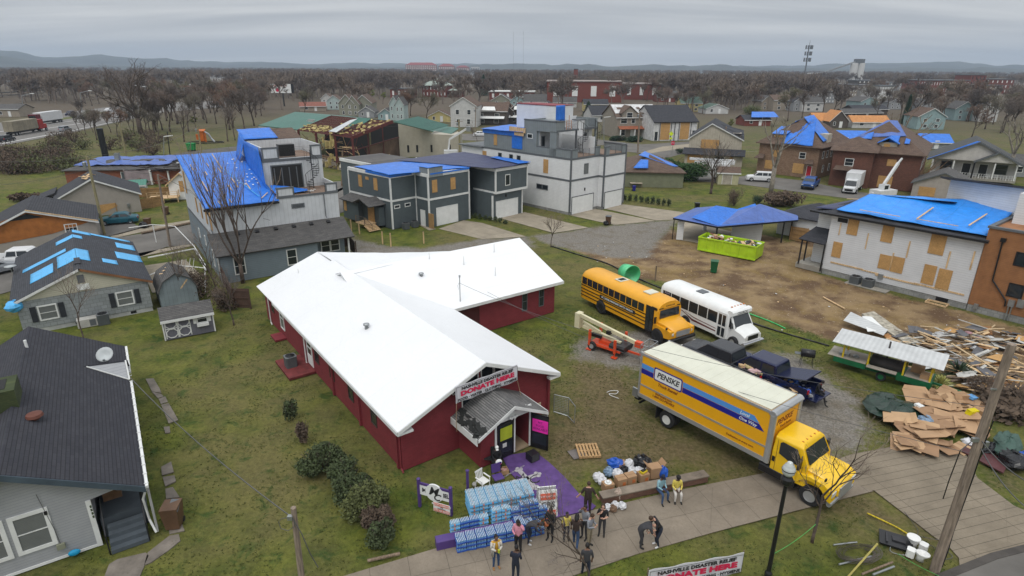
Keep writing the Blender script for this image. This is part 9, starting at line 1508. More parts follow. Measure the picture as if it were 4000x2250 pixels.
for f,x,y,s,lb in ((t2,1230,560,.8,'yellow green budding tree above the olive houses'),(t2,1330,610,.7,'pale green budding tree right of the olive houses'),(t2,1440,620,.6,'small budding tree left of the red school'),(t4,270,700,.45,'bright green budding bush tree behind the black roof'),(t4,965,450,.9,'olive green budding tree left of the silos'),(t1,1980,470,.7,'green budding tree right of the bright blue building'),(t1,1480,880,.5,'low budding tree beside the playground'),(t1,1850,860,.4,'green scrub tree behind the orange playground frame'),(t2,1180,520,.8,'green budding tree furthest left above the houses'),(t1,230,560,.7,'budding tree behind the white trailer')):place(budp,f(x,y),lb,'budding trees',s)
# the far woods: one mass out to the hills
KO=[(math.atan2(o.location.x+6,o.location.y),(13 if 'house' in o.name else 26)/o.location.length,o.location.length+6) for o in bpy.data.objects if o.name.startswith(('far_','billboard','brick_chim','silo')) and o.parent is None and o.type=='EMPTY']
KO+=[(-.62,.22,330)]
def woods():
 pts=MB();q2=random.Random(5)
 for k_ in range(9500):
  d=270*(3300/270)**q2.random();a=q2.uniform(-.80,.80);x=d*math.tan(a)
  if d<330 and x<-.5*d:continue
  az=math.atan2(x,d)
  if d<760 and q2.random()<.93 and any(abs(az-a0)<h0 and d<d0 for a0,h0,d0 in KO):continue
  n_=mnoise.noise(Vec((x*.004,d*.004,3)));
  if n_<-.28 and q2.random()<.8:continue
  pts.v.append((x,d,0))
 me=bpy.data.meshes.new('distant_woods');me.from_pydata(pts.v,[],[]);o=bpy.data.objects.new('distant_woods',me);COL.objects.link(o);tag(o,kind='stuff')
 L,C_,_x=grow(77,13,4,.3,.85,tw=10,twr=.11,bl=.72,up=.12,split=4);L.cur=1;L.add(C_.v,C_.f);fm=bpy.data.meshes.new('woods_tree');fm.from_pydata(L.v,[],L.f);fm.materials.append(TW);fm.materials.append(TW2)
 src=bpy.data.objects.new('woods_edge_tree',fm);COL.objects.link(src);src.location=t3(1700,480);tag(src,'dark dense bare tree in the far belt above the modern duplex','tree')
 ng=bpy.data.node_groups.new('woods','GeometryNodeTree');ng.interface.new_socket('Geometry',in_out='INPUT',socket_type='NodeSocketGeometry');ng.interface.new_socket('Geometry',in_out='OUTPUT',socket_type='NodeSocketGeometry')
 gi=ng.nodes.new('NodeGroupInput');go_=ng.nodes.new('NodeGroupOutput');ip=ng.nodes.new('GeometryNodeInstanceOnPoints');oi=ng.nodes.new('GeometryNodeObjectInfo');oi.inputs['Object'].default_value=src
 rv=ng.nodes.new('FunctionNodeRandomValue');rv.data_type='FLOAT_VECTOR';rv.inputs[0].default_value=(0,0,0);rv.inputs[1].default_value=(0,0,6.28);rs_=ng.nodes.new('FunctionNodeRandomValue');rs_.inputs[2].default_value=.62;rs_.inputs[3].default_value=1.12
 ng.links.new(gi.outputs[0],ip.inputs['Points']);ng.links.new(oi.outputs['Geometry'],ip.inputs['Instance']);ng.links.new(rv.outputs[0],ip.inputs['Rotation']);ng.links.new(rs_.outputs[1],ip.inputs['Scale']);ng.links.new(ip.outputs[0],go_.inputs[0])
 md=o.modifiers.new('woods','NODES');md.node_group=ng
woods()
for i in range(26):
 s_=[x for x in bpy.data.objects if x.name.startswith('far_house') and not x.parent and x.get('label')][i%9+3]
 reg(s_) if s_.name not in KIDS else 0;f=(t2,t3,t4)[i%3];dup(s_,f(q.uniform(50,2350),q.uniform(330,400) if f is not t4 else q.uniform(330,400)),q.uniform(-.3,.3),'small distant house half hidden in the far woods','houses half hidden in the far woods',(1.3,1.3,1.3))
# named single trees
def single(lab,f,b,args,mats=(BARK,TW),s=1,nm='bare_tree'):t=mktree(lab,'tree',mats,args,nm);t.location=f(*b);t.scale=(s,)*3;return t
single('tall vase shaped bare tree before the tall blue tarp house',c1,(1835,975),dict(seed=3,h=10.8,lv=5,r0=.2,spread=.42,tw=3,twr=.012,bl=.72,up=.6,trunk=.18,forks=6,split=3))
single('big old bare tree with heavy forked limbs by the motorway',t1,(1330,900),dict(seed=8,h=18,lv=6,r0=.75,spread=.75,tw=3,twr=.03,bl=.7,up=.05,trunk=.25,forks=4))
for lab,f,b,sd,h_,r_ in (('thin bare sapling by the air conditioner of the patched bungalow',c1,(632,1400),41,4.2,.05),('bare sapling in front of the barn shaped shed',c1,(1395,1130),42,4.6,.07),('bare sapling right of the garden sheds',c1,(1765,1290),43,3.6,.06),('twiggy bare shrub tree by the dark fence',c1,(1640,1100),44,5.0,.08),('broad bare sapling at the bottom edge among the crowd',d3,(975,1560),45,4.2,.05),('bare sapling with blue ribbon leaning by the truck bonnet',d6,(640,1085),46,4.3,.065),('thin bare tree left of the brick house with red door',t4,(140,1125),47,7.5,.16),('bare tree by the olive house garden',c3,(1890,690),48,6.5,.12),('bare tree before the boxed yellowish pole',t2,(2330,1000),49,5,.09),('bare bush tree by the gravel alley corner',c3,(680,1090),50,3.4,.06),('bare tree at the end of the hall lawn',t2,(45,960),51,7,.16),('bare tree left of the playground',t1,(1740,975),52,8,.2),('bare tree right of the playground',t1,(2150,970),53,7.5,.18)):
 single(lab,f,b,dict(seed=sd,h=h_*1.15,lv=4 if sd not in(45,46) else 5,r0=r_,spread=.62,tw=4,twr=.006 if h_<5.5 else .012,bl=.74,up=.15,trunk=.2,split=4 if sd not in(45,46) else 3))
for lab,f,b,sd,h_ in (('storm broken grey tree with few limbs before the tan brick house',t4,(570,1165),61,12),('storm stripped tree before the red brown brick house',t4,(1490,1010),62,11.5),('pale barked bare tree at the right edge',t4,(2290,1020),63,11)):single(lab,f,b,dict(seed=sd,h=h_,lv=4,r0=.38,spread=.8,tw=2,twr=.03,bl=.62,up=.35,trunk=.42,split=3,forks=3),(BARKP if sd!=62 else WOOD,BARKP if sd!=62 else WOOD))
bp_=T('brush_pile','heap of broken tan branches before the dark brick house','brush pile',tuple(t4(1560,1090)));part(bp_,'branches',M('split_branch',(.24,.15,.08),.9,dirt=.3),lambda m:[m.tube((a:=Vec((q.uniform(-3,2),q.uniform(-1,2),q.uniform(0,.8)))),a+Vec((q.uniform(-2,6),q.uniform(-2,2),q.uniform(.2,4.5))),q.uniform(.03,.1),.02,4,False) for _ in range(110)])
def conifer(lab,f,b,h_,w_,mat):
 t=T('evergreen',lab,'tree',tuple(f(*b)));part(t,'trunk',BARK,lambda m:m.tube((0,0,0),(0,0,h_*.9),.25,.05,6));m=MB()
 for _ in range(int(260*h_)):
  z=h_*(.06+.94*q.random()**1.1);r_=w_*(1-z/h_)**.8*q.uniform(.55,1.05);a=q.random()*6.28;c=Vec((r_*cos(a),r_*sin(a),z-.15*r_));s=.3;d=Vec((cos(a),sin(a),-.5)).normalized()*s*1.5;e=Vec((-sin(a),cos(a),0))*s*.6;m.add([tuple(c-d*.5),tuple(c+e),tuple(c+d),tuple(c-e)],[(0,1,2,3)])
 m.build('crown',mat,t)
EVG=M('evergreen_needles',(.018,.045,.022),.9,dirt=.2)
conifer('dark narrow evergreen behind the second brick house',t4,(1545,640),11,1.9,EVG);conifer('cone shaped evergreen left of the long brick building',t3,(215,540),15,4.2,EVG);conifer('rounder evergreen left of the cone shaped one',t3,(245,490),16,6,M('olive_needles',(.05,.065,.02),.9,dirt=.2));conifer('small evergreen behind the duplex roof decks',t3,(1200,730),6,3,EVG)
# shrubs
def shrub(lab,p,r,n,mat,tw=True,nm='shrub',seed=0,lf=.07,group=None):
 q3=random.Random(seed);t=T(nm,lab,'shrub',tuple(p),0,group);m=MB();w2=MB()
 blobs=[(Vec((q3.uniform(-.6,.6)*r[0],q3.uniform(-.6,.6)*r[1],q3.uniform(.25,.8)*r[2])),q3.uniform(.28,.62)) for _ in range(9)]
 for _ in range(n):
  b,s=blobs[q3.randrange(9)];d=Vec((q3.gauss(0,1),q3.gauss(0,1),q3.gauss(0,1))).normalized()*q3.uniform(.2,1.3)**.6*s;c=b+Vec((d.x*r[0],d.y*r[1],d.z*r[2]*.8))
  if c.z<.02:c.z=q3.random()*.2
  a=Vec((q3.gauss(0,1),q3.gauss(0,1),q3.gauss(0,1))).normalized()*lf*q3.uniform(.6,1.5);e=a.orthogonal().normalized()*lf*.6;m.add([tuple(c-a),tuple(c+e),tuple(c+a),tuple(c-e)],[(0,1,2,3)])
 m.build('foliage',mat,t);
 for _ in range(40 if tw else 0):
  a=q3.random()*6.28;s=q3.uniform(.3,.95);w2.tube((0,0,0),(r[0]*s*cos(a),r[1]*s*sin(a),r[2]*q3.uniform(.5,1.1)),.02 if r[0]<2.2 else .06,.012,4,False)
 if tw:w2.build('stems',BARK,t)
 return t
LV=M('hedge_leaves',(.060,.082,.030),.8,dirt=.3,dscale=2);LV2=M('yellowish_hedge_leaves',(.105,.12,.04),.8,dirt=.3,dscale=2);LVB=M('brown_shrub_leaves',(.12,.085,.06),.9,dirt=.3);LVG=M('ivy_green',(.03,.075,.015),.8,dirt=.25)
for i,(f,x,y,r,mt,n,lb) in enumerate(((d2,200,515,(.4,.4,1.0),LV,1500,'small upright shrub beside the church wall, furthest from the street'),(d2,290,650,(.35,.35,1.1),LVB,1100,'brownish thin shrub below the upright green one'),(d2,405,825,(1.15,1.0,1.35),LV,6000,'large dark green shrub at the upper end of the hedge'),(d2,520,895,(.8,.7,1.1),LV,3500,'dark shrub second in the hedge row'),(d2,590,980,(.85,.8,1.1),LV,3500,'dark shrub in the middle of the hedge row'),(d2,680,1080,(1.0,.9,1.3),LV2,4500,'yellowish green shrub in the hedge, third from the street'),(d2,730,1165,(.7,.7,1.0),LVB,3000,'brown green shrub in the hedge, second from the street'),(d2,755,1240,(.65,.65,.95),LV,2600,'dark shrub at the street end of the hedge'),(d1,290,65,(.9,.4,.4),LVB,900,'dry brown weeds behind the dark roofed house'),(c3,1500,560,(4.6,3.4,3.6),LVG,9000,'large ivy green bush mass between olive house and utility truck'),(c3,1690,590,(3.4,2.6,3.2),LVG,6000,'green ivy covered bush right of the larger bush mass'),(c3,1660,385,(1.6,1.4,1.2),EVG,1600,'small round dark bush at the road bend'),(t3,1490,965,(2.4,1.4,1.4),EVG,1500,'dark hedge bush left of the tan duplex porch'),(t3,1640,975,(2.2,1.4,1.4),EVG,1500,'dark hedge bush right of the tan duplex porch'),(t4,310,1215,(1.2,1.2,2.4),LVB,1600,'brown upright conifer shrub left of the broken tree'),(t4,600,1215,(3.6,1.6,2.0),LVB,3000,'straggly shrubs under the broken tree'),(t4,490,1195,(1.1,1.0,1.1),EVG,900,'small dark bush behind the carport roof'),(t4,430,560,(4,3,4),LV2,2500,'yellow green bush by the small brick house'),(d5,1870,900,(2.2,1.6,1.2),LVB,1300,'brown dry bush at the right edge beside the pole'),(d5,1680,730,(1.6,1.2,.8),LVB,1800,'dry weeds between the yucca and the pole'),(c1,1530,1080,(1.6,1.4,2.2),LVB,2500,'tangled brown shrub by the dark fence'),(c1,1700,1180,(1.2,1.0,1.8),LVB,1800,'brown shrub at the foot of the dark fence'),(c1,200,360,(3,.8,1.0),LVB,1500,'fallen branches on the grass by the beige house'))):shrub(lb,f(x,y),r,n,mt,True,'shrub',i,.07 if r[0]<2 else .2)
BK='brown scrub along the motorway bank'
for i in range(44):shrub('brown leafless scrub on the bank below the motorway',t1(q.uniform(-80,700),q.uniform(1080,1290)-0) if i<30 else t1(q.uniform(500,1500),q.uniform(950,1120)),(q.uniform(2.4,4.2),q.uniform(2,3.4),q.uniform(2.0,3.6)),380,[LVB,LVB,LV2][i%3],True,'scrub',100+i,.17,BK)
for i in range(9):shrub('low evergreen planting along the duplex garden strip',c3(1235+i*42,735+i*6),(.35,.35,1.0),260,LV,False,'garden_shrub',200+i,.1,'row of garden shrubs')
for i in range(8):shrub('small dark plant in the bed before the grey townhouse garage',c3(70+i*38,860+i*8),(.3,.3,.6),160,LV,False,'garden_shrub',220+i,.09,'plants in the garage bed')
# yuccas
for lab,p,mt,s in (('dark green spiky yucca beside the debris heap',d5(1430,610),M('yucca_green',(.035,.065,.03),.7),1.15),('yellow striped spiky yucca beside the smoker trailer',d5(1295,700),M('yucca_yellow',(.42,.42,.13),.7),.8)):
 t=T('yucca',lab,'plant',tuple(p));m=MB()
 for _ in range(90):
  a=q.random()*6.28;e=q.uniform(-.1,1.4);d=Vec((cos(a)*cos(e),sin(a)*cos(e),sin(e)))*s;sd_=Vec((-sin(a),cos(a),0))*.045;b=Vec((0,0,.15));m.add([tuple(b-sd_),tuple(b+sd_),tuple(b+d*.6+sd_*.9),tuple(b+d*.6-sd_*.9),tuple(b+d-Vec((0,0,.12*s)))],[(0,1,2,3),(3,2,4)])
 m.build('leaves',mt,t)
# grass tufts on the lawn
def tufts():
 m=MB();q4=random.Random(1)
 for _ in range(34000):
  x=q4.uniform(-22,26);y=12+34*q4.random()**1.3;
  if abs(x)>y*1.0:continue
  l_=CHI@Vec((x,y,0))
  if -.4<l_.x<9.6 and -2.4<l_.y<24.3 or (8<l_.x<20 and 11<l_.y<23):continue
  if any(dist1(x,y,p) for p in AV):continue
  if mnoise.noise(Vec((x*.5,y*.5,0)))<-.12:continue
  for _k in range(2):
   a=q4.random()*6.28;h_=q4.uniform(.02,.06);dx,dy=cos(a)*.03,sin(a)*.03;ox=q4.uniform(-.05,.05);oy=q4.uniform(-.05,.05);m.add([(x+ox-dx,y+oy-dy,-.02),(x+ox+dx,y+oy+dy,-.02),(x+ox+dx*2+q4.uniform(-.03,.03),y+oy+dy,h_)],[(0,1,2)])
 tag(m.build('grass_tufts',M('grass_blades',(.092,.112,.022),.9,dirt=.3,dscale=.6)),kind='stuff')
def dist1(x,y,p):
 c=False;n=len(p)
 for i in range(n):
  ax,ay=p[i];bx,by=p[(i+1)%n]
  if (ay>y)!=(by>y) and x<(bx-ax)*(y-ay)/(by-ay)+ax:c=not c
 return c
CHI=pt.inverted();AV=[P2(K,[(780,1475),(1100,1379),(1300,1330),(1500,1282),(1700,1235),(1925,1190),(2020,1160),(2196,1236),(2010,1283),(1800,1338),(1600,1395),(1440,1449),(1380,1475)]),P2(d6,[(560,400),(1440,210),(2150,510),(3000,950),(1990,1340),(1200,620)]),P2(d3,[(425,712),(625,665),(905,935),(1010,1010),(690,1100),(580,900)])]+GRAVEL+DIRT
tufts()
# ---------- smoker trailer, debris, parked and passing vehicles ----------
h=Loc('smoker_trailer','green and yellow barbecue trailer with a ribbed metal roof by the debris heap','trailer',d5(480,545),-41);TGR=M('trailer_green',(.01,.13,.05),.5,dirt=.2);TYL=M('trailer_yellow',(.62,.45,.02),.5,dirt=.1)
h.p('base',TGR,lambda m:(m.box(0,0,.45,1.9,1.7,.8),m.box(3.7,0,.35,5.6,1.7,.75),m.box(1.9,.2,.4,3.7,.35,.55),m.box(1.9,1.4,.4,3.7,1.55,.55),beam(m,(5.6,.8,.5),(7.2,.8,.4),.12,.12)))
for x,y in((.5,.1),(2.0,.1),(4.0,.1),(5.45,.1),(.5,1.6),(2.0,1.6),(4.0,1.6),(5.45,1.6)):h.p('post',TYL,lambda m:m.box(x-.05,y-.05,.75,x+.05,y+.05,1.95))
h.p('roof',M('ribbed_white_metal',(.5,.51,.51),.5,'corr',.28,dirt=.15),lambda m:m.slab([(-.2,-.3,1.95),(6.0,-.3,1.95),(6.0,1.95,2.15),(-.2,1.95,2.15)],.04));h.p('smoker_drum',M('sooty_steel',(.045,.04,.04),.7,dirt=.3),lambda m:(m.lathe([(.3,2.05),(.42,2.1),(.42,3.9),(.3,3.95)],(0,.8,.95),14,'x'),m.tube((2.9,.8,1.3),(2.9,.8,2.5),.06)),True);h.p('shelf',M('worn_plywood',(.38,.34,.29),.8,dirt=.2),lambda m:(m.box(2.0,-.35,.82,3.7,.1,.86),m.box(-.4,0,.82,1.9,1.7,.86),m.box(4.1,.0,.77,5.5,1.6,.8)));wheel(h.t,2.9,.0,.3,.2,TGR);wheel(h.t,2.9,1.7,.3,.2,TGR,side=1)
h.p('crate',CARD,lambda m:(m.box(4.3,.9,.8,5.0,1.4,1.25),m.box(4.9,.2,.8,5.4,.8,1.1)));h.p('pan',GALV,lambda m:(m.box(.2,.3,.86,.8,.8,1.05),m.ell((1.2,.6,.95),(.2,.2,.12),8,5)))
h=Loc('grill','black drum grill on legs behind the dark blue pickup','grill',d4(1525,690),-20);h.p('drum',BLACK,lambda m:m.lathe([(.1,-.45),(.28,-.42),(.28,.42),(.1,.45)],(0,0,.95),12,'x'),True);h.p('leg',BLACK,lambda m:[m.tube((x,y,0),(x*.8,y*.6,.85),.02,n=4) for x in(-.4,.4) for y in(-.25,.25)]);h.p('shelf',GREYT,lambda m:m.box(-.8,-.2,.85,-.42,.2,.88))
DX=[(d5,950,330,1900,560),(d5,1050,290,1932,430),(d5,1400,520,1932,760)];q=random.Random(13)
PM=[PLY,WOOD,M('pale_board',(.48,.36,.22),.8,'grain'),M('dirty_white_board',(.5,.49,.46),.8,dirt=.25)];pk_=[]
for i,mt in enumerate(PM):
 for L_ in(1.4,2.6):m=MB();m.box(-L_/2,-.06,-.02,L_/2,.06,.02);o=m.build('plank',mt);tag(o,'x','plank','planks strewn over the debris heap');pk_.append(o)
def strew(src,n,zs,lab,k=1,used_=set()):
 for i in range(n):
  f,xa,ya,xb,yb=zs[q.randrange(len(zs))];p=f(q.uniform(xa,xb),q.uniform(ya,yb));z=.05+.55*q.random()*min(1,1);s=src[q.randrange(len(src))];rr=(k*q.uniform(-.3,.3),k*q.uniform(-.25,.25),q.gauss(-.45,.6)+(1-k)*q.uniform(-3,3))
  if s.name not in used_:used_.add(s.name);o=s
  else:o=s.copy();COL.objects.link(o)
  o.location=(p.x,p.y,z);o.rotation_euler=rr;o.scale=(q.uniform(.4,1.1),q.uniform(.7,1.5),1);o['label']=lab
strew(pk_,190,DX,'loose plank lying across the debris heap at the right')
SH_=[]
for i,(mt,nm) in enumerate(((OSB,'board_sheet'),(PM[3],'board_sheet'),(M('rusty_board',(.34,.17,.07),.8,dirt=.3),'board_sheet'),(M('grey_felt_sheet',(.12,.12,.13),.9),'board_sheet'))):m=MB();m.slab([(-.6,-.4,0),(.5,-.45,.04),(.62,.35,0),(-.4,.42,.03)],.025);o=m.build(nm,mt);tag(o,'x','board','broken boards on the debris heap');SH_.append(o)
strew(SH_,46,DX,'broken sheet of board on the debris heap at the right')
PS=M('pink_insulation',(.5,.3,.33),.95,dirt=.2);WS2=M('white_rags',(.6,.6,.6),.9,dirt=.2)
for i in range(46):
 f,xa,ya,xb,yb=DX[q.randrange(3)];p=f(q.uniform(xa,xb),q.uniform(ya,yb));r_=q.uniform(.15,.4);mt=[WS2,PS,BB,M('tan_rubble',(.35,.27,.18),.95,dirt=.3)][i%4];bag(('white','pink','black','tan')[i%4]+' soft scrap lying among the planks of the debris heap',Vec((p.x,p.y,.15*q.random())),(r_,r_*.8,r_*.4),mt,300+i,'scrap','scrap_bundle','soft scraps in the debris heap',False)
def sheetobj(nm,lab,cat,f,pts,mt,z=.25,t=.03,group=None,zs=None):
 P=[Vec(f(*p)) for p in pts];o0=P[0];T_=T(nm,lab,cat,tuple(o0),0,group);part(T_,'sheet',mt,lambda m:m.slab([tuple(p-o0+Vec((0,0,z+(zs[i] if zs else 0)))) for i,p in enumerate(P)],t));return T_
RW=MATS['ribbed_white_metal']
sheetobj('roofing_sheet','ribbed white metal panel leaning on the debris at upper left','panel',d5,[(560,240),(610,200),(890,330),(860,355)],RW,.5,zs=(0,.3,.2,0));sheetobj('fallen_door','white panelled door lying on the debris heap','door',d5,[(700,210),(770,215),(880,320),(740,330)],WHITE,.55);sheetobj('roofing_sheet','pale bent metal sheet on the grass beside the yucca','panel',d5,[(1115,495),(1240,460),(1310,570),(1160,580)],RW,.12,zs=(0,.3,.2,0));sheetobj('wrapped_bundle','long pale crumpled membrane strip trailing down the heap','sheet',d5,[(700,180),(790,160),(1130,400),(1040,410)],M('crumpled_cream',(.46,.42,.34),.8,dirt=.35,dscale=3),.4,.2);sheetobj('timber_tray','orange brown wooden tray frame below the crumpled membrane','timber',d5,[(860,330),(900,320),(1090,470),(1020,470)],M('varnished_wood',(.40,.19,.06),.6,'grain'),.3,.1)
bag('plastic wrapped pale bundle at the top of the smoker trailer roof',d5(830,430),(.8,.6,.45),M('wrapped_cream',(.42,.41,.36),.6,dirt=.25),401,'bundle','wrapped_bundle',knot=False)
# cardboard heap
CM=[CARD,M('light_cardboard',(.46,.30,.17),.85,dirt=.1),M('dark_cardboard',(.30,.18,.10),.85,dirt=.1)];cb=[]
for i,mt in enumerate(CM):m=MB();m.slab([(-.75,-.5,0),(.7,-.52,.03),(.75,.5,0),(-.65,.48,.05)],.02);m.slab([(.7,-.5,.02),(1.0,-.4,.12),(1.0,.4,.14),(.74,.48,.02)],.015);o=m.build('flattened_carton',mt);tag(o,'x','cardboard','flattened cartons in the cardboard heap');cb.append(o)
strew(cb,60,[(d5,1060,800,1600,1080),(d5,980,1000,1450,1190),(d5,1150,780,1620,950)],'flattened brown carton in the cardboard heap beside the driveway',.45)
strew([cb[1]],1,[(d5,950,985,960,990)],'flattened brown carton in the cardboard heap beside the driveway')
for i,(x,y,s,l_) in enumerate(((1430,830,1.0,'closed carton topmost on the cardboard heap'),(1120,880,.8,'closed carton at the left of the cardboard heap'),(1440,880,.7,'open carton in the middle of the cardboard heap'),(1580,940,.8,'carton under the yellow box of the heap'),(1240,850,.9,'tall torn carton behind the white boxes'))):carton(l_,d5(x,y)+Vec((0,0,.35)),i*.7,(.8*s,.55*s,.4*s),i in(2,4),pr=False)
for nm,lab,f,x,y,mt,s in (('yellow_box','bright yellow plastic box on the cardboard heap',d5,1520,955,M('bright_yellow_plastic',(.75,.62,.0),.5),(.9,.3,.3)),('blue_box','light blue box on top of the cardboard heap',d5,1520,840,M('light_blue_card',(.15,.40,.75),.6),(.6,.4,.15)),('white_box','small white box among the cartons',d5,1120,910,WHITE,(.5,.35,.2))):simple(nm,lab,'box',f(x,y)+Vec((0,0,.5)),.5,[('box_body',mt,lambda m:(m.bx((0,0,.1),s,0,.15,.2),m.bx((0,0,.1+s[2]*.5),(s[0]*1.03,s[1]*.5,.02),0,.15,.2)))])
DGT=M('dark_green_sheet',(.012,.035,.022),.3,dirt=.3,dscale=3)
for x,y,r_,l_,mt in ((870,880,(1.5,1.0,.45),'dark green plastic sheet heaped left of the cartons',DGT),(1000,920,(1.3,.9,.4),'dark green sheet folds nearest the cartons',DGT),(1180,1000,(.5,.5,.35),'grey transparent sheet scrap under the cartons',CB),(1790,1180,(1.3,.6,.45),'grey green rolled tarpaulin right of the pole',M('grey_green_sheet',(.05,.10,.08),.6,dirt=.2)),(1840,1290,(.8,.6,.4),'black bin bags right of the maroon door',BB),(1930,1290,(.4,.5,.4),'bright blue bag at the right edge',BLU),(1510,1135,(.35,.3,.2),'white and green bag left of the pole',WB),(1650,1190,(.5,.4,.3),'dark bag pile behind the pole',BB)):bag(l_,d5(x,y),r_,mt,500+x,'sheet' if 'sheet' in l_ else 'bag','plastic_heap',knot=False)
MD=M('maroon_door_paint',(.09,.028,.03),.6,dirt=.2)
for p,l_ in ((((1455,1200),(1490,1145),(1590,1190),(1560,1250)),'maroon panelled door left of the leaning pole'),(((1590,1270),(1630,1200),(1820,1275),(1770,1365)),'maroon panelled door right of the leaning pole')):sheetobj('old_door',l_,'door',d5,p,MD,.15,.06)
for i in range(60):
 x,y=q.uniform(900,1932),q.uniform(20,420);p=c4(q.uniform(50,1500),q.uniform(950,1400)) if i%2 else c3(q.uniform(1000,2000),q.uniform(1050,1380));m=MB();m.bx((0,0,0),(q.uniform(.06,.22),q.uniform(.05,.14),.03),q.random()*3);o=m.build('litter',[WS2,CARD,PLY][i%3]);o.location=(p.x,p.y,-.0);tag(o,('white','brown','tan')[i%3]+' scrap of litter on the bare dirt lot','litter','litter on the dirt lot')
lyingpipe('long pale board lying on the dirt before the white house',c4,(415,1088),(580,1178),.06,PLY,'timber');lyingpipe('long brown felled pole lying by the kerb',c1,(1070,610),(1450,530),.16,WOOD,'timber')
cable('black silt fence roll along the edge of the dirt lot',c3,[(680,1085),(900,1155),(1100,1215),(1250,1290),(1500,1400),(1900,1560),(2300,1700),(2780,1840)],.07,BLACK,'silt_fence','fence')
cable('bright green pipe along the silt fence',d5,[(-300,90),(0,200),(130,260)],.05,M('bright_green_pipe',(.05,.5,.15),.5),'green_pipe','pipe')
for f,x,y,z in ((c2,975,705,1.6),(c2,1150,780,1.5),(c2,1212,800,1.6),(c2,1460,775,1.4),(c2,915,690,1.6),(d4,578,155,1.5),(d4,365,120,.9)):simple('stake','thin wooden stake standing in the ground','stake',f(x,y),0,[('shaft',PLY if f is c2 else WOOD,lambda m:m.box(-.06,-.06,0,.06,.06,z)),('top',WOOD,lambda m:m.box(-.061,-.061,z,.061,.061,z+.02))],'stakes around the lots')
# vehicles further back
WV=M('vehicle_white',(.62,.63,.64),.35,dirt=.06);TEAL=M('teal_paint',(.015,.10,.14),.3);CBLU=M('mid_blue_paint',(.015,.07,.25),.3);SLV=M('silver_paint',(.32,.34,.37),.3,metal=.4);GRN2=M('dark_green_paint',(.02,.06,.04),.3)
car('car','teal sedan with a crumpled bonnet on the driveway beside the beige house',c1(905,515),R(205),TEAL);pickup('pickup_truck','white pickup with a loaded bed at the left edge',c1(60,835),R(15),WV);car('car','white sport utility car parked by the tan brick house',t4(490,1030),R(165),WV,'suv');pickup('pickup_truck','mid blue pickup parked before the tan brick house',t4(920,1075),R(235),CBLU);car('car','white car beyond the gable cottage',t1(1690,1210),R(10),WV);car('car','silver car at the left edge of the side street',c1(-10,920),R(60),SLV);car('car','white car on the far street left of the duplex',t3(190,925),R(5),WV)
def boxvan(lab,loc,rz,L_=4.2,cat='van'):
 h=Loc('box_van',lab,cat,loc,rz);h.p('cargo_box',WV,lambda m:m.box(-1.6,0,.8,L_-1.4,2.2,3.1));h.p('cab',WV,lambda m:m.loft([[(L_-1.4,.1,.4),(L_-1.4,2.1,.4),(L_-1.4,1.95,2.15),(L_-1.4,.25,2.15)],[(L_+.3,.1,.4),(L_+.3,2.1,.4),(L_-.3,1.9,2.1),(L_-.3,.3,2.1)]]));h.p('bonnet',WV,lambda m:m.loft([[(L_-.2,.1,.4),(L_-.2,2.1,.4),(L_-.2,2,1.25),(L_-.2,.2,1.25)],[(L_+1.1,.2,.4),(L_+1.1,2,.4),(L_+1.1,1.9,1.0),(L_+1.1,.3,1.0)]]));h.p('windscreen',GLASS,lambda m:m.slab([(L_+.2,.25,1.3),(L_+.2,1.95,1.3),(L_-.2,1.85,2.0),(L_-.2,.35,2.0)],.03));h.p('grille',BLACK,lambda m:m.box(L_+1.08,.5,.5,L_+1.13,1.7,.85))
 for x in(0,L_):wheel(h.t,x,.1,.38,.25,WRIM);wheel(h.t,x,2.1,.38,.25,WRIM,side=1)
 return h
boxvan('white box van parked beside the mid blue pickup',t4(1125,1090),233);
h=boxvan('white utility truck with a folded boom behind the cream shed',t3(2400,1330),180,5.0,'truck');h.p('boom',WV,lambda m:(beam(m,(5.4,1.1,3.9),(-2.2,1.1,3.5),.4,.4),beam(m,(4.6,1.6,3.4),(-2.5,1.6,3.2),.3,.35),m.box(-2.6,.6,2.9,-1.8,1.7,3.7)));h.t.children[0].scale=(1,1,.72)
ghouse('cream_shed','small cream shed with double doors in front of the utility truck',t4(190,1060),-12,3.4,2.6,2.2,3.0,'x',M('cream_boards',(.42,.40,.25),.8,'batten',.3),SHB,(('Fd',1.5,.1,1.5,1.8,MATS['dormer_siding']),),cat='shed',ov=.15)
h=Loc('crane_truck','white hydraulic boom with outriggers behind the tarped garage','crane',t4(1385,1150),20);h.p('chassis',WV,lambda m:(m.box(-1.8,-1,.4,1.8,1,1.2),m.box(-2.6,-.3,0,-2.2,.3,.9),m.box(-.6,-.5,1.2,.6,.5,2.0)));h.p('boom',WV,lambda m:(beam(m,(-.2,0,2.0),(2.3,.3,5.2),.35,.4),beam(m,(2.2,.3,5.1),(2.9,.3,5.9),.22,.25)));h.p('cabin_window',GLASS,lambda m:m.box(-.5,-.52,1.3,.3,-.49,1.9))
h=Loc('bucket_boom','white bucket lift boom rising right of the cream hall','lift',t2(2060,1140),5);h.p('boom',WV,lambda m:(beam(m,(0,0,2),(.3,0,4.3),.35,.35),beam(m,(.3,0,4.3),(4.2,0,6.6),.35,.4)));h.p('bucket',GALV,lambda m:m.box(4.0,-.5,6.0,4.9,.5,7.0));h.p('base',WV,lambda m:m.box(-1,-.8,0,2,.8,2))
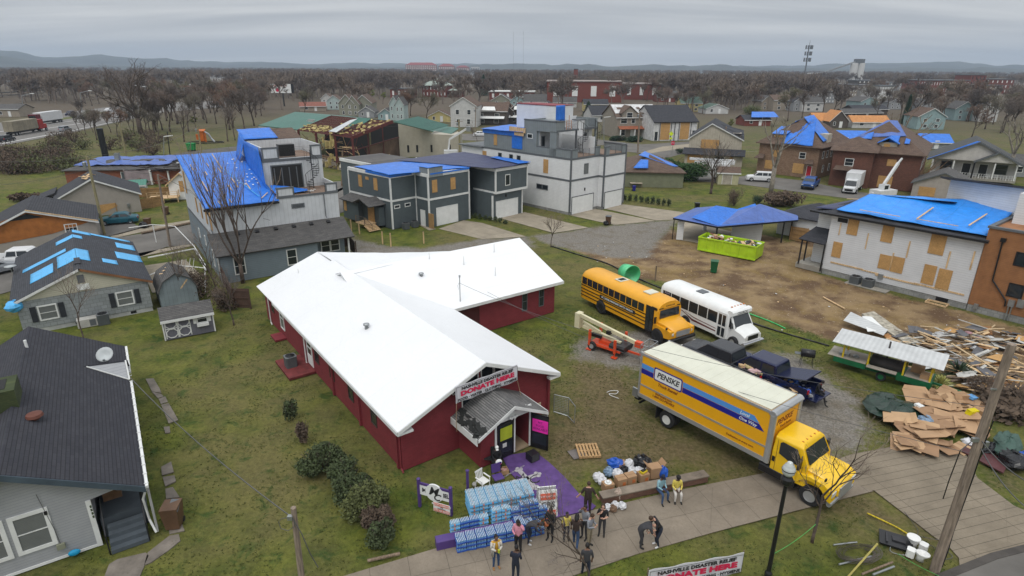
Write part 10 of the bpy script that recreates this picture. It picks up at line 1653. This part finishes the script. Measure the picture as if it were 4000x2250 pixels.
h=Loc('playground_frame','orange playground climbing tower with a pale slide','playground',t1(1940,985),10);h.p('tower',M('playground_orange',(.5,.12,.01),.5),lambda m:(m.box(-1.5,0,.4,-.2,1.2,3.0),m.box(-2.2,.2,.8,-1.5,1,2.2),m.box(.0,0,.2,.3,.3,2.6),m.slab([(-1.8,-.2,3.0),(.1,-.2,3.0),(.1,1.4,3.4),(-1.8,1.4,3.4)],.1)));h.p('slide',SLV,lambda m:m.path([(-.1,.6,2.8),(.9,.5,2.2),(1.5,.4,1.0),(2.2,.3,.2)],.25,6));h.p('kerb_ring',BLACK,lambda m:m.path([(4.5*cos(a),2.2*sin(a),.15) for a in np.linspace(0,6.28,18)],.15,4))
h=Loc('green_bin','bright green rolling bin by the park road','bin',t1(1810,1062),0);h.p('bin_body',M('vivid_green',(.0,.28,.06),.5),lambda m:m.loft([[(-.7,-.5,.3),(.7,-.5,.3),(.7,.5,.3),(-.7,.5,.3)],[(-.9,-.6,1.7),(.9,-.6,1.7),(.9,.6,1.7),(-.9,.6,1.7)]]));h.p('lid',MATS['vivid_green'],lambda m:m.box(-.95,-.65,1.7,.95,.65,1.85));h.p('wheel',RUB,lambda m:m.box(-.8,-.4,0,.8,.4,.3))
h=Loc('stop_sign','red stop sign at the road bend','sign',t3(1990,1098),0);h.p('post',GALV,lambda m:m.tube((0,0,0),(0,0,2.9),.05));h.p('plate',RED,lambda m:m.lathe([(.5,-.04),(.5,0)],(0,-.05,2.7),8,'y'));text('STOP',.36,WHITE,h.t,(0,-.11,2.7),FR)
h=Loc('warning_sign','yellow green crossing sign before the modern duplex','sign',t3(1975,1010),0);h.p('post',GALV,lambda m:m.tube((0,0,0),(0,0,3.2),.06));h.p('plate',M('fluorescent_yellow',(.6,.75,.02),.5),lambda m:(m.bx((0,-.06,3.0),(.9,.04,.9),0,0,PI/4),m.box(-.35,-.08,1.6,.35,-.04,2.1)))
# lorries and cars on the motorway
def lorry(lab,loc,rz,tm,cm,L_=12):
 h=Loc('lorry',lab,'lorry',loc,rz);h.p('trailer',tm,lambda m:m.box(0,0,1.2,L_,2.6,4.0));h.p('tractor',cm,lambda m:(m.box(L_+.5,.1,.8,L_+3,2.5,3.6),m.box(L_+3,.3,.8,L_+4.8,2.3,2.1)));h.p('windscreen',GLASS,lambda m:m.box(L_+2.98,.3,2.2,L_+3.05,2.3,3.2));h.p('chassis',BLACK,lambda m:m.box(.5,.6,.6,L_+3,2,1.2))
 for x in(1,2.3,L_+1,L_+4):wheel(h.t,x,.2,.5,.4,SIL);wheel(h.t,x,2.4,.5,.4,SIL,side=1)
MWD=math.degrees(math.atan2(*(t1(690,885)-t1(0,1015)).yx));lorry('white trailer lorry with a dark red cab on the far carriageway',t1(530,788),MWD+180,WV,M('dark_red_cab',(.12,.015,.025),.4),12.5);lorry('rusty grey open bulk trailer pulled by a red cab on the near carriageway',t1(145,922),MWD,M('rusty_bulk_trailer',(.26,.23,.17),.8,'batten',1.2,dirt=.35,dscale=.5),M('bright_red_cab',(.35,.02,.02),.4),12)
for x,y,mt,k_,l_ in ((110,972,BLKM,'suv','dark hatchback at the left edge of the near lanes'),(650,878,SLV,'suv','silver car just ahead of the rusty bulk lorry'),(640,728,DBLUE,'suv','dark blue car on the far carriageway behind the white trailer'),(740,762,SLV,'sedan','grey car half hidden by the bank trees'),(1000,690,WV,'sedan','white car on the far carriageway'),(985,740,GRN2,'sedan','dark green car on the middle lanes'),(1095,745,WV,'suv','white van on the middle lanes'),(1210,650,BLKM,'sedan','dark car furthest down the far lanes'),(1450,610,WV,'suv','white van furthest along the motorway')):car('car',l_,t1(x,y),R(MWD+(0 if y>850 else 180)),mt,k_)
